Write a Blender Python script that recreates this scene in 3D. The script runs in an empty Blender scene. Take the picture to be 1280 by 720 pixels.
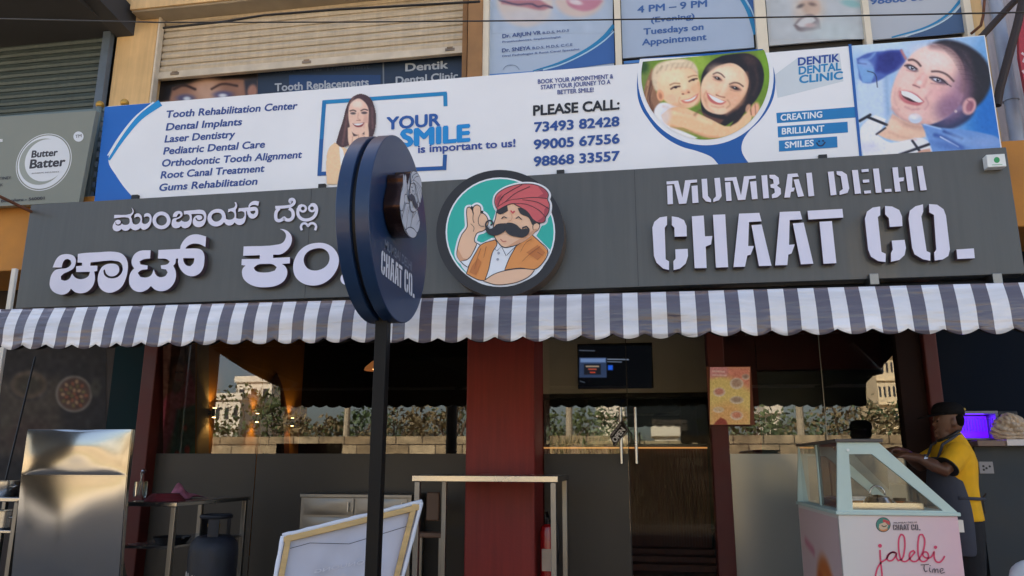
import bpy, bmesh, math, random
import numpy as np
from mathutils import Vector, Matrix
from mathutils.geometry import tessellate_polygon
random.seed(7)
rng = np.random.default_rng(7)
S = bpy.context.scene
COL = S.collection
R_ = math.radians

# ------------------------------------------------------------------ camera, world, sun, exposure
FOC = 960.0
EYE = Vector((0, 0, 1.5))
CR = Vector((0.9860029236, 0.1667073857, 0.0026233905))
CU = Vector((0.0346815552, -0.2204661636, 0.9747778518))
CF = Vector((-0.1630810362, 0.9610428285, 0.2231619525))
cam_data = bpy.data.cameras.new('camera')
cam_data.sensor_width = 36.0
cam_data.lens = FOC / 1280 * 36.0
cam_data.clip_start = 0.05
cam_data.clip_end = 2000
cam = bpy.data.objects.new('camera', cam_data)
COL.objects.link(cam)
cam.matrix_world = Matrix(((CR.x, CU.x, -CF.x, EYE.x), (CR.y, CU.y, -CF.y, EYE.y), (CR.z, CU.z, -CF.z, EYE.z), (0, 0, 0, 1)))
S.camera = cam

SUN_EL, SUN_AZ = R_(46), R_(-24)     # the sun stands behind the shop building, a little to the left
world = bpy.data.worlds.new('World')
S.world = world
world.use_nodes = True
wn = world.node_tree
sky = wn.nodes.new('ShaderNodeTexSky')
sky.sky_type = 'NISHITA'
sky.sun_disc = False
sky.sun_elevation = SUN_EL
sky.sun_rotation = SUN_AZ
sky.air_density = 1.0
sky.dust_density = 2.5
sky.ozone_density = 1.0
hsv = wn.nodes.new('ShaderNodeHueSaturation')
hsv.inputs['Saturation'].default_value = 0.85
wn.links.new(sky.outputs[0], hsv.inputs['Color'])
wn.links.new(hsv.outputs[0], wn.nodes['Background'].inputs[0])
wn.nodes['Background'].inputs[1].default_value = 0.07
sl = bpy.data.lights.new('sun', 'SUN')
sl.energy = 5.0
sl.angle = R_(0.5)
sl.color = (1.0, 0.90, 0.76)
sun = bpy.data.objects.new('sun', sl)
COL.objects.link(sun)
sd = Vector((math.sin(SUN_AZ) * math.cos(SUN_EL), math.cos(SUN_AZ) * math.cos(SUN_EL), math.sin(SUN_EL)))
sun.rotation_euler = sd.to_track_quat('Z', 'Y').to_euler()
S.view_settings.view_transform = 'Standard'
S.view_settings.look = 'None'
S.view_settings.gamma = 1
S.view_settings.use_curve_mapping = False
S.view_settings.exposure = 2.3
S.render.engine = 'CYCLES'
S.cycles.max_bounces = 8
S.cycles.diffuse_bounces = 4
S.cycles.glossy_bounces = 4
S.cycles.transparent_max_bounces = 12
S.cycles.sample_clamp_indirect = 6
S.cycles.use_denoising = True


# ------------------------------------------------------------------ measuring: a photograph pixel on the upright plane at depth Y
def at(x, y, Y):
    d = CR * ((x - 640) / FOC) - CU * ((y - 360) / FOC) + CF
    return EYE + d * (Y / d.y)


def lin(c):
    c = c / 255.0
    return c / 12.92 if c <= 0.04045 else ((c + 0.055) / 1.055) ** 2.4


def rgb(r, g, b, k=1.0):
    return (min(lin(r) * k, 0.9), min(lin(g) * k, 0.9), min(lin(b) * k, 0.9), 1)


# ------------------------------------------------------------------ materials
MATS = {}


def mat(name, color, rough=0.6, metal=0.0, var=0.12, scale=6.0, bump=0.0, bscale=40.0, coat=0.0, spec=0.5, streak=0.0,
        emit=None, estr=0.0, stretch=None, rvar=0.1, aniso=0.0):
    if name in MATS:
        return MATS[name]
    m = bpy.data.materials.new(name)
    m.use_nodes = True
    nt = m.node_tree
    p = nt.nodes['Principled BSDF']
    tc = nt.nodes.new('ShaderNodeTexCoord')
    mp = nt.nodes.new('ShaderNodeMapping')
    nt.links.new(tc.outputs['Object'], mp.inputs[0])
    if stretch:
        mp.inputs['Scale'].default_value = stretch
    nz = nt.nodes.new('ShaderNodeTexNoise')
    nz.inputs['Scale'].default_value = scale
    nz.inputs['Detail'].default_value = 5
    nt.links.new(mp.outputs[0], nz.inputs['Vector'])
    rm = nt.nodes.new('ShaderNodeMapRange')
    rm.inputs[1].default_value = 0.3
    rm.inputs[2].default_value = 0.7
    rm.inputs[3].default_value = 1 - var
    rm.inputs[4].default_value = 1 + var
    nt.links.new(nz.outputs[0], rm.inputs[0])
    mx = nt.nodes.new('ShaderNodeVectorMath')
    mx.operation = 'SCALE'
    mx.inputs[0].default_value = color[:3]
    nt.links.new(rm.outputs[0], mx.inputs['Scale'])
    if streak:          # run-off streaks and dust, fixed to the surface
        m2 = nt.nodes.new('ShaderNodeMapping')
        m2.inputs['Scale'].default_value = (9, 9, .5)
        nt.links.new(tc.outputs['Object'], m2.inputs[0])
        n2 = nt.nodes.new('ShaderNodeTexNoise')
        n2.inputs['Scale'].default_value = 2.0
        n2.inputs['Detail'].default_value = 7
        n2.inputs['Roughness'].default_value = .65
        nt.links.new(m2.outputs[0], n2.inputs['Vector'])
        r2 = nt.nodes.new('ShaderNodeMapRange')
        r2.inputs[1].default_value = .35
        r2.inputs[2].default_value = .75
        r2.inputs[3].default_value = 1 - streak
        r2.inputs[4].default_value = 1 + streak
        nt.links.new(n2.outputs[0], r2.inputs[0])
        mz = nt.nodes.new('ShaderNodeVectorMath')
        mz.operation = 'SCALE'
        nt.links.new(mx.outputs[0], mz.inputs[0])
        nt.links.new(r2.outputs[0], mz.inputs['Scale'])
        mx = mz
    nt.links.new(mx.outputs[0], p.inputs['Base Color'])
    rr = nt.nodes.new('ShaderNodeMapRange')
    rr.inputs[1].default_value = 0.3
    rr.inputs[2].default_value = 0.7
    rr.inputs[3].default_value = max(0.02, rough - rvar * rough)
    rr.inputs[4].default_value = min(1, rough + rvar * rough)
    nt.links.new(nz.outputs[0], rr.inputs[0])
    nt.links.new(rr.outputs[0], p.inputs['Roughness'])
    p.inputs['Metallic'].default_value = metal
    p.inputs['Coat Weight'].default_value = coat
    p.inputs['Specular IOR Level'].default_value = spec
    if aniso:
        p.inputs['Anisotropic'].default_value = aniso
    if bump:
        nb = nt.nodes.new('ShaderNodeTexNoise')
        nb.inputs['Scale'].default_value = bscale
        nb.inputs['Detail'].default_value = 6
        nt.links.new(mp.outputs[0], nb.inputs['Vector'])
        b = nt.nodes.new('ShaderNodeBump')
        b.inputs['Strength'].default_value = bump
        b.inputs['Distance'].default_value = 0.01
        nt.links.new(nb.outputs[0], b.inputs['Height'])
        nt.links.new(b.outputs[0], p.inputs['Normal'])
    if emit:
        p.inputs['Emission Color'].default_value = emit
        p.inputs['Emission Strength'].default_value = estr
    MATS[name] = m
    return m


def ink(r, g, b, rough=0.45):
    return mat('print_%d_%d_%d' % (r, g, b), rgb(r, g, b), rough, var=0.03, scale=3, rvar=0.05)


def glass_mat(name, tint=(0.92, 0.95, 0.93), gain=1.9, rough=0.0):
    m = bpy.data.materials.new(name)
    m.use_nodes = True
    nt = m.node_tree
    for n in list(nt.nodes):
        if n.type != 'OUTPUT_MATERIAL':
            nt.nodes.remove(n)
    out = [n for n in nt.nodes if n.type == 'OUTPUT_MATERIAL'][0]
    tr = nt.nodes.new('ShaderNodeBsdfTransparent')
    tr.inputs[0].default_value = (*tint, 1)
    gl = nt.nodes.new('ShaderNodeBsdfGlossy')
    gl.inputs['Roughness'].default_value = rough
    fr = nt.nodes.new('ShaderNodeFresnel')
    fr.inputs[0].default_value = 1.5
    mu = nt.nodes.new('ShaderNodeMath')
    mu.operation = 'MULTIPLY'
    mu.use_clamp = True
    mu.inputs[1].default_value = gain
    nt.links.new(fr.outputs[0], mu.inputs[0])
    mx = nt.nodes.new('ShaderNodeMixShader')
    nt.links.new(mu.outputs[0], mx.inputs[0])
    nt.links.new(tr.outputs[0], mx.inputs[1])
    nt.links.new(gl.outputs[0], mx.inputs[2])
    nt.links.new(mx.outputs[0], out.inputs[0])
    return m


def painted_mat(name, rough=0.45, emit=0.0, coat=0.0):
    """printed surface: the picture is a colour attribute of the mesh"""
    m = bpy.data.materials.new(name)
    m.use_nodes = True
    nt = m.node_tree
    p = nt.nodes['Principled BSDF']
    a = nt.nodes.new('ShaderNodeAttribute')
    a.attribute_name = 'print'
    nt.links.new(a.outputs['Color'], p.inputs['Base Color'])
    p.inputs['Roughness'].default_value = rough
    p.inputs['Coat Weight'].default_value = coat
    if emit:
        nt.links.new(a.outputs['Color'], p.inputs['Emission Color'])
        p.inputs['Emission Strength'].default_value = emit
    return m


def brick_mat(name, c1, c2, mortar, scale, bw=0.5, rh=0.25, rough=0.85, bump=0.4, ms=0.015):
    m = bpy.data.materials.new(name)
    m.use_nodes = True
    nt = m.node_tree
    p = nt.nodes['Principled BSDF']
    tc = nt.nodes.new('ShaderNodeTexCoord')
    mp = nt.nodes.new('ShaderNodeMapping')
    mp.inputs['Rotation'].default_value = (R_(90), 0, 0)
    nt.links.new(tc.outputs['Object'], mp.inputs[0])
    bt = nt.nodes.new('ShaderNodeTexBrick')
    bt.inputs['Color1'].default_value = c1
    bt.inputs['Color2'].default_value = c2
    bt.inputs['Mortar'].default_value = mortar
    bt.inputs['Scale'].default_value = scale
    bt.inputs['Brick Width'].default_value = bw
    bt.inputs['Row Height'].default_value = rh
    bt.inputs['Mortar Size'].default_value = ms
    nt.links.new(mp.outputs[0], bt.inputs['Vector'])
    nz = nt.nodes.new('ShaderNodeTexNoise')
    nz.inputs['Scale'].default_value = 3
    nz.inputs['Detail'].default_value = 8
    nt.links.new(tc.outputs['Object'], nz.inputs['Vector'])
    mx = nt.nodes.new('ShaderNodeMix')
    mx.data_type = 'RGBA'
    mx.blend_type = 'MULTIPLY'
    mx.inputs[0].default_value = 0.6
    nt.links.new(bt.outputs['Color'], mx.inputs[6])
    nt.links.new(nz.outputs['Color'], mx.inputs[7])
    nt.links.new(bt.outputs['Color'], p.inputs['Base Color'])
    rp = nt.nodes.new('ShaderNodeMapRange')
    rp.inputs[1].default_value = 0.3
    rp.inputs[2].default_value = 0.7
    rp.inputs[3].default_value = 0.55
    rp.inputs[4].default_value = 1.25
    nt.links.new(nz.outputs[0], rp.inputs[0])
    sc = nt.nodes.new('ShaderNodeVectorMath')
    sc.operation = 'SCALE'
    nt.links.new(bt.outputs['Color'], sc.inputs[0])
    nt.links.new(rp.outputs[0], sc.inputs['Scale'])
    nt.links.new(sc.outputs[0], p.inputs['Base Color'])
    nt.nodes.remove(mx)
    b = nt.nodes.new('ShaderNodeBump')
    b.inputs['Strength'].default_value = bump
    b.inputs['Distance'].default_value = 0.02
    b.invert = True
    nt.links.new(bt.outputs['Fac'], b.inputs['Height'])
    nt.links.new(b.outputs[0], p.inputs['Normal'])
    p.inputs['Roughness'].default_value = rough
    return m


# ------------------------------------------------------------------ things, parts, mesh builder
def tag(o, label=None, cat=None, group=None, kind=None):
    if label:
        o['label'] = label
    if cat:
        o['category'] = cat
    if group:
        o['group'] = group
    if kind:
        o['kind'] = kind
    return o


def thing(name, label, cat, loc=(0, 0, 0), group=None):
    o = bpy.data.objects.new(name, None)
    o.empty_display_size = 0.1
    COL.objects.link(o)
    o.location = loc
    return tag(o, label, cat, group)


def root_loc(o):
    v = Vector((0, 0, 0))
    while o is not None:
        v += Vector(o.location)
        o = o.parent
    return v


def copy_tree(o, parent=None):
    c = o.copy()
    COL.objects.link(c)
    if parent is not None:
        c.parent = parent
    for ch in list(o.children):
        copy_tree(ch, c)
    return c


def smooth_poly(pts, n=5, corner=50.0, closed=True):
    """Catmull-Rom through the points; vertices that turn more than `corner` degrees stay sharp."""
    P = [Vector((p[0], p[1])) for p in pts]
    N = len(P)
    sharp = []
    for i in range(N):
        if not closed and i in (0, N - 1):
            sharp.append(True)
            continue
        a = P[i] - P[i - 1]
        b = P[(i + 1) % N] - P[i]
        if a.length < 1e-9 or b.length < 1e-9:
            sharp.append(True)
            continue
        sharp.append(math.degrees(a.angle(b)) > corner)
    out = []
    for i in range(N if closed else N - 1):
        p1, p2 = P[i], P[(i + 1) % N]
        d = (p2 - p1).length
        def tang(k):
            if sharp[k]:
                return None
            a, b = P[k] - P[k - 1], P[(k + 1) % N] - P[k]
            t = a.normalized() + b.normalized()
            return t.normalized() if t.length > 1e-6 else None
        t1, t2 = tang(i), tang((i + 1) % N)
        if t1 is None and t2 is None:
            out.append(p1.copy())
            continue
        ch = (p2 - p1)
        m1 = (t1 * d) if t1 is not None else ch
        m2 = (t2 * d) if t2 is not None else ch
        for k in range(n):
            t = k / n
            h = (2 * t**3 - 3 * t**2 + 1) * p1 + (t**3 - 2 * t**2 + t) * m1 + (-2 * t**3 + 3 * t**2) * p2 + (t**3 - t**2) * m2
            out.append(h)
    if not closed:
        out.append(P[-1].copy())
    return [(v.x, v.y) for v in out]


class MB:
    def __init__(self):
        self.v, self.f, self.mi, self.mats = [], [], [], []

    def midx(self, m):
        if m is None:
            return 0
        if m not in self.mats:
            self.mats.append(m)
        return self.mats.index(m)

    def add(self, verts, faces, m=None):
        o = len(self.v)
        self.v += [tuple(p) for p in verts]
        k = self.midx(m)
        for f in faces:
            self.f.append(tuple(i + o for i in f))
            self.mi.append(k)
        return self

    def box(self, a, b, m=None):
        x0, y0, z0 = (min(a[i], b[i]) for i in range(3))
        x1, y1, z1 = (max(a[i], b[i]) for i in range(3))
        return self.add([(x0, y0, z0), (x1, y0, z0), (x1, y1, z0), (x0, y1, z0), (x0, y0, z1), (x1, y0, z1), (x1, y1, z1), (x0, y1, z1)],
                        [(3, 2, 1, 0), (4, 5, 6, 7), (0, 1, 5, 4), (1, 2, 6, 5), (2, 3, 7, 6), (3, 0, 4, 7)], m)

    def bar(self, p, q, w, h=None, m=None, up=(0, 0, 1)):
        """a square bar from p to q"""
        p, q = Vector(p), Vector(q)
        d = (q - p).normalized()
        u = Vector(up)
        if abs(d.dot(u)) > 0.95:
            u = Vector((0, 1, 0))
        s = d.cross(u).normalized() * (w / 2)
        t = s.cross(d).normalized() * ((h or w) / 2)
        vs = [p - s - t, p + s - t, p + s + t, p - s + t, q - s - t, q + s - t, q + s + t, q - s + t]
        return self.add(vs, [(3, 2, 1, 0), (4, 5, 6, 7), (0, 1, 5, 4), (1, 2, 6, 5), (2, 3, 7, 6), (3, 0, 4, 7)], m)

    def tube(self, pts, r, n=10, m=None, closed=False):
        pts = [Vector(p) for p in pts]
        rs = r if isinstance(r, (list, tuple)) else [r] * len(pts)
        rings = []
        prev = None
        for i, p in enumerate(pts):
            if closed:
                d = (pts[(i + 1) % len(pts)] - pts[i - 1]).normalized()
            else:
                d = (pts[min(i + 1, len(pts) - 1)] - pts[max(i - 1, 0)]).normalized()
            if prev is None:
                u = Vector((0, 0, 1)) if abs(d.z) < 0.9 else Vector((1, 0, 0))
            else:
                u = prev
            s = d.cross(u).normalized()
            u = s.cross(d).normalized()
            prev = u
            rings.append([p + (s * math.cos(2 * math.pi * k / n) + u * math.sin(2 * math.pi * k / n)) * rs[i] for k in range(n)])
        vs = [v for rg in rings for v in rg]
        fs = []
        L = len(rings)
        for i in range(L if closed else L - 1):
            j = (i + 1) % L
            for k in range(n):
                fs.append((i * n + k, i * n + (k + 1) % n, j * n + (k + 1) % n, j * n + k))
        if not closed:
            fs.append(tuple(range(n))[::-1])
            fs.append(tuple((L - 1) * n + k for k in range(n)))
        return self.add(vs, fs, m)

    def loft(self, rings, m=None, cap=True):
        n = len(rings[0])
        vs = [v for r in rings for v in r]
        fs = []
        for i in range(len(rings) - 1):
            for k in range(n):
                fs.append((i * n + k, i * n + (k + 1) % n, (i + 1) * n + (k + 1) % n, (i + 1) * n + k))
        if cap:
            fs.append(tuple(range(n))[::-1])
            fs.append(tuple((len(rings) - 1) * n + k for k in range(n)))
        return self.add(vs, fs, m)

    def lathe(self, prof, c, n=28, m=None):
        rings = [[(c[0] + r * math.cos(2 * math.pi * k / n), c[1] + r * math.sin(2 * math.pi * k / n), c[2] + z) for k in range(n)] for r, z in prof]
        return self.loft(rings, m)

    def ball(self, c, r, m=None, n=12, sq=(1, 1, 1)):
        rings = []
        for i in range(1, n):
            a = math.pi * i / n
            rings.append([(c[0] + r * sq[0] * math.sin(a) * math.cos(2 * math.pi * k / (2 * n)), c[1] + r * sq[1] * math.sin(a) * math.sin(2 * math.pi * k / (2 * n)),
                           c[2] - r * sq[2] * math.cos(a)) for k in range(2 * n)])
        return self.loft(rings, m)

    def prism(self, loops, fn, depth=0.0, m=None, side=None):
        """loops of 2-D points mapped by fn(x, y, off); off=0 is the front, off=depth the back"""
        tri = tessellate_polygon([[Vector((p[0], p[1], 0)) for p in lp] for lp in loops])
        flat = [p for lp in loops for p in lp]
        self.add([fn(p[0], p[1], 0.0) for p in flat], [tuple(t) for t in tri], m)
        if depth:
            for lp in loops:
                n = len(lp)
                vs = [fn(p[0], p[1], 0.0) for p in lp] + [fn(p[0], p[1], depth) for p in lp]
                self.add(vs, [(k, (k + 1) % n, n + (k + 1) % n, n + k) for k in range(n)], side or m)
        return self

    def build(self, name, m=None, parent=None, bevel=0.0, smooth=False, label=None):
        me = bpy.data.meshes.new(name)
        off = root_loc(parent) if parent is not None else Vector((0, 0, 0))
        self.origin = off
        if parent is None and self.v:
            xs = [sum(p[i] for p in self.v) / len(self.v) for i in range(2)]
            off = Vector((xs[0], xs[1], min(p[2] for p in self.v)))
        me.from_pydata([(p[0] - off.x, p[1] - off.y, p[2] - off.z) for p in self.v], [], self.f)
        for mm in ([m] if m is not None else self.mats):
            me.materials.append(mm)
        if m is None:
            me.polygons.foreach_set('material_index', self.mi)
        bm = bmesh.new()
        bm.from_mesh(me)
        bmesh.ops.recalc_face_normals(bm, faces=bm.faces)
        bm.to_mesh(me)
        bm.free()
        o = bpy.data.objects.new(name, me)
        COL.objects.link(o)
        if parent is not None:
            o.parent = parent
        else:
            o.location = off
        if bevel:
            b = o.modifiers.new('bevel', 'BEVEL')
            b.width = bevel
            b.segments = 2
            b.limit_method = 'ANGLE'
            b.angle_limit = R_(40)
        if smooth:
            me.polygons.foreach_set('use_smooth', [True] * len(me.polygons))
            if smooth != 'all':
                try:
                    me.set_sharp_from_angle(angle=R_(35))
                except Exception:
                    pass
        me.update()
        if label:
            o['label'] = label
        return o


def P(pts, x0=0.0, y0=0.0, s=1.0):
    return [(x0 + p[0] * s, y0 + p[1] * s) for p in pts]


def planeY(Y, lift=0.0):
    def fn(x, y, off):
        p = at(x, y, Y)
        return (p.x, Y - lift + off, p.z)
    return fn


class Print:
    """flat printed shapes on an upright plane, each layer half a millimetre proud of the one below"""
    def __init__(self, Y, x0=0.0, y0=0.0, s=1.0, fn=None, step=0.0006):
        self.Y, self.x0, self.y0, self.s, self.k, self.mb, self.step = Y, x0, y0, s, 1, MB(), step
        self.base = fn

    def view(self, x0, y0, s):
        self.x0, self.y0, self.s = x0, y0, s
        return self

    def fn(self):
        if self.base:
            k = self.k * self.step
            self.k += 1
            b = self.base
            return lambda x, y, off: b(x, y, off - k)
        f = planeY(self.Y, self.k * self.step)
        self.k += 1
        return f

    def poly(self, pts, m, smooth=True, holes=(), corner=50):
        loops = [smooth_poly(P(q, self.x0, self.y0, self.s), corner=corner) if smooth else P(q, self.x0, self.y0, self.s) for q in [pts, *holes]]
        self.mb.prism(loops, self.fn(), 0, m)
        return self

    def line(self, pts, w, m, smooth=True, closed=False, taper=None):
        q = P(pts, self.x0, self.y0, self.s)
        q = smooth_poly(q, 5, 70, closed) if smooth else q
        w = w * self.s / 2
        n = len(q)
        L, Rr = [], []
        for i in range(n):
            a = q[(i - 1) % n] if (closed or i > 0) else q[0]
            b = q[(i + 1) % n] if (closed or i < n - 1) else q[-1]
            dx, dy = b[0] - a[0], b[1] - a[1]
            l = math.hypot(dx, dy) or 1
            ww = w
            if taper:
                t = i / max(n - 1, 1)
                ww = w * (taper[0] + (taper[1] - taper[0]) * t)
            L.append((q[i][0] - dy / l * ww, q[i][1] + dx / l * ww))
            Rr.append((q[i][0] + dy / l * ww, q[i][1] - dx / l * ww))
        f = self.fn()
        vs = [f(*p, 0.0) for p in L] + [f(*p, 0.0) for p in Rr]
        self.mb.add(vs, [(i, (i + 1) % n, n + (i + 1) % n, n + i) for i in range(n if closed else n - 1)], m)
        return self

    def fs(self, pts, m, lm, w=5, smooth=True):
        """filled shape with an outline"""
        self.poly(pts, m, smooth)
        return self.line(pts, w, lm, smooth, True)

    def circle(self, cx, cy, r, m, r2=None, rot=0.0, n=48):
        r2 = r2 or r
        pts = []
        for k in range(n):
            a = 2 * math.pi * k / n
            u, v = r * math.cos(a), r2 * math.sin(a)
            pts.append((cx + u * math.cos(rot) - v * math.sin(rot), cy + u * math.sin(rot) + v * math.cos(rot)))
        return self.poly(pts, m, False)

    def text(self, s, p0, p1, cap, m, bold=0.012, shear=0.0, copies=2, gap=0.014, n=6):
        a, b = P([p0, p1], self.x0, self.y0, self.s)
        cap = cap * self.s
        me, x0, x1 = text_mesh(s, 0.0, shear)
        r = {2: .012, 3: .028, 4: .036, 5: .052}.get(copies, .02)
        k0 = self.k
        for c in range(n):
            self.k = k0 + 0.12 * c
            f = self.fn()
            dx, dy = r * math.cos(c * math.tau / n), r * math.sin(c * math.tau / n)
            vs = []
            for v in me[0]:
                t = (v[0] + dx - x0) / (x1 - x0)
                vs.append(f(a[0] + (b[0] - a[0]) * t, a[1] + (b[1] - a[1]) * t - cap * (v[1] + dy) / CAPH, 0.0))
            self.mb.add(vs, me[1], m)
        self.k = k0
        return self

    def build(self, name, parent, **k):
        return self.mb.build(name, None, parent, **k)


TEXTS = {}


def text_mesh(s, bold, shear):
    key = (s, bold, shear)
    if key not in TEXTS:
        c = bpy.data.curves.new('lettering', 'FONT')
        c.body = s
        c.offset = bold
        c.shear = shear
        c.resolution_u = 3
        o = bpy.data.objects.new('lettering', c)
        COL.objects.link(o)
        me = o.to_mesh()
        vs = [tuple(v.co) for v in me.vertices]
        fs = [tuple(p.vertices) for p in me.polygons]
        o.to_mesh_clear()
        bpy.data.objects.remove(o)
        bpy.data.curves.remove(c)
        TEXTS[key] = ((vs, fs), min(v[0] for v in vs), max(v[0] for v in vs))
    return TEXTS[key]


CAPH = 1.0
CAPH = max(v[1] for v in text_mesh('H', 0.0, 0.0)[0][0])


class Paint:
    """a printed photograph as a fine grid with soft-edged colour patches"""
    def __init__(self, x0, y0, s, W, H, n=150, bg=(200, 200, 200), quad=None):
        self.x0, self.y0, self.s, self.W, self.H = x0, y0, s, W, H
        self.nx = n
        self.ny = max(2, int(n * H / W))
        gx, gy = np.meshgrid(np.linspace(0, W, self.nx), np.linspace(0, H, self.ny))
        if quad:
            u, v = gx / W, gy / H
            (ax, ay), (bx, by), (cx, cy), (dx, dy) = quad
            gx = (ax * (1 - u) + bx * u) * (1 - v) + (dx * (1 - u) + cx * u) * v
            gy = (ay * (1 - u) + by * u) * (1 - v) + (dy * (1 - u) + cy * u) * v
        self.gx, self.gy = gx, gy
        self.img = np.ones((self.ny, self.nx, 3)) * np.array(bg)
        self.mask = np.zeros((self.ny, self.nx))

    def _mix(self, d, col, blur, alpha, mask=True):
        a = np.clip(0.5 - d / (2 * max(blur, 0.5)), 0, 1)
        a = a * a * (3 - 2 * a) * alpha
        self.img = self.img * (1 - a[..., None]) + np.array(col) * a[..., None]
        if mask:
            self.mask = np.maximum(self.mask, a / max(alpha, 1e-6))
        return self

    def poly(self, pts, col, blur=4, alpha=1, mask=True):
        q = smooth_poly(pts, 4, 60)
        gx, gy = self.gx, self.gy
        d = np.full(gx.shape, 1e9)
        ins = np.zeros(gx.shape, bool)
        n = len(q)
        for i in range(n):
            (x1, y1), (x2, y2) = q[i], q[(i + 1) % n]
            dx, dy = x2 - x1, y2 - y1
            l2 = dx * dx + dy * dy or 1e-9
            t = np.clip(((gx - x1) * dx + (gy - y1) * dy) / l2, 0, 1)
            d = np.minimum(d, np.hypot(gx - x1 - t * dx, gy - y1 - t * dy))
            if y1 != y2:
                c = ((y1 > gy) != (y2 > gy)) & (gx < dx * (gy - y1) / dy + x1)
                ins ^= c
        return self._mix(np.where(ins, -d, d), col, blur, alpha, mask)

    def ell(self, cx, cy, rx, ry, col, rot=0.0, blur=4, alpha=1, mask=True):
        c, s_ = math.cos(rot), math.sin(rot)
        u = (self.gx - cx) * c + (self.gy - cy) * s_
        v = -(self.gx - cx) * s_ + (self.gy - cy) * c
        r = np.hypot(u / rx, v / ry)
        return self._mix((r - 1) * min(rx, ry), col, blur, alpha, mask)

    def line(self, pts, w, col, blur=3, alpha=1, mask=True):
        q = smooth_poly(pts, 4, 80, False)
        d = np.full(self.gx.shape, 1e9)
        for i in range(len(q) - 1):
            (x1, y1), (x2, y2) = q[i], q[i + 1]
            dx, dy = x2 - x1, y2 - y1
            l2 = dx * dx + dy * dy or 1e-9
            t = np.clip(((self.gx - x1) * dx + (self.gy - y1) * dy) / l2, 0, 1)
            d = np.minimum(d, np.hypot(self.gx - x1 - t * dx, self.gy - y1 - t * dy))
        return self._mix(d - w / 2, col, blur, alpha, mask)

    def grain(self, amp, seed=1, sc=6):
        r = np.random.default_rng(seed)
        b = r.normal(0, 1, (self.ny // sc + 2, self.nx // sc + 2))
        yi, xi = np.arange(self.ny) / sc, np.arange(self.nx) / sc
        y0, x0 = yi.astype(int), xi.astype(int)
        fy, fx = (yi - y0)[:, None], (xi - x0)[None, :]
        g = (b[np.ix_(y0, x0)] * (1 - fy) * (1 - fx) + b[np.ix_(y0 + 1, x0)] * fy * (1 - fx) + b[np.ix_(y0, x0 + 1)] * (1 - fy) * fx + b[np.ix_(y0 + 1, x0 + 1)] * fy * fx)
        self.img = np.clip(self.img + g[..., None] * amp, 0, 255)
        return self

    def build(self, name, parent, Y, m, keep=None, gain=1.0, fn=None, use_mask=False, clampr=None, topline=None):
        f = fn or planeY(Y)
        vs, gx, gy = [], self.gx, self.gy
        if clampr:
            cx, cy, r = clampr
            d = np.hypot(gx - cx, gy - cy)
            k = np.where(d > r, r / np.maximum(d, 1e-6), 1.0)
            inside = d <= r * 1.02
            gx, gy = cx + (gx - cx) * k, cy + (gy - cy) * k
            keep = inside if keep is None else (keep & inside)
        if topline:
            gy = np.maximum(gy, topline[0] + topline[1] * gx)
        if use_mask:
            keep = self.mask > 0.5
        for j in range(self.ny):
            for i in range(self.nx):
                vs.append(f(self.x0 + gx[j, i] * self.s, self.y0 + gy[j, i] * self.s, 0.0))
        fs = []
        for j in range(self.ny - 1):
            for i in range(self.nx - 1):
                if keep is None or (keep[j, i] and keep[j + 1, i] and keep[j, i + 1] and keep[j + 1, i + 1]):
                    a = j * self.nx + i
                    fs.append((a, a + 1, a + self.nx + 1, a + self.nx))
        mb = MB()
        mb.v, mb.f, mb.mi = vs, fs, [0] * len(fs)
        o = mb.build(name, m, parent)
        c = np.clip(self.img / 255.0, 0, 1)
        l = np.where(c <= 0.04045, c / 12.92, ((c + 0.055) / 1.055) ** 2.4) * gain
        l = np.clip(l, 0, 0.9).reshape(-1, 3)
        at_ = o.data.color_attributes.new('print', 'FLOAT_COLOR', 'POINT')
        buf = np.ones((len(vs), 4), np.float32)
        buf[:, :3] = l
        at_.data.foreach_set('color', buf.ravel())
        return o


def text3(s, m, width, cap, fn, bold=0.012, shear=0.0):
    """lettering mesh placed by fn(u, v) with u in 0..width and v up"""
    (vs, fs), x0, x1 = text_mesh(s, bold, shear)
    return [fn((v[0] - x0) / (x1 - x0) * width, v[1] / CAPH * cap) for v in vs], fs


# ================================================================== THE SETTING
ROADZ, TERZ, SHOPZ, G = 0.0, 0.35, 0.50, 6.56
M_cream = mat('cream_paint', rgb(236, 200, 146, .9), .8, var=.10, scale=2.5, bump=.12, bscale=60, streak=.10)
M_ochre = mat('ochre_paint', rgb(205, 140, 62, .8), .75, var=.14, scale=3, bump=.1)
M_brownpaint = mat('brown_paint', rgb(165, 125, 85, .8), .8, var=.2, scale=4, bump=.1)
M_soffit = mat('grey_plaster', rgb(176, 164, 146, .9), .9, var=.15, scale=3, bump=.15)
M_darkplaster = mat('dark_plaster', rgb(70, 72, 78, .8), .9, var=.15, scale=3)
M_red = mat('red_wall_paint', rgb(160, 45, 38, .72), .55, var=.10, scale=2, bump=.08, bscale=90, streak=.16)
M_dred = mat('dark_red_paint', rgb(120, 40, 32, .5), .6, var=.12, scale=5)
M_teal = mat('teal_paint', rgb(38, 70, 76, .35), .8, var=.12, scale=4, spec=.15)
M_navy = mat('navy_wall_paint', rgb(26, 36, 52, .5), .8, var=.12, scale=3, spec=.12)
M_white = mat('white_wall_paint', rgb(236, 226, 216), .8, var=.05, scale=3)
M_mustard = mat('mustard_wall_paint', rgb(178, 118, 40), .8, var=.1, scale=3)
M_black = mat('black_paint', rgb(26, 25, 26), .5, var=.1)
M_darkwood = mat('dark_ribbed_wood', rgb(96, 50, 36), .6, var=.25, scale=3, stretch=(8, 8, 1))
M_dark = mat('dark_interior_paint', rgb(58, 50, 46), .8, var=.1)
M_steel = mat('brushed_steel', rgb(184, 184, 184), .24, 1.0, var=.03, scale=3, rvar=.2)
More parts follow.
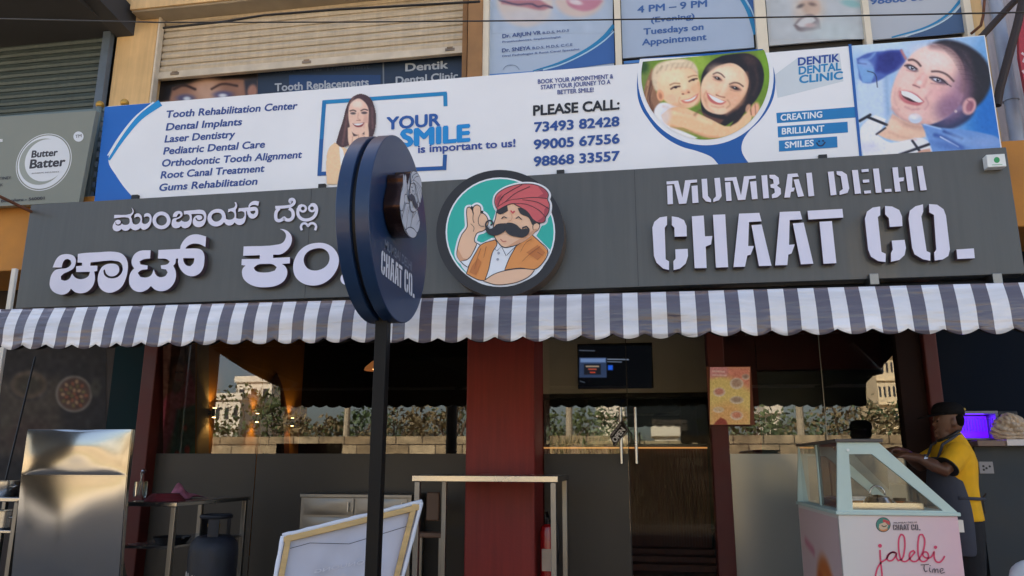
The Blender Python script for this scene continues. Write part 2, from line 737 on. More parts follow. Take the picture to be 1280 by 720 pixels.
M_steel2 = mat('dull_steel', rgb(140, 138, 134), .40, 1.0, var=.05, scale=4, rvar=.15)
M_alu = mat('white_aluminium', rgb(218, 212, 200), .5, 0.0, var=.05)
M_glass = glass_mat('clear_glass', gain=3.2)
M_glass3 = glass_mat('low_reflection_glass', gain=.2)
M_glass2 = glass_mat('case_glass', (0.93, 0.96, 0.95), .7)

mb = MB().box((-400, -400, -.3), (400, 400, -.02))
tag(mb.build('ground', mat('dry_earth', rgb(150, 128, 96, .8), .95, var=.3, scale=.6, bump=.5, bscale=8)), kind='structure')
mb = MB().box((-60, -5.2, -.019), (60, 2.9, 0))
tag(mb.build('road', mat('asphalt', (.17, .155, .135, 1), .9, var=.25, scale=5, bump=.4, bscale=160)), kind='structure')
mb = MB().box((-12, 2.9, 0), (8, 6.5, TERZ))
tag(mb.build('pavement', mat('terrace_concrete', rgb(120, 114, 106), .85, var=.2, scale=3, bump=.3, bscale=60), bevel=.015), kind='structure')
mb = MB().box((-60, -7.4, 0), (60, -5.2, .14))
tag(mb.build('sidewalk', mat('far_pavement', rgb(170, 155, 132), .9, var=.2, scale=2, bump=.3), bevel=.02), kind='structure')

# ------------------------------------------------------------------ the shop building
B = thing('shop_building', 'cream and ochre two storey building housing the snack shop and clinic', 'building', (0, 7, 0))
YB = 5.78
zb0, zb1 = at(20, 338, YB).z, 3.82
MB().box((-12, YB, zb0), (4.5, 6.5, zb1)).build('balcony_beam', M_ochre, B, bevel=.01)
MB().box((-12, 6.503, 3.5), (4.5, 13, 3.8)).build('floor_slab', M_darkplaster, B)
# upper storey
YU = 6.9
xl = lambda px, py=85, Y=YU: at(px, py, Y).x
MB().box((-14, 7.35, 3.803), (9, 7.55, 12.5)).build('upper_wall', M_darkplaster, B)
MB().box((-14, 7.553, 12.3), (9, 17, 12.5)).build('roof', M_darkplaster, B)
MB().box((-14, 16.8, 0), (9, 17, 12.297)).build('rear_wall', M_cream, B)
MB().box((-14.2, 6.6, 0), (-14.003, 17, 12.5)).build('side_wall', M_cream, B)
MB().box((9.003, 6.6, 0), (9.2, 17, 12.5)).build('side_wall', M_cream, B)
MB().box((xl(141, 85, 7.0), 7.0, 3.803), (xl(191, 85, 7.0), 7.345, 6.9)).build('column', M_cream, B, bevel=.012)
MB().box((xl(586), YU - .08, 3.803), (xl(604.5), 7.345, 6.9)).build('column', M_brownpaint, B, bevel=.012)
MB().box((xl(1219), YU - .05, 3.803), (xl(1236), 7.345, 6.9)).build('column', M_cream, B, bevel=.012)
MB().box((xl(1238), 7.28, 3.81), (8.9, 7.34, 6.89)).build('pale_wall', mat('pale_lavender_wall', rgb(160, 160, 174), .8, streak=.2), B)
# projecting slab over the first floor shutter, and the deeper dark one on its left
p0 = at(164, 15.5, 6.84)
MB().box((p0.x, 6.84, p0.z), (xl(606), 7.345, 6.9)).build('window_canopy', M_soffit, B, bevel=.01)
MB().box((p0.x, 6.815, p0.z + .02), (xl(606), 6.838, 6.9)).build('canopy_fascia', M_cream, B)
pz = at(75, 46, 6.95).z
MB().box((-13.9, 5.4, pz), (p0.x - .25, 7.345, pz + .25)).build('dark_canopy', M_darkplaster, B)
MB().bar((p0.x - .20, 5.4, pz + .35), (p0.x - .16, 7.3, pz + .06), .22, .3).build('canopy_beam', M_darkplaster, B)
MB().box((-14, 6.6, 6.903), (9, 7.345, 12.5)).build('unseen_upper_front', M_cream, B)  # unseen upper mass, raised so its shade reaches across the road
# ground floor walls
MB().box((xl(133, 560, 6.5), 6.46, .36), (xl(173, 560, 6.5), 6.9, 3.497)).build('pier', M_teal, B)
MB().box((xl(173.5, 560, 6.5), 6.42, .36), (xl(191, 560, 6.5), 6.9, 3.497)).build('pier', M_dred, B, bevel=.01)
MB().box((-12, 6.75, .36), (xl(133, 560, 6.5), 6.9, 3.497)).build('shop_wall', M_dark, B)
MB().box((-1.395, 6.05, .36), (-.846, 6.62, 3.497)).build('pillar', M_red, B, bevel=.012, label='dark red pillar between the window and the door')
xr0, xr1 = xl(1131, 560, G), xl(1162, 560, G)
MB().box((xr0, 6.50, .36), (xr1, 6.9, 3.497)).build('pier', mat('brown_wall_paint', rgb(50, 34, 30, .7), .8, spec=.15), B)
MB().box((xr1 + .003, 6.44, .36), (xl(1180, 560, G), 6.9, 3.497)).build('pier', M_dred, B, bevel=.01)
MB().box((xl(1180, 560, G) + .003, 6.5, .36), (8.9, 6.9, 3.497)).build('shop_wall', M_navy, B)
MB().box((xl(1180, 560, G) + .003, 6.4, .36), (8.9, 6.497, at(1240, 556, 6.4).z)).build('dado', mat('deep_teal_paint', rgb(20, 36, 48, .6), .8, spec=.12), B)
MB().box((xl(191, 560, 6.5), 6.50, .36), (xr0, 6.7, SHOPZ)).build('plinth', mat('black_granite', rgb(40, 38, 38), .25, var=.3, scale=60), B, bevel=.006)
MB().box((xl(191, 560, 6.5), 6.50, 3.12), (xr0, 6.7, 3.497)).build('lintel', M_black, B)
# interior shell
MB().box((-4.6, 6.703, .3), (2.6, 13, SHOPZ - .003)).build('shop_floor', mat('dark_tile', rgb(80, 70, 62), .3, var=.2), B)
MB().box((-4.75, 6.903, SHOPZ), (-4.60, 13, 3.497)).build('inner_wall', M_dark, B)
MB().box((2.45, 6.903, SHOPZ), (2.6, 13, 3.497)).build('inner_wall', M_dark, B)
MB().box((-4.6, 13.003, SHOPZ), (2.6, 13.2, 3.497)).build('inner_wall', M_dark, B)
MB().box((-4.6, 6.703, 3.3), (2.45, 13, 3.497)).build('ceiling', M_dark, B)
# mustard side wall running back into the shop
xm = at(261, 517, 7.3).x
MB().box((-4.597, 6.72, SHOPZ), (xm, 9.45, 3.297)).build('mustard_wall', M_mustard, B)
# bulkhead over the service counter, white
wy = 9.0
MB().box((at(672, 480, wy).x, wy, at(780, 491, wy).z), (at(886, 480, wy).x, wy + .25, 3.297)).build('bulkhead', M_white, B)
MB().box((at(672, 480, wy).x, wy - .01, at(780, 497, wy).z), (at(886, 480, wy).x, wy + .24, at(780, 491.5, wy).z)).build('bulkhead_trim', M_black, B)
# red partition right of the door with the pale poster on it
ry = 8.0
MB().box((at(886, 480, ry).x, ry, SHOPZ), (at(947, 480, ry).x, ry + .15, 3.297)).build('partition', M_dred, B)
MB().box((at(947, 480, ry).x + .003, ry, at(1000, 462, ry).z), (2.447, ry + .15, 3.297)).build('partition_header', M_dred, B)
MB().box((at(947, 480, ry).x + .003, ry + .05, SHOPZ), (2.447, ry + .2, at(1000, 463, ry).z)).build('back_panel', mat('dark_teal_panel', rgb(38, 50, 54), .35), B)

# glazing: each pane its own part, the frosted film on its outer face
fz = at(380, 567, G).z
xg = lambda px: at(px, 560, G).x
M_film = mat('frosted_grey_film', rgb(68, 64, 59), .42, var=.05, scale=2, spec=.35)
M_film2 = mat('glossy_grey_film', rgb(150, 152, 148), .2, .32, var=.05, scale=2, spec=.6)


def pane(parent, x0, x1, film=True, z0=SHOPZ + .01, z1=3.117, name='pane', y=G, gm=None, fm=None, fx0=None):
    o = MB().add([(x0, y, z0), (x1, y, z0), (x1, y, z1), (x0, y, z1)], [(0, 1, 2, 3)]).build(name, gm or M_glass, parent)
    if film:
        fx0 = fx0 or x0 + .002
        MB().add([(fx0, y - .004, z0), (x1 - .002, y - .004, z0), (x1 - .002, y - .004, fz), (fx0, y - .004, fz)], [(0, 1, 2, 3)]).build('frosted_film', fm or M_film, o)
    return o


W = thing('shop_window', 'wide shop window with a grey frosted lower band left of the red pillar', 'window', (xg(380), G, SHOPZ))
pane(W, xg(192), xg(321.5))
pane(W, xg(322), -1.40)
MB().box((xg(192), G - .015, SHOPZ), (-1.40, G + .015, SHOPZ + .008)).build('sill', M_black, W)
W2 = thing('side_window', 'fixed glass front between the door and the navy wall, lower half frosted', 'window', (xg(1010), G, SHOPZ))
MB().box((.537, G - .06, SHOPZ), (xg(911), 6.72, 3.497)).build('column', M_dred, B, bevel=.008)
pane(W2, xg(911) + .004, xg(1034.5), fm=M_film2)
pane(W2, xg(1035.5), xr0, fm=M_film2)
MB().box((xg(1034.6), G - .006, SHOPZ), (xg(1035.4), G + .006, 3.117)).build('joint', M_steel2, W2)
MB().box((xg(911) + .004, G - .015, SHOPZ), (xr0, G + .015, SHOPZ + .008)).build('sill', M_black, W2)
D = thing('glass_door', 'double glass shop door with tall steel pull handles', 'door', (xg(787), G, SHOPZ))
dl = pane(D, -.835, xg(785.2), True, name='door_leaf')
dr = pane(D, xg(786.6), .535, False, name='door_leaf', gm=M_glass3)
MB().box((xg(785.4), G - .004, SHOPZ), (xg(786.4), G + .004, 3.117)).build('meeting_seal', M_black, D)
for lf, pa, pb in ((dl, (775, 509), (777.6, 579.5)), (dr, (793.6, 509), (796.3, 579.5))):
    a, b = at(*pa, G - .07), at(*pb, G - .07)
    b = Vector((a.x, b.y, b.z))
    h = MB().tube([a, b], .0135, 12)
    for t in (.16, .83):
        q = a.lerp(b, t)
        h.tube([q, (q.x, G, q.z)], .009, 8)
    h.build('handle', M_steel, lf, smooth=True)
for x0, x1 in ((-.825, -.78), (xg(786.6) + .01, xg(786.6) + .12)):
    MB().box((x0, G - .02, SHOPZ + .01), (x1, G + .02, SHOPZ + .07)).build('patch_fitting', M_steel, D, bevel=.003)

# ------------------------------------------------------------------ roller shutters, guides
M_shut = mat('cream_shutter_steel', rgb(200, 187, 166), .55, .1, var=.14, streak=.12, scale=3, stretch=(1, 1, 12))
M_shut2 = mat('green_grey_shutter_steel', rgb(88, 104, 108, .8), .5, .2, streak=.12, var=.15, scale=3, stretch=(1, 1, 12))


def shutter(name, label, x0, x1, z0, z1, y, pitch, m, bottom=None):
    t = thing(name, label, 'shutter', ((x0 + x1) / 2, y, z0))
    zs, ys, z = [], [], z0
    prof = [(0, .018), (.10, .018), (.16, .0), (.5, -.010), (.86, .0), (.92, .018)]
    while z < z1:
        for k, d in prof:
            zs.append(z + k * pitch)
            ys.append(y + d)
        z += pitch
    vs = [(x0, yy, zz) for yy, zz in zip(ys, zs)] + [(x1, yy, zz) for yy, zz in zip(ys, zs)]
    n = len(zs)
    MB().add(vs, [(i, n + i, n + i + 1, i + 1) for i in range(n - 1)]).build('curtain', m, t)
    if bottom:
        bt = MB().box((x0, y - .03, z0 - bottom), (x1, y + .03, z0 - .002)).build('bottom_rail', mat('pale_shutter_rail', rgb(205, 195, 178), .6, var=.15, scale=5), t, bevel=.006)
        for fx in (.06, .50, .95):
            xx = x0 + (x1 - x0) * fx
            MB().box((xx - .05, y - .04, z0 - bottom * .62), (xx + .05, y - .03, z0 - bottom * .3)).tube(
                [(xx - .03, y - .035, z0 - bottom * .25), (xx + .03, y - .035, z0 - bottom * .25)], .012, 8).build('latch', mat('worn_latch_steel', rgb(140, 125, 110), .5, .5, var=.3), bt)
    return t


ys = 7.08
sz0 = at(390, 75, ys).z
sh = shutter('roller_shutter', 'cream roller shutter half raised above the blue clinic board', at(203, 60, ys).x, at(584, 60, ys).x, sz0, 6.85, ys, .085, M_shut, .085)
MB().box((at(191.5, 85, 6.98).x, 6.98, 3.81), (at(203, 60, ys).x + .01, 7.06, 6.9)).build('guide_rail', mat('cream_rail', rgb(215, 205, 188), .6), sh)
MB().box((at(584, 60, ys).x - .03, 6.98, 3.81), (at(584, 60, ys).x + .02, 7.04, 6.9)).build('guide_rail', M_brownpaint, sh)
s2 = shutter('roller_shutter', 'closed grey green roller shutter behind the olive bakery sign', -8.6, at(141, 80, 7.05).x - .03, 3.9, 7.0, 7.05, .088, M_shut2)
MB().box((at(141, 80, 7.02).x - .10, 6.93, 3.81), (at(141, 80, 7.02).x - .005, 7.0, 6.9)).build('guide_rail', mat('blue_grey_rail', rgb(95, 110, 128), .5), s2)


# ------------------------------------------------------------------ balcony railing behind the banners
M_rail = mat('grey_blue_rail_paint', rgb(110, 128, 132, .85), .5, var=.15)
rl = thing('balcony_railing', 'grey blue balcony railing with gold ball finials behind the dental banner', 'railing', (-2, 5.95, 3.82))
yr = 5.95
ztop = at(135, 137, yr).z
h = MB()
for z in np.linspace(3.95, ztop, 9):
    h.box((-9, yr - .008, z - .018), (2.6, yr + .008, z + .018))
h.build('bars', M_rail, rl)
for px in (-150, 127, 157.5):
    x = at(px, 130, yr).x
    ps = MB().tube([(x, yr - .02, 3.82), (x, yr - .02, ztop + .02)], .028 if px == 127 else .02, 10).build('post', M_rail, rl, smooth=True)
    MB().ball((x, yr - .02, ztop + .045), .038, n=8).build('finial', mat('gold_paint', rgb(190, 150, 70), .35, .5), ps, smooth='all')

# ------------------------------------------------------------------ clinic board under the raised shutter
yk = 7.16
K = thing('clinic_board', 'dark navy clinic board with a printed pair of eyes under the raised shutter', 'sign', (at(400, 100, yk).x, yk, 4.2))
MB().box((at(200, 100, yk).x, yk, 4.0), (at(586, 100, yk).x, yk + .05, sz0 + .1)).build('board', ink(30, 48, 74), K)
pp = Paint(195, 60, .171875, 740, 400, 110, (150, 110, 92))
pp.poly([(0, 0), (740, 0), (740, 235), (600, 225), (420, 235), (280, 250), (120, 290), (95, 380), (0, 400)], (22, 20, 26), 14)
pp.ell(370, 300, 90, 130, (205, 170, 150), 0, 60, .8)
pp.poly([(640, 230), (740, 210), (740, 400), (660, 400)], (45, 45, 60), 14)
pp.ell(700, 315, 35, 50, (165, 120, 105), .2, 12)
pp.line([(130, 300), (200, 272), (285, 300)], 18, (50, 30, 30), 8).line([(405, 298), (480, 262), (590, 275)], 16, (60, 35, 32), 8)
pp.ell(215, 365, 65, 28, (80, 80, 120), 0, 16).ell(490, 340, 68, 26, (80, 80, 125), 0, 16)
pp.ell(225, 368, 26, 14, (210, 220, 235), 0, 8).ell(485, 345, 30, 13, (215, 222, 235), 0, 8)
pp.grain(4)
pp.build('printed_eyes', K, yk - .002, painted_mat('board_print', .5), gain=1.0)
pr = Print(yk, 380, 0, .3125)
pr.poly([(-60, 300), (306, 300), (306, 400), (-60, 400)], ink(28, 62, 112), False)
pr.text('Root Canal Treatment', (-115, 292), (262, 275), 20, ink(60, 74, 98))
w_ = ink(170, 178, 190)
pr.text('Tooth Replacements', (-116, 365), (258, 343), 30, w_, copies=3)
pr.text('Dentik', (407, 285), (575, 273), 30, w_, copies=3)
pr.text('Dental Clinic', (368, 338), (615, 318), 30, w_, copies=3)
pr.poly([(314, 240), (320, 240), (322, 380), (316, 380)], ink(110, 118, 130), False)
pr.build('lettering', K)

# ------------------------------------------------------------------ four posters in white frames on the first floor
YP = 6.9
M_frame = mat('cream_window_frame', rgb(222, 214, 196), .55, var=.06)


def poster(label, px0, px1, pyb, base):
    x0, x1, z0 = at(px0, 60, YP).x, at(px1, 60, YP).x, at((px0 + px1) / 2, pyb, YP).z
    t = thing('clinic_poster', label, 'poster', ((x0 + x1) / 2, YP, z0), 'posters above the dental banner')
    MB().box((x0, YP, z0), (x1, YP + .02, 6.85)).build('sheet', ink(*base), t)
    return t, x0, x1, z0


def frame_post(px, w, x=None):
    xx = at(px, 45, YP - .03).x
    return (xx, w)


fr = thing('poster_frame', 'cream window frame holding the row of clinic posters', 'window frame', (0, YP, 3.85))
posts = [at(px, 45, YP - .04).x for px in (607.5, 772.5, 952.5, 1085.5, 1213.5)]
for x, w in zip(posts, (.062, .062, .10, .055, .06)):
    MB().box((x - w / 2, YP - .06, 3.81), (x + w / 2, YP + .06, 6.9)).build('mullion', M_frame, fr, bevel=.004)
MB().box((posts[0], YP + .065, 3.81), (posts[-1], YP + .10, 6.9)).build('backing', M_darkplaster, fr)
zs_ = at(1000, 58, YP).z
for i in range(4):
    MB().box((posts[i] + .05, YP + .03, 3.82), (posts[i + 1] - .05, YP + .06, zs_ - .1 if i != 2 else zs_ - .02)).build('transom', mat('grey_blue_panel', rgb(130, 140, 158), .5), fr)

navy, cyan, blue, txt = ink(52, 98, 168), ink(26, 128, 184), ink(70, 128, 200), ink(72, 92, 148)
t, *_ = poster('pale blue poster of dental models naming two doctors', 612, 767, 92, (172, 190, 214))
pm = Paint(600, 0, .140625, 1280, 560, 130, (172, 190, 214))
pm.ell(400, 10, 250, 225, (205, 195, 190), .1, 30).ell(420, 150, 200, 60, (198, 196, 202), 0, 40)
pm.poly([(165, -60), (400, -60), (640, 60), (560, 90), (400, 65), (190, 35)], (175, 120, 130), 14).line([(170, 0), (330, 40), (460, 35), (520, 60), (570, 50), (640, 68)], 16, (85, 70, 95), 8)
pm.ell(880, -10, 220, 165, (205, 190, 185), 0, 26).poly([(760, -40), (1000, -60), (1090, 10), (1030, 70), (930, 100), (830, 75), (780, 40)], (190, 130, 150), 16)
pm.ell(850, 20, 60, 22, (215, 205, 212), .2, 10)
pm.grain(3)
pm.build('printed_photo', t, YP - .002, painted_mat('poster_print', .45), keep=(pm.gx > 100) & (pm.gx < 1185) & (pm.gy < 300), gain=1.0)
pr = Print(YP - .004, 600, 0, .140625)
pr.poly([(1190, 270), (1198, 560), (700, 625), (480, 640), (700, 570), (950, 440), (1100, 330)], navy)
pr.line([(1192, 225), (1100, 330), (950, 440), (700, 560), (470, 632)], 36, cyan, taper=(1, .3))
pr.line([(1192, 280), (1100, 365), (950, 465), (720, 575), (560, 622)], 12, ink(170, 205, 230))
pr.line([(85, 668), (480, 640)], 16, blue, False)
pr.text('Dr. ARJUN VR', (200, 338), (540, 306), 32, txt, copies=3)
pr.text('B.D.S, M.D.S', (558, 304), (792, 281), 20, txt)
pr.text('Prosthodontist, Implantologist', (200, 382), (718, 335), 16, txt)
pr.text('Dr. SNEYA', (197, 466), (447, 441), 32, txt, copies=3)
pr.text('B.D.S, M.D.S, C.C.E', (467, 440), (822, 408), 22, txt)
pr.text('Oral Pathologist & Root Canal Specialist', (197, 508), (885, 445), 16, txt)
pr.line([(205, 620), (230, 590), (280, 578), (325, 590), (350, 622)], 5, ink(120, 135, 165))
pr.build('lettering', t)
t, *_ = poster('pale blue poster with evening opening hours', 778, 943, 66, (166, 184, 210))
pr = Print(YP, 740, 0, .1875)
pr.poly([(1010, -60), (1090, -60), (1090, 200), (1060, 90)], navy)
pr.line([(985, -30), (1040, 70), (1090, 230)], 26, cyan)
pr.line([(1010, -30), (1060, 60), (1090, 140)], 8, ink(170, 205, 230))
pr.line([(212, 418), (1100, 338)], 18, blue, False)
tb = ink(58, 98, 165)
pr.text('4 PM \u2013 9 PM', (305, 86), (765, 45), 44, tb, copies=3)
pr.text('(Evening)', (395, 152), (682, 124), 34, tb, copies=3)
pr.text('Tuesdays on', (345, 232), (742, 198), 40, tb, copies=3)
pr.text('Appointment', (335, 303), (762, 265), 40, tb, copies=3)
pr.build('lettering', t)
t, *_ = poster('pale faded poster with a photo of a laughing child', 962, 1082, 52, (186, 192, 198))
pm = Paint(950, 0, .2109375, 620, 290, 110, (184, 192, 200))
pm.ell(290, 60, 90, 110, (200, 190, 182), 0, 40).poly([(235, 20), (290, -20), (340, 0), (355, 60), (330, 90), (270, 80)], (196, 172, 156), 18)
pm.ell(240, 35, 22, 10, (110, 100, 100), -.4, 8).ell(310, 25, 22, 10, (130, 110, 105), .2, 8)
pm.poly([(200, 150), (235, 110), (300, 85), (345, 110), (360, 170), (300, 180), (225, 182)], (120, 108, 112), 10)
pm.poly([(215, 145), (250, 110), (310, 100), (330, 120), (290, 150), (240, 160)], (205, 205, 208), 8).ell(300, 150, 30, 12, (190, 150, 150), 0, 8)
pm.ell(540, 20, 60, 22, (140, 185, 190), .2, 12).ell(430, 190, 150, 70, (190, 205, 210), 0, 50, .7)
pm.grain(4, 2)
pm.build('printed_photo', t, YP - .002, painted_mat('poster_print2', .45), keep=(pm.gx > 62) & (pm.gx < 622) & (pm.gy < 235))
t, *_ = poster('pale grey poster with a phone number cut off at the top', 1088, 1209, 45, (178, 186, 198))
pr = Print(YP, 950, 0, .2109375)
pr.poly([(1195, 30), (1222, 190), (1050, 210), (860, 222), (1000, 165), (1120, 95)], ink(64, 92, 132))
pr.line([(1190, 0), (1120, 80), (1000, 155), (780, 222)], 18, cyan, taper=(1, .5))
pr.line([(1200, 20), (1130, 95), (1010, 165), (860, 215)], 8, ink(190, 212, 226))
pr.text('98868 33557', (655, 27), (1110, -12), 38, tb, copies=3)
pr.build('lettering', t)

# ------------------------------------------------------------------ the long dental banner
YD = 5.72
DB = thing('dental_banner', 'long white dental clinic banner printed with smiling faces above the dark shop sign', 'banner', (-1, YD, 3.7))
bx0, bx1, bz0, bz1 = at(133, 135, YD).x, at(1231, 43.3, YD).x, 3.66, at(640, 92, YD).z
MB().box((bx0, YD, bz0), (bx1, YD + .035, bz1)).build('sheet', mat('white_flex_vinyl', (.82, .84, .88, 1), .42, var=.03, scale=1.5, bump=.02, bscale=3), DB)
pr = Print(YD, 100, 100, .22222, step=.0005)
lb, db, nv = ink(0, 128, 205), ink(0, 98, 190), ink(42, 74, 146)
pr.poly([(140, 152), (420, 128), (300, 228), (200, 352), (160, 455), (205, 540), (250, 605), (305, 668), (80, 690)], db)
pr.line([(418, 128), (310, 215), (220, 325), (156, 425)], 14, ink(225, 235, 248), taper=(1.3, .5))
pr.line([(452, 128), (340, 210), (245, 325), (163, 450)], 26, ink(10, 140, 208), taper=(1.5, .5))
for s_, a, b, c in (('Tooth Rehabilitation Center', (208.8, 147.3), (371.9, 136.2), 8.6), ('Dental Implants', (207.6, 163.2), (302.5, 156.3), 8.6), ('Laser Dentistry', (206, 178.2), (294, 171.9), 8.6),
                    ('Pediatric Dental Care', (204.4, 193.2), (331, 184.4), 8.6), ('Orthodontic Tooth Alignment', (203, 208.4), (377.5, 197.3), 8.6), ('Root Canal Treatment', (201, 223.2), (330.6, 214.6), 8.6),
                    ('Gums Rehabilitation', (199.6, 238.8), (321.7, 230.6), 8.6)):
    pr.view(0, 0, 1).text(s_, a, b, c, nv, .014, .18, 3, .02)
# blue frame round YOUR SMILE
for pts, c in (([(403.4, 128), (558.5, 117)], (22, 132, 190)), ([(556.5, 116), (557, 133)], (22, 132, 190)), ([(405.5, 126.6), (402, 175)], (18, 118, 180)), ([(402, 174), (399.3, 220)], (20, 90, 160)),
               ([(397.2, 217.6), (556, 210.2)], (20, 84, 156)), ([(556.5, 193.5), (555.5, 212.8)], (24, 86, 156))):
    pr.line(pts, 5.0, ink(*c), False)
pr.text('YOUR', (484, 162), (550, 157), 14.6, ink(34, 88, 166), .016, 0, 4, .025)
pr.text('SMILE', (502, 183.2), (586.5, 176.3), 20, ink(12, 138, 212), .018, 0, 5, .03)
pr.text('is important to us!', (523, 191.3), (644, 183.4), 9.2, ink(48, 78, 156), .012, 0, 3, .02)
sm = ink(78, 92, 150)
pr.text('BOOK YOUR APPOINTMENT &', (672.5, 105), (766.5, 98.2), 5.2, sm, .012, 0, 3, .02)
pr.text('START YOUR JOURNEY TO A', (676.2, 112), (763, 105.2), 5.2, sm, .012, 0, 3, .02)
pr.text('BETTER SMILE!', (697, 118.2), (742, 115), 5.2, sm, .012, 0, 3, .02)
pr.text('PLEASE CALL:', (667, 144.6), (774, 136.6), 12, ink(26, 26, 34), .014, 0, 4, .02)
ph = ink(38, 78, 152)
pr.text('73493 82428', (668.4, 165), (773.7, 157.6), 11.4, ph, .014, 0, 4, .02)
pr.text('99005 67556', (667.8, 186.8), (774, 179), 11.4, ph, .014, 0, 4, .02)
pr.text('98868 33557', (667.8, 207.9), (774, 200.6), 11.4, ph, .014, 0, 4, .02)
# blue speech drop round the mother and child photo
pr.build('lettering', DB)
pr = Print(YD, 800, 60, .20833, step=.0005)
pr.poly([(735, 6), (775, 60), (803, 130), (812, 205), (802, 290), (770, 365), (715, 440), (650, 505), (616, 560), (610, 615), (630, 660), (668, 708), (490, 712), (430, 655), (340, 618), (250, 592), (170, 550),
         (100, 492), (50, 428), (12, 370), (-12, 300), (-18, 220), (-12, 140), (8, 64)], ink(8, 88, 168))
def clipz(pts):
    return pts
crc = [(394 + 408 * math.cos(a), 172 + 412 * math.sin(a)) for a in np.linspace(-.36, math.pi + .26, 44)]
pr.poly(crc, ink(235, 238, 244), False)
# logo block
pr.build('speech_drop', DB)
pr = Print(YD, 940, 0, .3125, step=.0005)
pr.poly([(90, 300), (185, 230), (350, 212), (366, 325), (102, 392)], ink(206, 216, 224), False)
pr.text('DENTIK', (185, 262), (348, 246), 30, ink(30, 72, 156), .014, 0, 4, .02)
pr.text('DENTAL', (188, 298), (355, 280), 30, ink(24, 130, 190), .014, 0, 4, .02)
pr.text('CLINIC', (190, 333), (362, 316), 30, ink(24, 130, 190), .014, 0, 4, .02)
bar_ = ink(16, 122, 188)
pr.poly([(97, 452), (419, 427), (421, 470), (100, 493)], bar_, False).poly([(102, 506), (382, 487), (384, 530), (104, 550)], bar_, False).poly([(107, 563), (340, 546), (342, 590), (108, 607)], bar_, False)
wh = ink(226, 234, 242)
pr.text('CREATING', (115, 483), (280, 470), 24, wh, .012, 0, 3, .02).text('BRILLIANT', (120, 538), (288, 526), 24, wh, .012, 0, 3, .02).text('SMILES', (132, 593), (246, 584), 24, wh, .012, 0, 3, .02)
pr.line([(258, 570), (266, 582), (280, 583), (293, 568)], 6, ink(12, 40, 84)).circle(268, 566, 4, ink(12, 40, 84)).circle(284, 564, 4, ink(12, 40, 84))
pr.k = 6
pr.poly([(385, 178), (397, 177), (441, 640), (430, 640)], ink(26, 92, 172), False)
pr.build('lettering', DB)

M_pp = painted_mat('banner_print', .42)
# mother and child
pm = Paint(800, 60, .20833, 816, 600, 190, (112, 142, 44))
pm.ell(345, 90, 70, 60, (150, 178, 70), 0, 40).ell(745, 110, 40, 110, (120, 160, 40), 0, 30).ell(30, 200, 40, 120, (120, 140, 70), 0, 30).ell(20, 110, 30, 40, (60, 90, 40), 0, 20)
pm.poly([(70, 120), (30, 230), (20, 330), (60, 410), (100, 395), (122, 320), (95, 250), (95, 160)], (150, 112, 86), 9).line([(70, 200), (55, 290), (80, 380)], 14, (100, 68, 52), 8).line([(50, 200), (36, 300)], 10, (190, 150, 112), 8)
pm.poly([(80, 400), (112, 335), (160, 328), (240, 350), (200, 420), (180, 470), (260, 500), (345, 538), (300, 560), (180, 520), (100, 460)], (226, 228, 238), 6)
pm.poly([(72, 200), (78, 130), (105, 95), (180, 72), (270, 66), (325, 92), (350, 150), (330, 200), (110, 265), (90, 250)], (214, 196, 168), 9)
pm.poly([(105, 200), (140, 150), (230, 118), (320, 130), (355, 190), (368, 245), (362, 310), (330, 345), (290, 362), (220, 352), (150, 318), (118, 265)], (238, 200, 164), 9)
pm.ell(190, 170, 80, 50, (246, 222, 190), 0, 30, .7).ell(190, 290, 45, 35, (244, 200, 164), 0, 20, .8).ell(330, 250, 25, 35, (225, 175, 138), 0, 15, .6)
pm.ell(122, 285, 22, 36, (228, 172, 136), -.2, 6).ell(122, 288, 10, 20, (190, 130, 100), -.2, 6)
pm.line([(180, 222), (205, 212), (238, 214)], 8, (176, 138, 106), 5).line([(290, 176), (318, 166), (340, 166)], 8, (176, 138, 106), 5)
pm.line([(186, 246), (205, 234), (238, 230)], 9, (84, 58, 50), 4).ell(214, 236, 10, 7, (52, 38, 40), 0, 3).line([(295, 200), (318, 188), (342, 184)], 9, (84, 58, 50), 4).ell(320, 191, 9, 6, (52, 38, 40), 0, 3)
pm.ell(276, 262, 26, 16, (226, 172, 138), 0, 8).ell(258, 276, 8, 5, (160, 100, 80), 0, 3).ell(292, 266, 7, 5, (160, 100, 80), 0, 3)
pm.poly([(244, 314), (300, 302), (352, 270), (342, 302), (304, 328), (262, 330)], (206, 128, 114), 6).poly([(258, 315), (302, 306), (340, 284), (326, 304), (284, 321)], (250, 244, 236), 3)
pm.poly([(366, 200), (372, 160), (400, 105), (470, 55), (560, 36), (650, 34), (712, 70), (742, 140), (738, 220), (704, 300), (640, 372), (570, 430), (510, 470), (470, 450), (380, 395), (365, 340)], (36, 26, 28), 5)
pm.ell(660, 70, 50, 30, (90, 66, 60), .5, 24, .7).line([(690, 120), (705, 200), (680, 280)], 14, (66, 48, 46), 12)
pm.poly([(364, 235), (385, 175), (440, 125), (500, 98), (560, 92), (620, 130), (652, 196), (640, 262), (600, 325), (545, 375), (500, 398), (440, 392), (392, 366), (366, 310)], (234, 200, 170), 5)
pm.ell(560, 300, 60, 60, (214, 166, 132), .6, 40, .7).ell(500, 150, 80, 40, (244, 220, 196), .3, 30, .8).ell(400, 300, 30, 40, (226, 180, 146), 0, 20, .7)
pm.line([(440, 157), (462, 148), (486, 156), (507, 176)], 7, (76, 52, 46), 5, .85).line([(538, 217), (566, 208), (594, 213), (618, 230)], 8, (76, 52, 46), 5, .85)
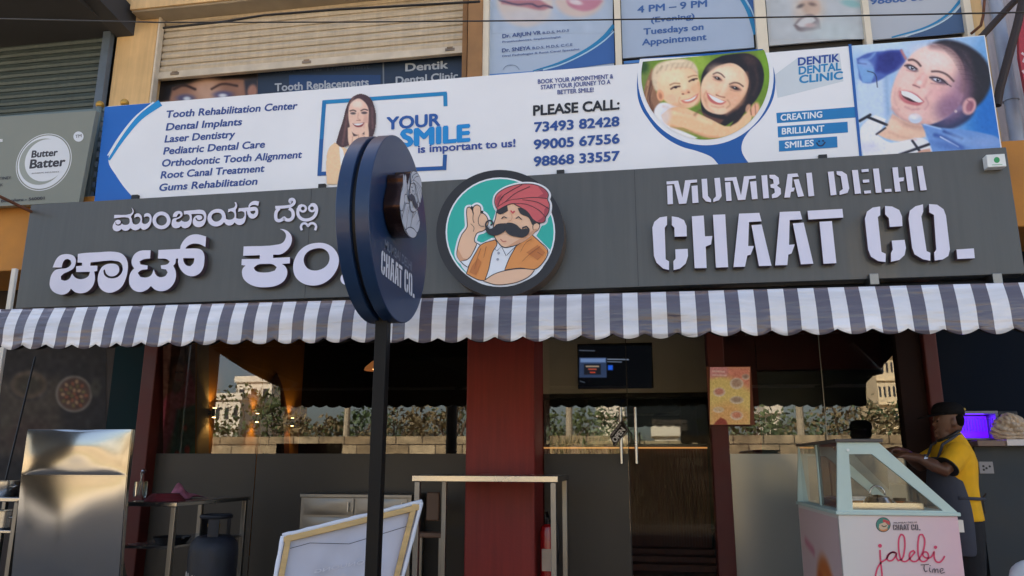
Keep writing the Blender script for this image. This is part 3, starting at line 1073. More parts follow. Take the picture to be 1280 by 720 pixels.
pm.ell(466, 182, 34, 18, (206, 160, 136), .45, 10, .7).ell(572, 240, 40, 20, (200, 152, 128), .35, 10, .7).ell(466, 183, 25, 8, (78, 58, 56), .42, 5).ell(468, 182, 10, 8, (24, 20, 24), 0, 3).ell(572, 241, 30, 9, (78, 58, 56), .33, 5).ell(572, 240, 11, 9, (24, 20, 24), 0, 3)
pm.line([(506, 196), (488, 248), (462, 278)], 14, (222, 176, 144), 10, .8).line([(458, 282), (485, 292), (508, 296)], 7, (168, 108, 88), 5)
pm.poly([(398, 266), (432, 284), (470, 304), (518, 322), (492, 340), (442, 334), (410, 308)], (196, 112, 106), 6).poly([(408, 275), (440, 290), (506, 322), (480, 330), (434, 308)], (252, 248, 244), 3)
pm.poly([(360, 372), (420, 408), (505, 430), (480, 458), (400, 425)], (104, 72, 60), 8)
pm.poly([(128, 402), (180, 362), (250, 354), (330, 384), (430, 430), (530, 470), (600, 420), (660, 372), (668, 430), (570, 515), (450, 540), (380, 530), (260, 480), (180, 470), (140, 442)], (236, 192, 152), 5)
pm.line([(190, 470), (300, 500), (400, 532), (470, 538)], 16, (206, 156, 118), 12, .8).line([(200, 385), (300, 400), (420, 450)], 26, (246, 212, 176), 16, .7)
pm.poly([(560, 440), (600, 360), (640, 330), (650, 350), (590, 440), (540, 470)], (40, 28, 30), 6)
pm.ell(690, 372, 26, 46, (228, 178, 148), .3, 8).line([(660, 340), (668, 400)], 6, (150, 96, 80), 4).line([(690, 335), (694, 400)], 5, (170, 116, 96), 4).ell(648, 362, 14, 26, (232, 184, 152), .3, 5)
pm.line([(120, 110), (180, 84), (260, 80)], 10, (236, 222, 196), 10, .7).line([(100, 150), (130, 110)], 8, (186, 162, 130), 8, .8).line([(210, 120), (300, 120), (340, 150)], 8, (190, 160, 128), 12, .5).line([(352, 210), (362, 290), (340, 340)], 14, (206, 152, 116), 12, .6)
pm.line([(640, 150), (650, 230), (600, 330), (520, 396)], 18, (196, 146, 116), 16, .6).line([(420, 140), (470, 112), (540, 98)], 10, (200, 160, 134), 10, .5).line([(395, 300), (400, 345), (440, 385)], 10, (206, 156, 128), 12, .6)
for k in range(16):      # strands of hair
    a0 = .16 * k
    pm.line([(640, 80), (660, 170), (640, 300)], 3, (60, 44, 42), 5, .2, False) if k < 9 else pm.line([(640 + 8 * (k - 9), 80), (668 + 7 * (k - 9), 170), (640 + 9 * (k - 9), 300), (590 + 7 * (k - 9), 390)], 4, (84, 62, 58), 5, .35, False)
for k in range(14):
    pm.line([(118 + 16 * k, 108 - 2.2 * k), (108 + 15 * k, 140 - 1.5 * k)], 4, ((232, 216, 186), (180, 156, 124))[k % 2], 5, .45, False)
for k in range(6):
    pm.line([(84 - 8 * k, 230), (66 - 8 * k, 320), (86 - 6 * k, 392)], 4, ((176, 140, 110), (96, 66, 50))[k % 2], 5, .5, False)
pm.ell(505, 225, 16, 46, (246, 222, 200), .35, 18, .55).ell(420, 240, 26, 30, (246, 214, 190), .2, 20, .5).ell(560, 300, 34, 30, (240, 190, 164), .4, 26, .5).ell(470, 372, 46, 18, (240, 208, 182), .1, 16, .5)
pm.line([(398, 258), (384, 290), (392, 318)], 6, (190, 136, 112), 8, .6).line([(526, 312), (540, 338), (520, 360)], 6, (176, 124, 100), 8, .6).line([(430, 348), (468, 356), (500, 352)], 8, (196, 142, 118), 8, .6)
pm.line([(438, 188), (466, 196), (492, 196)], 5, (196, 148, 126), 5, .7).line([(544, 252), (574, 258), (602, 252)], 5, (182, 134, 114), 5, .7).ell(462, 180, 4, 3, (230, 226, 222), 0, 2).ell(568, 237, 4, 3, (230, 226, 222), 0, 2)
pm.ell(190, 300, 30, 22, (244, 186, 156), 0, 18, .6).ell(268, 236, 14, 26, (252, 226, 196), .1, 14, .6).ell(240, 345, 50, 14, (206, 156, 122), .1, 12, .5).line([(240, 296), (232, 318), (244, 338)], 5, (200, 146, 114), 6, .6)
pm.line([(140, 350), (230, 376), (330, 408)], 14, (206, 158, 122), 16, .4).line([(330, 400), (360, 372)], 10, (110, 76, 60), 14, .6).ell(150, 420, 30, 60, (206, 208, 220), .3, 20, .6)
pm.img = np.clip(128 + (pm.img - 128) * 1.14 - 4, 0, 255)
pm.grain(3, 3, 3)
pm.build('printed_photo', DB, YD - .004, M_pp, clampr=(392, 165, 384), topline=(84, -.098), gain=1.08)
# patient in the dentist's chair
pm = Paint(1060, 40, .22222, 900, 720, 200, (158, 190, 226), quad=[(17, 77), (765, 22), (866, 700), (80, 700)])
pm.ell(830, 500, 190, 300, (36, 116, 196), 0, 130).ell(880, 80, 160, 120, (110, 160, 210), 0, 80).ell(150, 60, 200, 60, (196, 214, 234), 0, 60)
pm.poly([(50, 270), (230, 235), (255, 470), (50, 520)], (190, 208, 232), 14).line([(215, 250), (225, 460)], 30, (150, 178, 212), 20)
pm.poly([(48, 150), (110, 120), (235, 105), (300, 100), (330, 150), (300, 200), (235, 235), (170, 275), (110, 288), (70, 270), (58, 210)], (84, 106, 178), 7)
pm.poly([(165, 130), (240, 108), (300, 108), (312, 170), (230, 232), (155, 220)], (56, 62, 138), 16).line([(300, 105), (325, 150)], 12, (190, 130, 130), 8)
pm.poly([(50, 182), (80, 150), (118, 165), (150, 230), (130, 285), (82, 285)], (126, 166, 214), 9).line([(70, 160), (120, 150), (150, 120)], 14, (120, 150, 205), 8).line([(110, 220), (150, 235), (165, 310)], 5, (60, 70, 100), 3).line([(60, 175), (100, 180)], 8, (60, 76, 140), 6)
pm.poly([(480, 62), (520, 46), (600, 50), (700, 92), (780, 170), (806, 270), (770, 370), (700, 440), (610, 400), (630, 240), (610, 150), (540, 95)], (44, 37, 44), 14)
pm.line([(560, 70), (660, 130), (700, 240)], 24, (78, 66, 74), 24, .7).line([(720, 140), (760, 240)], 30, (40, 36, 46), 20, .7)
pm.poly([(440, 520), (560, 480), (650, 430), (720, 400), (700, 470), (600, 540), (500, 560)], (42, 54, 92), 14)
pm.poly([(320, 172), (375, 112), (450, 76), (530, 72), (600, 112), (648, 190), (655, 290), (640, 380), (600, 440), (520, 500), (440, 522), (370, 515), (290, 482), (250, 432), (240, 370), (266, 262)], (226, 190, 180), 8)
pm.ell(480, 150, 110, 60, (244, 220, 216), .3, 50, .8).ell(330, 250, 50, 70, (240, 205, 198), .3, 30, .6).ell(600, 390, 70, 120, (168, 128, 158), .5, 60, .75).ell(450, 440, 90, 50, (206, 164, 166), -.3, 40, .6).ell(640, 300, 40, 120, (150, 116, 136), .1, 40, .7)
pm.ell(450, 340, 60, 40, (238, 202, 196), .4, 30, .7)
pm.line([(342, 158), (364, 156), (388, 168), (408, 190)], 11, (84, 62, 62), 6, .9).line([(472, 222), (508, 222), (556, 240), (594, 276)], 10, (88, 66, 68), 6, .9)
pm.line([(470, 78), (560, 96), (620, 150), (650, 240), (650, 330)], 22, (120, 92, 100), 26, .75).line([(250, 430), (300, 484), (380, 516), (460, 516)], 16, (190, 140, 140), 16, .6).line([(430, 380), (470, 330)], 12, (200, 150, 150), 14, .5).line([(270, 320), (262, 380), (290, 440)], 10, (206, 160, 156), 12, .5)
pm.ell(358, 202, 36, 15, (86, 74, 84), .45, 6).ell(360, 204, 20, 9, (200, 205, 218), .45, 4).ell(362, 203, 9, 9, (40, 38, 52), 0, 3)
pm.ell(510, 272, 48, 16, (90, 76, 92), .36, 6).ell(500, 268, 22, 9, (206, 212, 226), .36, 4).ell(506, 270, 9, 9, (42, 40, 56), 0, 3).line([(460, 256), (520, 262), (560, 296)], 6, (50, 40, 52), 4)
pm.poly([(425, 225), (446, 250), (432, 312), (396, 318), (364, 300), (390, 260)], (214, 164, 158), 10).line([(366, 298), (384, 304), (402, 312)], 8, (130, 84, 88), 5).ell(400, 285, 16, 14, (240, 206, 200), 0, 10)
pm.poly([(286, 332), (322, 326), (380, 348), (430, 392), (402, 412), (350, 408), (306, 388), (288, 362)], (190, 112, 118), 7)
pm.poly([(296, 336), (330, 336), (418, 392), (368, 394), (310, 366)], (66, 36, 42), 4).poly([(300, 330), (332, 334), (380, 356), (422, 392), (396, 396), (342, 370), (302, 350)], (248, 248, 252), 3)
pm.ell(682, 418, 38, 50, (208, 164, 166), .35, 8).ell(686, 418, 20, 32, (160, 108, 124), .35, 8).ell(606, 446, 8, 8, (240, 230, 220), 0, 3)
pm.poly([(250, 460), (300, 490), (380, 518), (440, 522), (436, 590), (330, 618), (220, 602), (162, 575), (210, 540)], (226, 192, 170), 7).line([(260, 480), (330, 520), (430, 540)], 24, (190, 146, 136), 20, .7)
pm.poly([(70, 540), (150, 466), (215, 490), (190, 545), (162, 578), (240, 622), (420, 596), (470, 640), (480, 700), (85, 700)], (224, 226, 238), 5)
pm.line([(66, 500), (125, 466)], 15, (34, 34, 46), 4).line([(110, 478), (218, 522)], 15, (34, 34, 46), 4).line([(362, 612), (402, 668)], 14, (34, 34, 46), 4).line([(290, 690), (460, 630)], 15, (34, 34, 46), 4).line([(160, 575), (210, 540)], 10, (60, 50, 60), 4)
pm.poly([(400, 670), (460, 655), (480, 700), (380, 700)], (205, 160, 140), 6)
pm.ell(378, 486, 38, 28, (196, 208, 226), .1, 5).ell(370, 478, 20, 12, (228, 234, 244), .1, 8)
pm.poly([(415, 518), (520, 538), (640, 548), (760, 568), (850, 600), (880, 660), (480, 690), (450, 600)], (112, 150, 208), 7)
pm.line([(490, 580), (560, 600), (640, 650)], 20, (66, 96, 166), 12).line([(540, 560), (640, 600)], 14, (58, 84, 150), 10).line([(520, 590), (620, 645)], 7, (200, 212, 236), 5).line([(430, 520), (520, 545)], 8, (170, 196, 232), 6)
pm.ell(760, 620, 90, 30, (140, 166, 214), 0, 30, .7)
for k in range(22):      # hairline and strands
    t_ = k / 21
    pm.line([(500 + 150 * t_, 74 + 190 * t_ ** 1.6), (560 + 150 * t_, 74 + 200 * t_ ** 1.5), (650 + 120 * t_, 110 + 230 * t_)], 4, ((80, 68, 76), (34, 28, 36))[k % 2], 7, .28, False)
pm.ell(420, 262, 16, 60, (246, 218, 212), .42, 18, .55).ell(330, 300, 40, 60, (246, 206, 198), .3, 34, .5).ell(400, 455, 60, 26, (242, 206, 198), -.1, 20, .5).ell(520, 350, 60, 50, (214, 160, 168), .3, 40, .5)
pm.line([(292, 318), (280, 345), (292, 380)], 7, (196, 140, 140), 9, .55).line([(438, 372), (452, 404), (432, 436)], 7, (186, 132, 138), 9, .55).line([(322, 420), (360, 436), (398, 434)], 9, (190, 136, 140), 9, .6)
pm.line([(318, 190), (350, 188), (388, 208)], 6, (60, 46, 54), 4, .9).line([(330, 214), (358, 222), (384, 220)], 5, (180, 130, 132), 6, .7).line([(468, 288), (510, 294), (552, 298)], 6, (172, 122, 130), 7, .7)
pm.line([(560, 292), (580, 306)], 5, (60, 48, 58), 5, .7).ell(364, 200, 3, 3, (245, 245, 250), 0, 2).ell(508, 267, 3, 3, (245, 245, 250), 0, 2)
pm.ell(560, 430, 60, 70, (120, 92, 124), .7, 40, .55).line([(672, 384), (694, 404), (690, 440)], 6, (140, 92, 108), 6, .7).line([(230, 560), (300, 590), (380, 604)], 12, (206, 160, 140), 12, .5).ell(260, 520, 40, 40, (240, 208, 188), .3, 24, .6)
pm.ell(620, 600, 60, 20, (150, 182, 226), .3, 18, .6).ell(560, 640, 80, 20, (76, 108, 178), .2, 18, .6).ell(120, 650, 50, 30, (204, 206, 224), 0, 24, .7).ell(300, 640, 60, 24, (238, 238, 246), 0, 20, .6)
pm.ell(100, 180, 40, 20, (152, 172, 222), .3, 14, .6).ell(230, 150, 30, 40, (44, 50, 120), .2, 20, .6)
pm.img = np.clip(124 + (pm.img - 124) * 1.16 - 5, 0, 255)
pm.grain(3, 5, 3)
pm.build('printed_photo', DB, YD - .0012, M_pp, gain=1.06)
# woman drawing a smile with her fingers
pm = Paint(395, 110, 1 / 6, 540, 720, 150, (235, 190, 150))
pm.poly([(140, 405), (200, 440), (300, 470), (420, 400), (480, 420), (480, 560), (300, 560), (205, 640), (190, 725), (80, 725), (75, 560), (95, 450)], (238, 196, 156), 4)
pm.poly([(310, 46), (360, 45), (410, 75), (440, 140), (452, 220), (442, 320), (412, 402), (385, 396), (250, 430), (190, 444), (148, 412), (165, 350), (200, 240), (230, 130), (262, 75)], (72, 48, 50), 4)
pm.line([(200, 420), (215, 330), (235, 200)], 16, (110, 76, 72), 10).line([(280, 70), (250, 140)], 14, (120, 88, 82), 10).line([(420, 150), (425, 300)], 16, (104, 72, 72), 10)
pm.poly([(242, 190), (252, 130), (275, 100), (320, 78), (365, 105), (392, 150), (395, 220), (385, 290), (350, 342), (312, 352), (272, 332), (250, 270)], (228, 190, 170), 5)
pm.ell(310, 120, 40, 26, (242, 214, 198), 0, 16).ell(375, 250, 20, 50, (200, 150, 135), 0, 16, .6)
pm.line([(256, 172), (280, 166), (298, 174)], 9, (80, 56, 54), 4).line([(338, 170), (362, 160), (386, 166)], 9, (80, 56, 54), 4)
pm.ell(278, 190, 20, 9, (96, 80, 80), 0, 4).ell(362, 186, 22, 10, (90, 72, 74), 0, 4).line([(318, 190), (316, 230), (330, 238)], 8, (206, 160, 142), 6).line([(306, 244), (332, 244)], 6, (170, 116, 104), 4)
pm.poly([(272, 266), (316, 264), (364, 258), (345, 288), (300, 292)], (140, 62, 62), 3).poly([(278, 268), (316, 266), (358, 262), (330, 278), (296, 278)], (250, 248, 246), 2)
pm.poly([(238, 300), (262, 286), (270, 330), (282, 362), (312, 356), (330, 342), (362, 350), (368, 262), (388, 262), (397, 350), (384, 410), (330, 442), (290, 475), (250, 432)], (232, 194, 170), 5)
pm.line([(275, 365), (270, 420)], 5, (190, 140, 120), 4).line([(318, 350), (322, 410)], 5, (190, 140, 120), 4).line([(345, 352), (372, 370)], 5, (196, 146, 126), 4).ell(300, 440, 40, 20, (206, 158, 136), 0, 12, .7)
pm.poly([(174, 440), (190, 446), (215, 540), (228, 632), (190, 632)], (240, 240, 246), 4)
pm.grain(3, 7, 3)
pm.mask = np.where(pm.gy > (640 + 0), np.where(pm.gx < 215, pm.mask, 0), pm.mask)
pm.build('printed_photo', DB, YD - .010, M_pp, use_mask=True, gain=1.15)
for px in (165, 400, 700, 1030):
    p = at(px, 246 - (px - 165) * .058, 5.66)
    MB().box((p.x - .03, 5.69, p.z - .03), (p.x + .03, 5.75, p.z + .03)).build('clamp', M_black, DB)

# ------------------------------------------------------------------ the neighbour's olive sign
YN = 5.66
NS = thing('bakery_sign', 'olive grey bakery signboard with a round white logo beside the dental banner', 'sign', (at(60, 200, YN).x, YN, at(60, 262, YN).z))
quad = [(-120, 154), (120, 138.3), (98.5, 252.5), (-120, 264)]
MB().prism([quad], planeY(YN), .05, ink(128, 132, 122, .5)).build('board', None, NS)
pr = Print(YN, 0, 130, .18759)
wl, gy_, dk = ink(216, 220, 226), ink(150, 156, 148), ink(48, 46, 54)
pr.circle(292, 388, 205, wl, 170, -.85).circle(292, 388, 200, ink(128, 132, 122), 165, -.85).circle(292, 388, 192, wl, 158, -.85).circle(280, 385, 165, gy_, 140, -.85).circle(305, 376, 150, wl, 128, -.85)
pr.text('Butter', (212, 358), (386, 344), 44, dk, 0, .14, 4).text('Batter', (200, 430), (436, 412), 56, dk, 0, .14, 4)
pr.text('AUTHENTIC INDULGENCE', (212, 468), (396, 456), 8, dk)
pr.circle(525, 218, 34, wl).text('TM', (505, 228), (545, 222), 20, dk)
pr.text('Bengaluru - 560001', (10, 656), (298, 636), 18, dk, copies=3)
pr.text('TINEY', (0, 506), (76, 500), 18, dk).text('SK', (-10, 552), (22, 548), 18, dk).text('s', (-2, 254), (20, 252), 26, wl, copies=3)
pr.build('lettering', NS)
p = at(22, 256, 5.6)
MB().tube([(p.x, 5.2, p.z + .02), at(42, 266, 5.62)], .014, 8).build('bracket', mat('rusty_steel', rgb(110, 70, 50), .8, .3, var=.3, scale=20), NS, smooth=True)


# ------------------------------------------------------------------ the dark shop sign
YS = 5.6
SG = thing('shop_sign', 'long charcoal shop signboard with raised white Kannada and stencil letters', 'sign', (-1.3, YS, 2.78))
sx0, sx1, szb, szt = at(29, 320, YS).x, at(1270, 265, YS).x, 2.775, 3.70
M_panel = mat('charcoal_panel', rgb(94, 93, 89, .72), .36, var=.06, scale=1.2, coat=.15, streak=.09)
MB().box((sx0, YS, szb), (sx1, YS + .14, szt)).build('panel', M_panel, SG, bevel=.004)
for k in (.333, .667):
    x = sx0 + (sx1 - sx0) * k
    MB().box((x - .0015, YS - .0012, szb + .005), (x + .0015, YS + .002, szt - .005)).build('panel_joint', M_black, SG)
M_let = mat('white_acrylic_letter', rgb(224, 222, 238, .98), .4, var=.02)
M_lets = mat('letter_side_plum', rgb(92, 72, 78, .8), .6)
YL = YS - .062
fl = lambda x, y, off: (at(x, y, YL).x, YL + off, at(x, y, YL).z)
YL2 = YS - .016
fl2 = lambda x, y, off: (at(x, y, YL2).x, YL2 + off, at(x, y, YL2).z)
A = (55, 280, .1640625)
Bv = (290, 275, .1388889)
cha = [(66, 331), (78, 300), (95, 266), (120, 241), (155, 230), (195, 231), (228, 245), (243, 272), (240, 302), (225, 336), (190, 360), (150, 378), (128, 400), (130, 424), (160, 432), (192, 418), (214, 378), (235, 406), (270, 420), (310, 415),
       (340, 395), (350, 364), (245, 366), (245, 322), (290, 318), (290, 295), (256, 293), (258, 228), (300, 222), (400, 216), (540, 212), (590, 225), (622, 255), (638, 300), (635, 370), (618, 430), (590, 480), (550, 510), (500, 524), (460, 515),
       (425, 485), (410, 440), (412, 395), (425, 355), (445, 325), (480, 306), (520, 302), (555, 310), (572, 335), (570, 365), (545, 392), (505, 398), (475, 380), (463, 345), (452, 355), (460, 388), (485, 408), (525, 414), (565, 402), (592, 372),
       (600, 335), (588, 300), (562, 284), (355, 292), (352, 318), (407, 318), (405, 357), (383, 362), (388, 420), (370, 475), (330, 515), (280, 528), (235, 518), (205, 492), (185, 520), (150, 537), (105, 533), (65, 510), (45, 475), (45, 430),
       (58, 385), (85, 352), (120, 342), (170, 336), (195, 322), (208, 300), (203, 278), (183, 266), (160, 272), (142, 298), (135, 331)]
tt = [(812, 200), (808, 262), (760, 268), (728, 285), (735, 308), (790, 316), (788, 345), (740, 352), (714, 372), (733, 402), (775, 408), (815, 392), (836, 345), (855, 390), (885, 405), (925, 395), (942, 368), (930, 347), (893, 340), (890, 315),
      (940, 306), (958, 287), (935, 268), (868, 263), (872, 198), (1037, 190), (1042, 165), (1065, 125), (1105, 90), (1160, 78), (1235, 95), (1230, 175), (1180, 152), (1125, 152), (1085, 175), (1078, 189), (1150, 186), (1195, 195), (1218, 225),
      (1222, 280), (1210, 340), (1180, 380), (1130, 398), (1080, 385), (1040, 345), (1022, 300), (1022, 262), (1005, 265), (1000, 300), (985, 318), (1003, 360), (1003, 415), (980, 465), (940, 500), (890, 512), (845, 500), (815, 472), (785, 500),
      (735, 518), (685, 505), (655, 470), (648, 420), (660, 370), (687, 338), (668, 305), (670, 270), (690, 230), (730, 205)]
tth = [(1060, 260), (1145, 260), (1140, 295), (1115, 322), (1085, 315), (1065, 290)]
ka = [(105, 238), (415, 220), (455, 205), (480, 170), (485, 130), (465, 100), (430, 80), (470, 85), (510, 108), (535, 145), (538, 190), (520, 240), (480, 285), (440, 308), (370, 312), (370, 342), (522, 335), (520, 390), (450, 395), (480, 420),
      (497, 460), (490, 510), (460, 555), (400, 590), (310, 605), (220, 600), (150, 572), (105, 530), (90, 480), (95, 440), (120, 410), (85, 405), (88, 352), (250, 350), (250, 316), (100, 322)]
kah = [(195, 430), (230, 402), (300, 395), (370, 400), (402, 425), (385, 455), (330, 470), (250, 470), (210, 455)]
an = [(780, 205), (850, 215), (915, 255), (955, 320), (960, 390), (930, 470), (870, 540), (790, 582), (700, 588), (620, 560), (565, 500), (550, 420), (565, 350), (610, 275), (680, 225)]
anh = [(760, 255), (820, 258), (865, 295), (878, 345), (860, 400), (810, 440), (740, 455), (680, 435), (648, 385), (652, 325), (690, 280)]
dot = [(1040, 480), (1075, 490), (1095, 530), (1080, 570), (1040, 585), (1000, 575), (977, 540), (985, 500), (1010, 480)]
mbk = MB()
for v, loops in ((A, [cha]), (A, [tt, tth]), (Bv, [ka, kah]), (Bv, [an, anh]), (Bv, [dot])):
    mbk.prism([smooth_poly(P(q, *v), 4, 45) for q in loops], fl, .05, M_let, M_lets)
# small Kannada line, drawn as ribbons
sk = Print(YS, 130, 235, .15625, fn=fl2, step=.0004)
mu = [(125, 245), (480, 225), (515, 200), (535, 160), (515, 80), (545, 120), (560, 170), (545, 220), (505, 270), (500, 290), (520, 340), (528, 400), (545, 440), (600, 462), (660, 445), (700, 400), (715, 340), (690, 300), (640, 285), (575, 310), (580, 240), (630, 212), (690, 220), (735, 270), (748, 340), (745, 400), (760, 435),
      (810, 450), (870, 430), (910, 380), (920, 320), (890, 285), (845, 280), (790, 300), (800, 230), (850, 205), (910, 215), (955, 270), (965, 340), (945, 440), (890, 530), (820, 575), (750, 570), (712, 535), (660, 575), (590, 590), (520, 565), (485, 540), (430, 590), (365, 602), (315, 585), (285, 560), (240, 600), (175, 615),
      (110, 590), (88, 540), (95, 470), (118, 425), (140, 392), (170, 366), (210, 356), (255, 370), (272, 405), (255, 442), (205, 460), (165, 442), (156, 408), (146, 412), (155, 462), (205, 487), (262, 474), (292, 440), (330, 465), (390, 470), (440, 455), (465, 420), (470, 370), (455, 325), (430, 308), (115, 322)]
ba = [(358, 158), (560, 140), (760, 132), (820, 160), (858, 230), (860, 310), (835, 420), (780, 495), (690, 522), (610, 500), (565, 450), (556, 380), (575, 320), (600, 290), (640, 260), (700, 250), (750, 265), (772, 300), (760, 340), (700, 360), (655, 345), (640, 310), (618, 305), (625, 345), (660, 380), (715, 388), (780, 365),
      (810, 310), (800, 260), (765, 228), (700, 222), (525, 228), (538, 300), (530, 400), (500, 480), (440, 530), (380, 545), (320, 525), (292, 490), (250, 530), (175, 545), (110, 520), (80, 465), (85, 400), (105, 345), (150, 320), (215, 305), (265, 275), (280, 245), (265, 218), (235, 220), (210, 255), (195, 288), (108, 292),
      (120, 230), (160, 180), (220, 158), (285, 165), (320, 200), (325, 250), (300, 290), (250, 325), (195, 345), (180, 380), (195, 405), (240, 408), (280, 390), (302, 370), (325, 385), (380, 402), (440, 390), (480, 350), (490, 290), (470, 250), (430, 232), (358, 235)]
yy_ = [(250, 232), (320, 245), (370, 295), (390, 360), (395, 410), (430, 425), (500, 420), (540, 390), (550, 330), (530, 295), (490, 275), (430, 295), (438, 235), (500, 220), (545, 205), (565, 160), (550, 115), (575, 110), (598, 165), (590, 210), (572, 245), (578, 330), (580, 400), (640, 412), (700, 400), (730, 350), (728, 300),
       (690, 275), (612, 285), (625, 222), (800, 205), (805, 165), (850, 110), (910, 88), (992, 98), (975, 178), (920, 160), (865, 165), (825, 190), (830, 203), (930, 200), (965, 230), (975, 290), (955, 360), (900, 402), (840, 400), (795, 360), (775, 290), (772, 270), (755, 275), (758, 350), (745, 430), (715, 490), (650, 522),
       (595, 512), (550, 475), (510, 515), (450, 532), (395, 510), (360, 470), (310, 520), (220, 548), (140, 530), (85, 480), (62, 410), (75, 340), (120, 280), (180, 245)]
yh1 = [(235, 298), (290, 310), (320, 350), (315, 400), (280, 440), (220, 462), (165, 440), (135, 390), (145, 340), (185, 308)]
yh2 = [(832, 275), (920, 262), (925, 295), (890, 330), (850, 312)]
for v, loops in (((136, 255, .0555556), [mu]), ((210, 255, .0555556), [ba]), ((255, 245, .0694444), [yy_, yh1, yh2])):
    mbk.prism([smooth_poly(P(q, *v), 4, 45) for q in loops], fl2, .014, M_let, M_lets)
sk.line([(460 + 58 * math.cos(a), 259 + 56 * math.sin(a)) for a in np.linspace(0, 2 * math.pi, 20)[:-1]], 29, M_let, True, True)
sk.view(320, 235, .09718)
for pts, w in (([(248, 250), (400, 240), (450, 228), (488, 198), (492, 165), (470, 146), (440, 155), (438, 180), (455, 186)], 38), ([(300, 262), (266, 300), (254, 370), (268, 412), (305, 420), (345, 400), (362, 385), (385, 406), (430, 412), (468, 385), (480, 340), (462, 288), (425, 262)], 42),
               ([(545, 262), (540, 335), (570, 385), (620, 410), (690, 405), (745, 372), (776, 315), (776, 250), (745, 215), (705, 222)], 40), ([(545, 290), (558, 240), (600, 222)], 34)):
    sk.line(pts, w, M_let)
for cx, cy in ((605, 265), (722, 262)):
    sk.line([(cx + 38 * math.cos(a), cy + 38 * math.sin(a)) for a in np.linspace(0, 2 * math.pi, 16)[:-1]], 28, M_let, True, True)
sk.line([(592, 545), (580, 500), (602, 462), (640, 458), (672, 492), (702, 458), (745, 458), (774, 492), (762, 545)], 30, M_let)
mbk.mats = mbk.mats
o_ = len(mbk.v)
mbk.add(sk.mb.v, sk.mb.f, M_let)
mbk.build('kannada_lettering', None, SG)
# stencil lettering
Ev, Fv = (805, 195, .208333), (980, 195, .20145)
big = [(Ev, q) for q in (
    [(138, 362), (138, 412), (124, 430), (130, 620), (150, 632), (150, 684), (115, 675), (75, 640), (60, 600), (50, 430), (62, 395), (95, 368)],
    [(167, 362), (205, 368), (240, 385), (255, 420), (257, 482), (184, 484), (182, 430), (167, 415)],
    [(188, 560), (262, 557), (264, 600), (250, 645), (215, 676), (178, 684), (176, 632), (190, 615)],
    [(287, 362), (358, 357), (366, 482), (410, 480), (402, 530), (370, 543), (376, 672), (304, 673)],
    [(414, 353), (487, 350), (505, 667), (432, 669)],
    [(570, 346), (692, 341), (705, 392), (630, 396), (625, 540), (660, 540), (640, 592), (620, 597), (606, 664), (537, 666)],
    [(645, 415), (706, 411), (765, 658), (690, 660)],
    [(815, 336), (936, 331), (950, 380), (874, 384), (870, 533), (905, 530), (885, 585), (866, 592), (860, 654), (787, 656)])]
big += [(Fv, q) for q in (
    [(55, 418), (122, 413), (182, 668), (105, 672)], [(146, 340), (362, 328), (368, 382), (152, 394)], [(220, 408), (297, 404), (325, 665), (245, 668)],
    [(597, 313), (597, 368), (582, 378), (605, 595), (632, 607), (630, 658), (585, 652), (540, 625), (522, 580), (502, 390), (515, 345), (550, 320)],
    [(627, 310), (670, 313), (715, 335), (732, 375), (735, 435), (656, 440), (650, 385), (628, 362)],
    [(668, 525), (748, 520), (757, 570), (748, 615), (715, 645), (664, 656), (664, 603), (675, 580)],
    [(862, 300), (864, 345), (852, 375), (885, 590), (908, 600), (908, 650), (860, 640), (810, 610), (795, 570), (773, 390), (780, 340), (815, 312)],
    [(900, 298), (950, 302), (990, 330), (1005, 370), (1030, 580), (1020, 620), (985, 642), (935, 648), (932, 600), (945, 580), (930, 365), (902, 350)],
    [(1070, 580), (1178, 573), (1184, 634), (1076, 639)])]
sml = [(Ev, q) for q in (
    [(138, 178), (170, 176), (174, 288), (142, 290)], [(135, 153), (205, 148), (230, 250), (247, 146), (318, 141), (318, 158), (279, 162), (254, 285), (210, 288), (181, 168), (136, 171)], [(285, 180), (321, 176), (327, 280), (291, 283)],
    [(345, 138), (378, 136), (384, 240), (402, 260), (402, 278), (372, 272), (352, 250)], [(422, 133), (455, 130), (466, 240), (450, 265), (416, 276), (416, 258), (432, 242)],
    [(486, 158), (518, 155), (526, 268), (494, 270)], [(484, 131), (554, 126), (582, 236), (600, 122), (670, 118), (671, 135), (631, 140), (608, 262), (564, 265), (532, 148), (485, 150)], [(636, 154), (673, 150), (682, 257), (648, 260)],
    [(704, 117), (738, 114), (750, 252), (716, 255)], [(752, 113), (785, 113), (808, 130), (812, 165), (798, 178), (820, 195), (822, 228), (800, 248), (768, 254), (767, 232), (785, 220), (782, 195), (760, 190), (758, 172), (778, 165), (774, 140), (754, 132)],
    [(862, 108), (920, 104), (928, 124), (890, 127), (888, 190), (905, 190), (898, 212), (882, 215), (876, 248), (842, 250)], [(898, 142), (928, 138), (960, 240), (924, 246)])]
sml += [(Fv, q) for q in (
    [(138, 106), (172, 103), (188, 247), (152, 251)], [(272, 98), (308, 95), (326, 240), (290, 245)], [(326, 94), (360, 95), (390, 115), (405, 200), (395, 228), (345, 242), (345, 220), (365, 205), (352, 125), (328, 115)],
    [(422, 88), (458, 86), (478, 232), (440, 236)], [(480, 84), (524, 80), (526, 97), (482, 101)], [(488, 148), (528, 145), (530, 163), (490, 166)], [(497, 216), (538, 213), (540, 230), (499, 234)],
    [(552, 79), (588, 77), (606, 226), (570, 229)], [(624, 206), (666, 203), (668, 221), (626, 224)], [(672, 72), (706, 69), (712, 135), (745, 132), (742, 155), (716, 160), (725, 219), (690, 222)],
    [(750, 68), (788, 65), (808, 214), (770, 217)], [(826, 64), (860, 61), (886, 211), (847, 214)])]
mbs = MB()
for v, q in big:
    mbs.prism([P(q, *v)], fl, .05, M_let, M_lets)
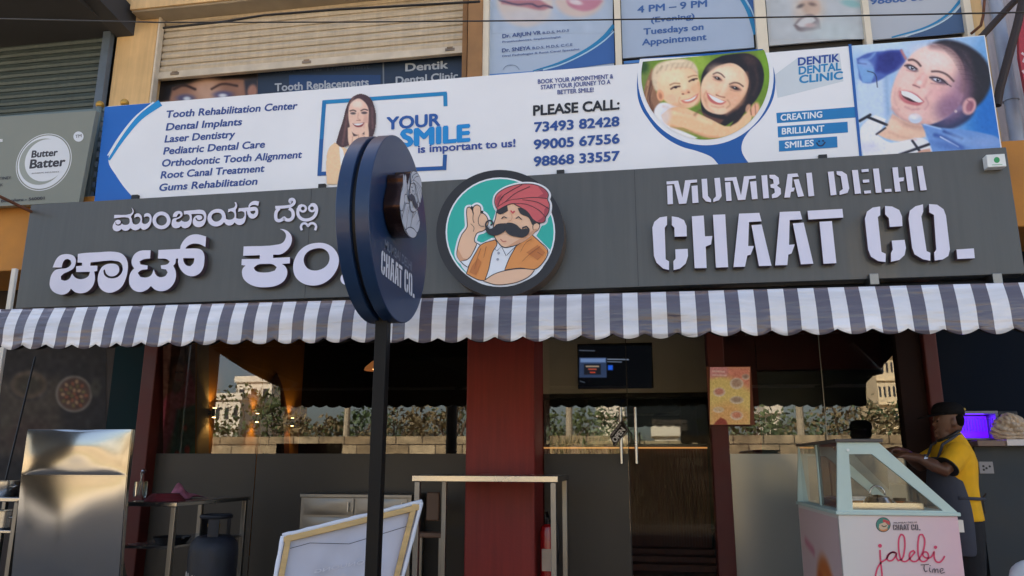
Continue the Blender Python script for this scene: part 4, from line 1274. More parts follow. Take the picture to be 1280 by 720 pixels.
for v, q in sml:
    mbs.prism([P(q, *v)], fl2, .014, M_let, M_lets)
mbs.build('stencil_lettering', None, SG)
# vegetarian mark box in the upper right corner
VM = thing('food_mark_box', 'small white box sign with a green dot at the corner of the dark signboard', 'sign', (at(1246, 200, 5.53).x, YS, 3.5))
a, b = at(1235, 209, 5.53), at(1256, 192, 5.53)
MB().box((a.x, 5.53, a.z), (b.x, YS - .002, b.z)).build('box', mat('white_box_face', (.75, .78, .76, 1), .4), VM, bevel=.004)
pr = Print(5.53, 0, 0, 1)
pr.circle(1246, 200, 3.7, ink(40, 150, 84)).line([(1240, 206.2), (1253, 205.6)], .7, ink(90, 160, 120), False)
pr.build('mark', VM)

# ------------------------------------------------------------------ the round emblem: turbaned man with a big moustache
YE = 5.44
EM = thing('round_emblem', 'round charcoal emblem drum with a moustached man in a red turban on turquoise', 'sign', (at(626, 291, YE).x, YE, at(626, 291, YE).z - .55))
ex = lambda u, v: (540 + .23617 * u, 205 + .23617 * v)
fe = lambda x, y, off: (at(x, y, YE).x, YE + off, at(x, y, YE).z)
M_ring = mat('charcoal_drum', rgb(44, 44, 50, .62), .5, var=.06)
ringp = [ex(361 + 339 * math.cos(a), 366 + 335 * math.sin(a)) for a in np.linspace(0, 2 * math.pi, 73)[:-1]]
MB().prism([ringp], fe, .155, M_ring, mat('bronze_drum_side', rgb(120, 100, 84, .7), .5)).build('drum', None, EM)
INK = ink(44, 38, 44)
SK, SK2, OR, OR2, RD, RD2, TL, WH, HR = ink(236, 192, 158), ink(214, 160, 124), ink(226, 148, 78), ink(196, 118, 58), ink(206, 92, 96), ink(170, 66, 78), ink(40, 178, 164), ink(232, 236, 242), ink(40, 38, 44)


def moustached_man(pr, line=4.5, bg=True, mono=None):
    c = (lambda m: m) if mono is None else (lambda m: mono[0])
    L = INK if mono is None else mono[1]
    if bg:
        pr.circle(362, 361, 290, WH).circle(362, 361, 282, TL)
    hand = [(186, 300), (184, 250), (188, 232), (200, 228), (213, 245), (219, 266), (219, 230), (238, 217), (256, 228), (258, 262), (272, 262), (290, 280), (298, 310), (288, 340), (276, 352), (240, 366), (232, 378), (226, 410), (240, 422), (190, 505), (150, 515), (133, 485), (137, 440), (158, 375), (186, 335)]
    turban = [(333, 200), (340, 170), (370, 142), (430, 117), (490, 108), (550, 113), (600, 138), (617, 165), (612, 188), (622, 215), (617, 260), (602, 285), (598, 305), (572, 314), (540, 300), (505, 255), (450, 222), (430, 212), (390, 225), (350, 247), (338, 225)]
    vestl = [(258, 430), (335, 402), (345, 420), (320, 470), (300, 560), (280, 618), (250, 615), (183, 582), (200, 530), (235, 465)]
    vestr = [(455, 420), (530, 376), (570, 412), (614, 462), (590, 520), (545, 558), (470, 552), (385, 562), (410, 500), (435, 455)]
    body = [(258, 430), (335, 402), (400, 435), (530, 376), (614, 462), (560, 560), (470, 615), (362, 636), (250, 615), (152, 520), (240, 420)]
    if bg:                       # the pale halo round the figure
        for q in (hand, turban, body):
            pr.line(q, 26, WH, True, True)
        pr.line([(352, 245), (335, 300), (325, 330), (300, 345), (288, 330), (296, 308)], 24, WH)
        pr.line([(540, 380), (560, 345), (575, 315)], 22, WH)
    face = [(350, 240), (337, 290), (326, 330), (330, 380), (345, 408), (380, 442), (430, 434), (490, 408), (535, 372), (560, 345), (572, 318), (535, 296), (500, 240), (430, 210), (380, 225)]
    pr.fs(hand, c(SK), L, line)
    pr.fs([(240, 420), (258, 432), (235, 470), (190, 548), (165, 530), (150, 513), (190, 505), (222, 460)], c(WH), L, line)
    pr.fs([(335, 402), (400, 440), (470, 420), (430, 480), (390, 562), (340, 582), (278, 618), (300, 540), (320, 470)], c(WH), L, line)
    pr.fs(vestl, c(OR), L, line).fs(vestr, c(OR), L, line)
    pr.fs([(272, 621), (330, 584), (400, 563), (470, 555), (545, 560), (520, 592), (470, 620), (420, 634), (340, 640)], c(SK), L, line)
    pr.fs(face, c(SK), L, line)
    pr.fs([(536, 326), (555, 312), (570, 324), (562, 350), (540, 364)], c(SK), L, line * .8)
    if mono is None:
        pr.poly([(470, 395), (520, 365), (545, 345), (560, 345), (535, 374), (490, 410), (430, 434), (400, 438)], SK2)
        pr.poly([(138, 450), (165, 500), (190, 505), (150, 516), (134, 486)], SK2)
        pr.poly([(500, 470), (560, 430), (600, 470), (560, 510)], OR2).poly([(215, 540), (245, 500), (262, 520), (235, 590), (200, 575)], OR2)
    pr.fs([(342, 258), (350, 240), (398, 222), (402, 250), (362, 268)], c(HR), L, line * .6)
    pr.fs([(456, 236), (500, 238), (527, 264), (534, 300), (552, 312), (532, 324), (512, 285), (470, 264)], c(HR), L, line * .6)
    pr.fs(turban, c(RD), L, line)
    if mono is None:
        pr.poly([(560, 118), (600, 140), (614, 168), (606, 184), (560, 176), (590, 160)], RD2).poly([(598, 240), (616, 225), (614, 260), (600, 284), (596, 304), (572, 312), (560, 304), (590, 280)], RD2).poly([(340, 210), (348, 180), (372, 160), (356, 205), (350, 235)], RD2)
    for q in ([(345, 232), (400, 198), (470, 186), (540, 180), (614, 186)], [(430, 212), (500, 216), (570, 250), (602, 284)], [(350, 224), (370, 180), (410, 150), (480, 112)], [(390, 202), (440, 160), (520, 122)], [(480, 192), (560, 206), (620, 240)], [(360, 200), (380, 170)]):
        pr.line(q, line * .9, L, True, False, (.6, 1))
    pr.poly([(392, 316), (345, 322), (325, 340), (305, 345), (293, 325), (285, 345), (298, 372), (335, 382), (370, 370), (396, 346)], c(HR) if mono is None else mono[1], True, (), 80)
    pr.poly([(394, 318), (420, 314), (450, 326), (480, 350), (498, 344), (512, 352), (502, 382), (480, 392), (445, 388), (412, 378), (392, 358)], c(HR) if mono is None else mono[1], True, (), 80)
    pr.line([(292, 350), (286, 325), (296, 306), (316, 304), (326, 318), (312, 328)], 8, L).line([(504, 378), (514, 352), (502, 334), (482, 340), (484, 358), (496, 360)], 8, L)
    pr.line([(370, 294), (382, 283), (397, 290)], line * 1.2, L).line([(446, 292), (460, 282), (476, 298)], line * 1.2, L)
    pr.line([(420, 262), (426, 286), (418, 302), (404, 306)], line * .6, L if mono else SK2)
    pr.line([(364, 400), (378, 413), (396, 412)], line, L if mono else ink(190, 110, 96))
    if mono is None:
        pr.line([(418, 250), (428, 262), (440, 253)], 8, ink(200, 60, 80))
        pr.circle(355, 475, 7, ink(150, 156, 170)).circle(350, 508, 7, ink(150, 156, 170))
    pr.line([(335, 450), (345, 464), (370, 440), (395, 490), (432, 452), (470, 422)], line * .7, L)
    pr.line([(222, 262), (220, 300), (226, 316)], line * .7, L).line([(260, 266), (248, 296), (256, 330), (280, 334)], line * .7, L).line([(208, 320), (225, 340), (222, 362)], line * .6, L)
    for q in ([(262, 450), (240, 510), (228, 560)], [(290, 440), (276, 500)], [(530, 400), (500, 420), (470, 470)], [(575, 440), (520, 480), (480, 520)], [(560, 470), (590, 490)]):
        pr.line(q, line * .8, L if mono else ink(150, 84, 46), True, False, (1, .4))
    return pr


pr = Print(YE, 540, 205, .23617, step=.00035)
moustached_man(pr)
pr.build('print', EM)

# ------------------------------------------------------------------ blade sign on its pole
YC, RB, XF, ZC = 3.5, .462, -1.15, 2.628
BS = thing('pole_sign', 'round navy double disc sign on a tall black pole in front of the awning', 'sign', (-1.225, YC, TERZ))
M_nav = mat('navy_gloss_paint', rgb(34, 66, 112, .62), .36, var=.06, scale=2, coat=.08)
M_pole = mat('black_pole_paint', rgb(14, 14, 15, .8), .5, var=.2, scale=8, spec=.25)
circ = lambda x, r, n=64: [(x, YC + r * math.cos(2 * math.pi * k / n), ZC + r * math.sin(2 * math.pi * k / n)) for k in range(n)]
for x0, x1 in ((XF - .066, XF), (XF - .156, XF - .09)):
    MB().loft([circ(x0, RB), circ(x0, RB - .002)][:1] + [circ(x1, RB)]).build('disc', M_nav, BS, bevel=.004, smooth=True)
MB().loft([circ(XF - .0895, RB - .03), circ(XF - .0665, RB - .03)]).build('core', M_black, BS)
MB().box((XF - .105, YC - .03, TERZ), (XF - .045, YC + .03, ZC - RB + .03)).build('pole', M_pole, BS, bevel=.004)
MB().box((XF - .20, YC - .12, TERZ), (XF + .05, YC + .12, TERZ + .012)).build('base_plate', M_pole, BS)
# face plane: u runs away from the camera along +Y, v up; picture coordinates follow the sign's own layout
U0 = .0021


def fb(x, y, off):       # emblem pixel box 741x720 laid on the disc, centred high
    return (XF + .105 + off, YC - .125 + (x - 380) * .00066, ZC + .10 - (y - 370) * .00066)


M_copper = mat('copper_acrylic', rgb(96, 70, 64, .5), .2, .85, var=.1)
sil = smooth_poly([(190, 300), (184, 250), (200, 226), (219, 240), (238, 215), (262, 240), (290, 280), (333, 200), (345, 165), (430, 117), (520, 108), (600, 138), (620, 180), (620, 260), (598, 305), (565, 350), (540, 380), (612, 462), (580, 530), (520, 595), (420, 634), (340, 640), (230, 610), (150, 520), (133, 480), (160, 370)], 4, 60)
silf = lambda x, y, off: (XF + .082 - off, YC - .125 + (x - 380) * .00066, ZC + .10 - (y - 370) * .00066)
MB().prism([sil], silf, .078, ink(200, 206, 218), M_copper).build('cutout_figure', None, BS)
pr = Print(0, 0, 0, 1, fn=lambda x, y, off: (XF + .082 - off, YC - .125 + (x - 380) * .00066, ZC + .10 - (y - 370) * .00066), step=.0003)
moustached_man(pr, 6, False, (ink(200, 206, 218), ink(60, 66, 84)))
pr.build('cutout_lines', BS)
fl3 = lambda zz, wd, sh=0: (lambda u, v: (XF + .0015, YC - .36 + .05 + u, zz + v))
m3 = MB()
vs, fs = text3('MUMBAI DELHI', None, .52, .045, lambda u, v: (XF + .0012, 3.26 + .82 * u, at(478, 305, 3.22).z - .01 + v))
m3.add(vs, fs, ink(120, 130, 150))


def stencil(zv, qs, x0, x1, y0, y1, w, hgt, fn):
    for v, q in qs:
        pp_ = P(q, *v)
        m3.prism([[((p[0] - x0) / (x1 - x0) * w, (y1 - (p[1] + (p[0] - x0) * .045)) / (y1 - y0) * hgt) for p in pp_]], lambda a_, b_, off: fn(a_, b_), 0, ink(215, 220, 232))


stencil(None, big, 815, 1219, 270, 340, .53, .115, lambda u, v: (XF + .0012, 3.22 + u, at(476, 342, 3.22).z + v))
m3.build('lettering', None, BS)

# ------------------------------------------------------------------ striped awning
YA = 4.1
AX0, AX1 = -4.45, 2.42
AW = thing('striped_awning', 'grey and white striped awning with a scalloped front edge over the shopfront', 'awning', (-1.2, YA, 2.1))
M_as = bpy.data.materials.new('striped_vinyl')
M_as.use_nodes = True
nt = M_as.node_tree
pb = nt.nodes['Principled BSDF']
ge = nt.nodes.new('ShaderNodeNewGeometry')
sx = nt.nodes.new('ShaderNodeSeparateXYZ')
nt.links.new(ge.outputs['Position'], sx.inputs[0])
m1 = nt.nodes.new('ShaderNodeMath'); m1.operation = 'MULTIPLY_ADD'; m1.inputs[1].default_value = 1 / .1505; m1.inputs[2].default_value = 60 - .061 / .1505
m2 = nt.nodes.new('ShaderNodeMath'); m2.operation = 'FRACT'
m3_ = nt.nodes.new('ShaderNodeMath'); m3_.operation = 'GREATER_THAN'; m3_.inputs[1].default_value = .53
nt.links.new(sx.outputs[0], m1.inputs[0]); nt.links.new(m1.outputs[0], m2.inputs[0]); nt.links.new(m2.outputs[0], m3_.inputs[0])
mx = nt.nodes.new('ShaderNodeMix'); mx.data_type = 'RGBA'
mx.inputs[6].default_value = (.84, .84, .88, 1); mx.inputs[7].default_value = rgb(112, 106, 118, .85)
nt.links.new(m3_.outputs[0], mx.inputs[0])
nz = nt.nodes.new('ShaderNodeTexNoise'); nz.inputs['Scale'].default_value = 2.2; nz.inputs['Detail'].default_value = 8
mr = nt.nodes.new('ShaderNodeMapRange'); mr.inputs[1].default_value = .3; mr.inputs[2].default_value = .7; mr.inputs[3].default_value = .76; mr.inputs[4].default_value = 1.08
sc = nt.nodes.new('ShaderNodeVectorMath'); sc.operation = 'SCALE'
nt.links.new(nz.outputs[0], mr.inputs[0]); nt.links.new(mx.outputs[2], sc.inputs[0]); nt.links.new(mr.outputs[0], sc.inputs['Scale'])
nt.links.new(sc.outputs[0], pb.inputs['Base Color'])
pb.inputs['Roughness'].default_value = .2
pb.inputs['Coat Weight'].default_value = .35
pb.inputs['Coat Roughness'].default_value = .1
nb = nt.nodes.new('ShaderNodeTexNoise'); nb.inputs['Scale'].default_value = 1.0; nb.inputs['Detail'].default_value = 3
mpb = nt.nodes.new('ShaderNodeMapping'); mpb.inputs['Scale'].default_value = (2.2, 1, 14)
nt.links.new(ge.outputs['Position'], mpb.inputs[0]); nt.links.new(mpb.outputs[0], nb.inputs['Vector'])
bb = nt.nodes.new('ShaderNodeBump'); bb.inputs['Strength'].default_value = .8; bb.inputs['Distance'].default_value = .03
nt.links.new(nb.outputs[0], bb.inputs['Height']); nt.links.new(bb.outputs[0], pb.inputs['Normal']); nt.links.new(bb.outputs[0], pb.inputs['Coat Normal'])
M_undershade = mat('awning_painted_shade', rgb(60, 58, 62, .5), .9, spec=.1)  # dark sheets put the shade under and behind the awning into colour
nxx = 620
top = lambda x: 2.402 - .0072 * x
SP = .1615


def scallop(x):
    ph_ = ((x - .02) / SP) % 1.0
    return abs(math.sin(math.pi * ph_)) ** .9


bot = lambda x: 2.143 - .0075 * x + .030 * (1 - scallop(x)) + .006 * math.sin(x * 2.3)
vs, fs = [], []
rows = 9
for i in range(nxx + 1):
    x = AX0 + (AX1 - AX0) * i / nxx
    zt, zb = top(x), bot(x)
    for r in range(rows + 1):
        t = r / rows
        bil = -.018 * math.sin(math.pi * min(t * 1.15, 1)) * (.75 + .25 * math.sin(x * 3.1 + 1)) + .014 * math.sin(x * 9.0 + 1.2 * math.sin(x * 2)) * t - .05 * t
        vs.append((x + .010 * t * math.sin(x * 5), YA + bil, zt + (zb - zt) * t))
for i in range(nxx):
    for r in range(rows):
        a = i * (rows + 1) + r
        fs.append((a, a + rows + 1, a + rows + 2, a + 1))
va = MB().add(vs, fs).build('valance', M_as, AW, smooth='all')
MB().add([(AX0 + (AX1 - AX0) * i / 600, YA + .035 - .045 * r, (top(AX0 + (AX1 - AX0) * i / 600) - .01) * (1 - r) + r * (bot(AX0 + (AX1 - AX0) * i / 600) + .004)) for i in range(601) for r in (0, 1)], [(2 * i, 2 * i + 2, 2 * i + 3, 2 * i + 1) for i in range(600)]).build('valance_shade_sheet', M_undershade, AW, smooth='all')
sm_ = va.modifiers.new('cloth', 'SOLIDIFY'); sm_.thickness = .002
vs, fs = [], []
for i in range(121):
    x = AX0 + (AX1 - AX0) * i / 120
    for r in range(9):
        t = r / 8
        vs.append((x, YA + (5.74 - YA) * t, top(x) - .003 + (2.69 - top(x)) * t - .03 * math.sin(math.pi * t) * (.7 + .3 * math.sin(x * 4))))
for i in range(120):
    for r in range(8):
        a = i * 9 + r
        fs.append((a, a + 9, a + 10, a + 1))
cn = MB().add(vs, fs).build('canopy', M_as, AW, smooth='all')
MB().add([(x, y + .01, z - .012) for x, y, z in vs], fs).build('canopy_shade_sheet', M_undershade, AW, smooth='all')  # dark sheet standing in for the shade below the canopy
sm_ = cn.modifiers.new('cloth', 'SOLIDIFY'); sm_.thickness = .003; sm_.offset = -1
MB().tube([(AX0, YA + .02, top(AX0) - .035), (AX1, YA + .02, top(AX1) - .035)], .022, 10).build('front_bar', M_alu, AW, smooth=True)
MB().tube([(AX0, 5.7, 2.72), (AX1, 5.7, 2.72)], .045, 12).build('roller', M_black, AW, smooth=True)
for x in (-4.3, -2.2, .2, 1.9):
    MB().bar((x, 5.7, 2.60), (x + .45, 4.95, 2.40), .045, .03).bar((x + .45, 4.95, 2.40), (x, YA + .03, top(x) - .05), .04, .03).build('folding_arm', M_black, AW)
for px in (1096, 1252):
    p = at(px, 350, 5.5)
    MB().box((p.x - .03, 5.55, p.z - .02), (p.x + .03, 5.76, p.z + .06)).build('wall_bracket', M_steel2, AW, bevel=.004)


# ================================================================== THINGS INSIDE THE SHOP
# wall lamps on the mustard wall: light thrown up and down
for k, yy in enumerate((7.3, 8.2, 9.1)):
    zz = 2.0
    t = thing('wall_lamp', ('small black up and down wall lamp nearest the glass on the mustard wall', 'middle black up and down wall lamp on the mustard wall', 'innermost black up and down wall lamp on the mustard wall')[k], 'wall lamp', (xm, yy, zz - .06), 'wall lamps on the mustard wall')
    MB().tube([(xm + .06, yy, zz - .045), (xm + .06, yy, zz + .045)], .026, 14).box((xm + .001, yy - .02, zz - .02), (xm + .04, yy + .02, zz + .02)).build('body', M_black, t)
    for s in (1, -1):
        MB().tube([(xm + .06, yy, zz + s * .046), (xm + .06, yy, zz + s * .049)], .018, 12).build('bulb', mat('warm_lamp', (1, .7, .3, 1), .5, emit=(1, .62, .22, 1), estr=4), t)
        l = bpy.data.lights.new('warm_beam', 'SPOT')
        l.energy = .45
        l.color = (1, .62, .22)
        l.spot_size = R_(95)
        l.spot_blend = .8
        l.shadow_soft_size = .02
        lo = bpy.data.objects.new('warm_beam', l)
        COL.objects.link(lo)
        lo.parent = t
        lo.location = (.07, 0, .06 + s * .06)
        lo.rotation_euler = Vector((.2, 0, -s)).to_track_quat('Z', 'Y').to_euler()
# mural of a woman in a pink shawl on the side wall just inside the glass
def wall_fn(lift=0.004):
    def fn(x, y, off):
        d = CR * ((x - 640) / FOC) - CU * ((y - 360) / FOC) + CF
        p = EYE + d * ((xm + lift) / d.x)
        return (xm + lift - off, p.y, p.z)
    return fn
MU = thing('mural', 'dim mural of a woman in a pink shawl on the wall inside the left window', 'mural', (xm, 6.9, 1.0))
pm = Paint(204, 430, .25, 160, 640, 70, (96, 66, 58))
pm.ell(70, 130, 46, 70, (60, 40, 40), 0, 10).ell(75, 150, 30, 52, (128, 88, 72), 0, 10).line([(60, 140), (72, 142)], 5, (40, 26, 26), 3).line([(85, 140), (98, 142)], 5, (40, 26, 26), 3).line([(68, 180), (86, 181)], 6, (130, 50, 50), 4)
pm.poly([(110, 90), (160, 200), (165, 330), (60, 420), (-5, 600), (-5, 300), (40, 230), (60, 250), (90, 230)], (150, 70, 92), 14).poly([(70, 330), (165, 300), (165, 620), (20, 640)], (48, 82, 72), 12)
pm.ell(70, 560, 14, 26, (150, 60, 50), 0, 6).ell(120, 530, 14, 24, (150, 60, 50), 0, 6).ell(110, 420, 10, 16, (140, 70, 56), 0, 6).grain(8, 4)
pm.build('painting', MU, 0, painted_mat('mural_print', .6), fn=wall_fn(), gain=2.0)
cs = wall_fn(.003)
MB().add([cs(247, 425, 0), cs(261, 425, 0), cs(261, 620, 0), cs(245, 620, 0)], [(0, 1, 2, 3)]).build('border_strip', mat('cream_strip', rgb(170, 150, 120, .8), .7), MU)
# dark arched niche frame on the mustard wall
AR = thing('arch_mirror', 'tall dark pointed arch frame on the mustard wall between two lamps', 'mirror', (xm, 8.5, 1.0))
wf = wall_fn(.004)
outer = [(324, 600), (326, 540), (331, 500), (338, 478), (346, 466), (352, 480), (358, 505), (361, 540), (362, 600)]
MB().prism([smooth_poly(outer, 4, 70)], wf, .02, M_darkwood).build('frame', None, AR)
inner = [(332, 600), (333, 545), (337, 512), (345, 484), (350, 500), (353, 520), (355, 545), (355, 600)]
MB().prism([smooth_poly(inner, 4, 70)], wall_fn(.028), .005, mat('arch_glass', rgb(60, 44, 36), .15)).build('panel', None, AR)
# hanging lamp and seating deep in the left room
p = at(470, 463, 10.0)
HL = thing('pendant_lamp', 'small copper dome pendant lamp glowing behind the black pole', 'pendant lamp', (p.x, 10, p.z))
MB().lathe([(.02, .14), (.06, .12), (.15, .04), (.16, 0), (.15, 0), (.05, .1), (.015, .12)], p, 20).tube([(p.x, 10, p.z + .14), (p.x, 10, 3.3)], .006, 6).build('shade', mat('copper_shade', rgb(170, 90, 50), .3, .8, emit=(1, .35, .1, 1), estr=.05), HL, smooth=True)
MB().ball((p.x, 10, p.z + .03), .045, n=8).build('bulb', mat('pendant_bulb', (1, .6, .3, 1), .5, emit=(1, .5, .18, 1), estr=2.5), HL, smooth='all')
# television
ty = 8.93
TV = thing('television', 'black wall television showing a blue menu screen above the door', 'television', (at(768, 460, ty).x, ty, at(768, 486, ty).z))
a, b = at(722.5, 486, ty), at(815, 428, ty)
MB().box((a.x, ty, a.z), (b.x, ty + .05, b.z)).build('frame', M_black, TV, bevel=.004)
pm = Paint(723, 432, .25, 366, 214, 120, (6, 7, 10))
pm.poly([(4, 60), (140, 60), (142, 160), (4, 160)], (40, 52, 78), 3).poly([(10, 64), (136, 64), (136, 84), (10, 84)], (90, 110, 150), 4).poly([(28, 92), (112, 92), (112, 145), (28, 145)], (24, 26, 34), 3)
pm.line([(40, 104), (100, 104)], 7, (150, 130, 110), 4).line([(52, 118), (88, 118)], 6, (170, 70, 50), 4).line([(60, 134), (82, 134)], 6, (180, 60, 40), 4).line([(146, 68), (250, 70)], 5, (110, 120, 140), 3).line([(146, 80), (215, 82)], 5, (90, 100, 120), 3)
pm.poly([(148, 98), (172, 98), (172, 122), (148, 122)], (30, 80, 190), 4).line([(6, 24), (80, 26)], 6, (60, 66, 78), 3).line([(10, 178), (30, 184)], 6, (50, 56, 66), 3)
pm.build('screen', TV, ty - .003, painted_mat('tv_screen', .12, emit=.5), gain=.6)
# menu poster; a slight glow is put into its print to brighten it
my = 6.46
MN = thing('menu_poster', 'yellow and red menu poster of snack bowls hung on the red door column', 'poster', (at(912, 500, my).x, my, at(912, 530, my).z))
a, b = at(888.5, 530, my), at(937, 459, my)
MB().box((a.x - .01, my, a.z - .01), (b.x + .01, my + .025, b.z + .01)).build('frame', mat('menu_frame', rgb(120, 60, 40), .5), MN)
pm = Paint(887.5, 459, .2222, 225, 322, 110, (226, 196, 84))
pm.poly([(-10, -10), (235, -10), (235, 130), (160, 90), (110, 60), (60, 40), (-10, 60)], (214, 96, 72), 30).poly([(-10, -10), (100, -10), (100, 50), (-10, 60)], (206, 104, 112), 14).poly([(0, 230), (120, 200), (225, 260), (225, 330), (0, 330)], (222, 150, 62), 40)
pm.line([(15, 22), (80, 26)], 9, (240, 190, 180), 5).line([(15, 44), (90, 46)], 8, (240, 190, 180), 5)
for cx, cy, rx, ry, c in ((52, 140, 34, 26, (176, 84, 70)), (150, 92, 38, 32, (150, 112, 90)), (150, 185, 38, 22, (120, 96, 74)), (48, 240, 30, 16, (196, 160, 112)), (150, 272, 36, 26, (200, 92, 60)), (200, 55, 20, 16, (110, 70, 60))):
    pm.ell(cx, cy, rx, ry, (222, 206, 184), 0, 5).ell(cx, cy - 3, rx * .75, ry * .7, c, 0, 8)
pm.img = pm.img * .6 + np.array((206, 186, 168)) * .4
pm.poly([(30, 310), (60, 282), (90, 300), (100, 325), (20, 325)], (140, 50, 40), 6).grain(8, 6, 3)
pm.build('print', MN, my - .004, painted_mat('menu_print_glow', .4, emit=.06), gain=.85)
# counter with ribbed wood front under a strip of warm light
cy_ = 8.6
CT = thing('service_counter', 'dark ribbed wood service counter lit by a warm strip behind the glass door', 'counter', (0, cy_, SHOPZ))
zt = at(830, 555, cy_).z
cx0, cx1 = at(676, 560, cy_).x, at(884, 560, cy_).x
h = MB()
n = 62
for k in range(n):
    x = cx0 + (cx1 - cx0) * (k + .5) / n
    h.box((x - .012, cy_, SHOPZ + .16), (x + .012, cy_ + .035, zt - .05))
h.box((cx0, cy_ + .03, SHOPZ), (cx1, cy_ + .06, zt - .05)).build('ribbed_front', M_darkwood, CT)
MB().box((cx0, cy_ - .06, zt - .03), (cx1, cy_ + .38, zt)).build('countertop', mat('dark_stone_top', rgb(60, 54, 50), .2), CT, bevel=.004)
MB().box((cx0, cy_ - .02, zt - .048), (cx1, cy_ - .005, zt - .033)).build('light_strip', mat('led_strip', (1, .5, .2, 1), .5, emit=(1, .42, .12, 1), estr=.12), CT)
h = MB()
for k in range(3):
    h.box((cx0, cy_ - .25 - .22 * k, SHOPZ), (cx1, cy_ - .035 - .22 * k, SHOPZ + .16 - .05 * k))
h.build('step', M_darkwood, CT)
KW = thing('kitchen_window', 'dark kitchen pass window under the white wall behind the glass door', 'window', (0, wy + .1, zt))
MB().add([(cx0, wy + .1, zt + .01), (at(886, 480, wy).x, wy + .1, zt + .01), (at(886, 480, wy).x, wy + .1, at(780, 497, wy).z), (cx0, wy + .1, at(780, 497, wy).z)], [(0, 1, 2, 3)]).build('pane', M_glass, KW)
MB().box((cx0, wy + .6, SHOPZ), (at(886, 480, wy).x, wy + .65, 3.29)).build('back_panel', mat('dark_green_panel', rgb(44, 54, 52, .5), .6), KW)

# ================================================================== THINGS ON THE TERRACE
# tall steel screen on the left
yf = 4.7
CB = thing('steel_screen', 'tall stainless steel screen panel with a seam near its top, left of the work table', 'screen', (-3.75, yf + .35, TERZ))
a = at(34, 537, yf); b = at(165, 537, yf)
zse = at(100, 594.5, yf).z
M_cab = mat('cabinet_steel', rgb(176, 176, 176), .11, 1.0, var=.02, scale=3, rvar=.2)


def dented(x0, x1, z0, z1, y, amp, nx=26, nz=26, seed=0):
    r = random.Random(seed)
    vs = []
    for j in range(nz + 1):
        for i in range(nx + 1):
            u, v = i / nx, j / nz
            e = math.sin(math.pi * u) ** .6 * math.sin(math.pi * v) ** .6
            vs.append((x0 + (x1 - x0) * u, y - amp * e * (1 + .3 * math.sin(7 * u + seed) * math.sin(5 * v + seed)), z0 + (z1 - z0) * v))
    return MB().add(vs, [(j * (nx + 1) + i, j * (nx + 1) + i + 1, (j + 1) * (nx + 1) + i + 1, (j + 1) * (nx + 1) + i) for j in range(nz) for i in range(nx)])


prof_ = [(yf + .005, a.z), (yf + .005, zse), (yf + .005 + (zse - TERZ - .06) * .058, TERZ + .06), (yf + .035 + (zse - TERZ - .06) * .058, TERZ + .06), (yf + .035, zse), (yf + .035, a.z)]
MB().loft([[(x, y, z) for y, z in prof_] for x in (a.x, b.x)]).build('body', M_cab, CB, bevel=.003)
dented(a.x + .004, b.x - .004, zse + .004, a.z - .002, yf, .012, seed=1).build('upper_panel', M_cab, CB, smooth='all')
lp_ = dented(a.x + .004, b.x - .004, TERZ + .07, zse - .004, yf, .010, seed=2)
lp_.v = [(x, y + (zse - z) * .058, z) for x, y, z in lp_.v]
lp_.build('lower_panel', M_cab, CB, smooth='all')
for x in (a.x + .06, b.x - .06):
    for y in (yf + .086,):
        MB().tube([(x, y, TERZ), (x, y, TERZ + .06)], .02, 8).build('foot', M_black, CB)
    MB().bar((x - .1, yf + .07, TERZ + .9), (x - .1, yf + .5, TERZ), .025).build('brace', M_steel2, CB)


def steel_table(name, label, x0, x1, y0, y1, zt, zsh, leg=.035, th=.03, m=M_steel, group=None):
    t = thing(name, label, 'table', ((x0 + x1) / 2, (y0 + y1) / 2, TERZ), group)
    MB().box((x0, y0, zt - th), (x1, y1, zt)).build('table_top', m, t, bevel=.004)
    for x in (x0 + leg * .9, x1 - leg * .9):
        for y in (y0 + leg * .9, y1 - leg * .9):
            MB().bar((x, y, TERZ), (x, y, zt - th), leg).build('leg', M_steel2, t, bevel=.004)
    if zsh:
        MB().box((x0 + .03, y0 + .03, zsh - .02), (x1 - .03, y1 - .03, zsh)).build('shelf', m, t, bevel=.003)
    return t


c = at(221, 628, 5.0)
steel_table('work_table', 'stainless steel work table with a lower shelf beside the tall steel screen', at(148, 625, 5.0).x, c.x, 5.0, 6.03, c.z, at(190, 683, 5.0).z)
# things on its lower shelf
zsh_ = at(190, 683, 5.0).z
t = thing('frying_pan', 'dark frying pan lying on the lower shelf of the work table', 'pan', (c.x - .17, 5.25, zsh_))
MB().lathe([(.01, 0), (.10, 0), (.125, .04), (.13, .042), (.105, .006), (.01, .006)], (c.x - .17, 5.25, zsh_ + .001), 24).build('pan', M_black, t, smooth=True)
MB().tube([(c.x - .06, 5.20, zsh_ + .035), (c.x + .0, 5.12, zsh_ + .05)], .009, 8).build('handle', M_black, t, smooth=True)
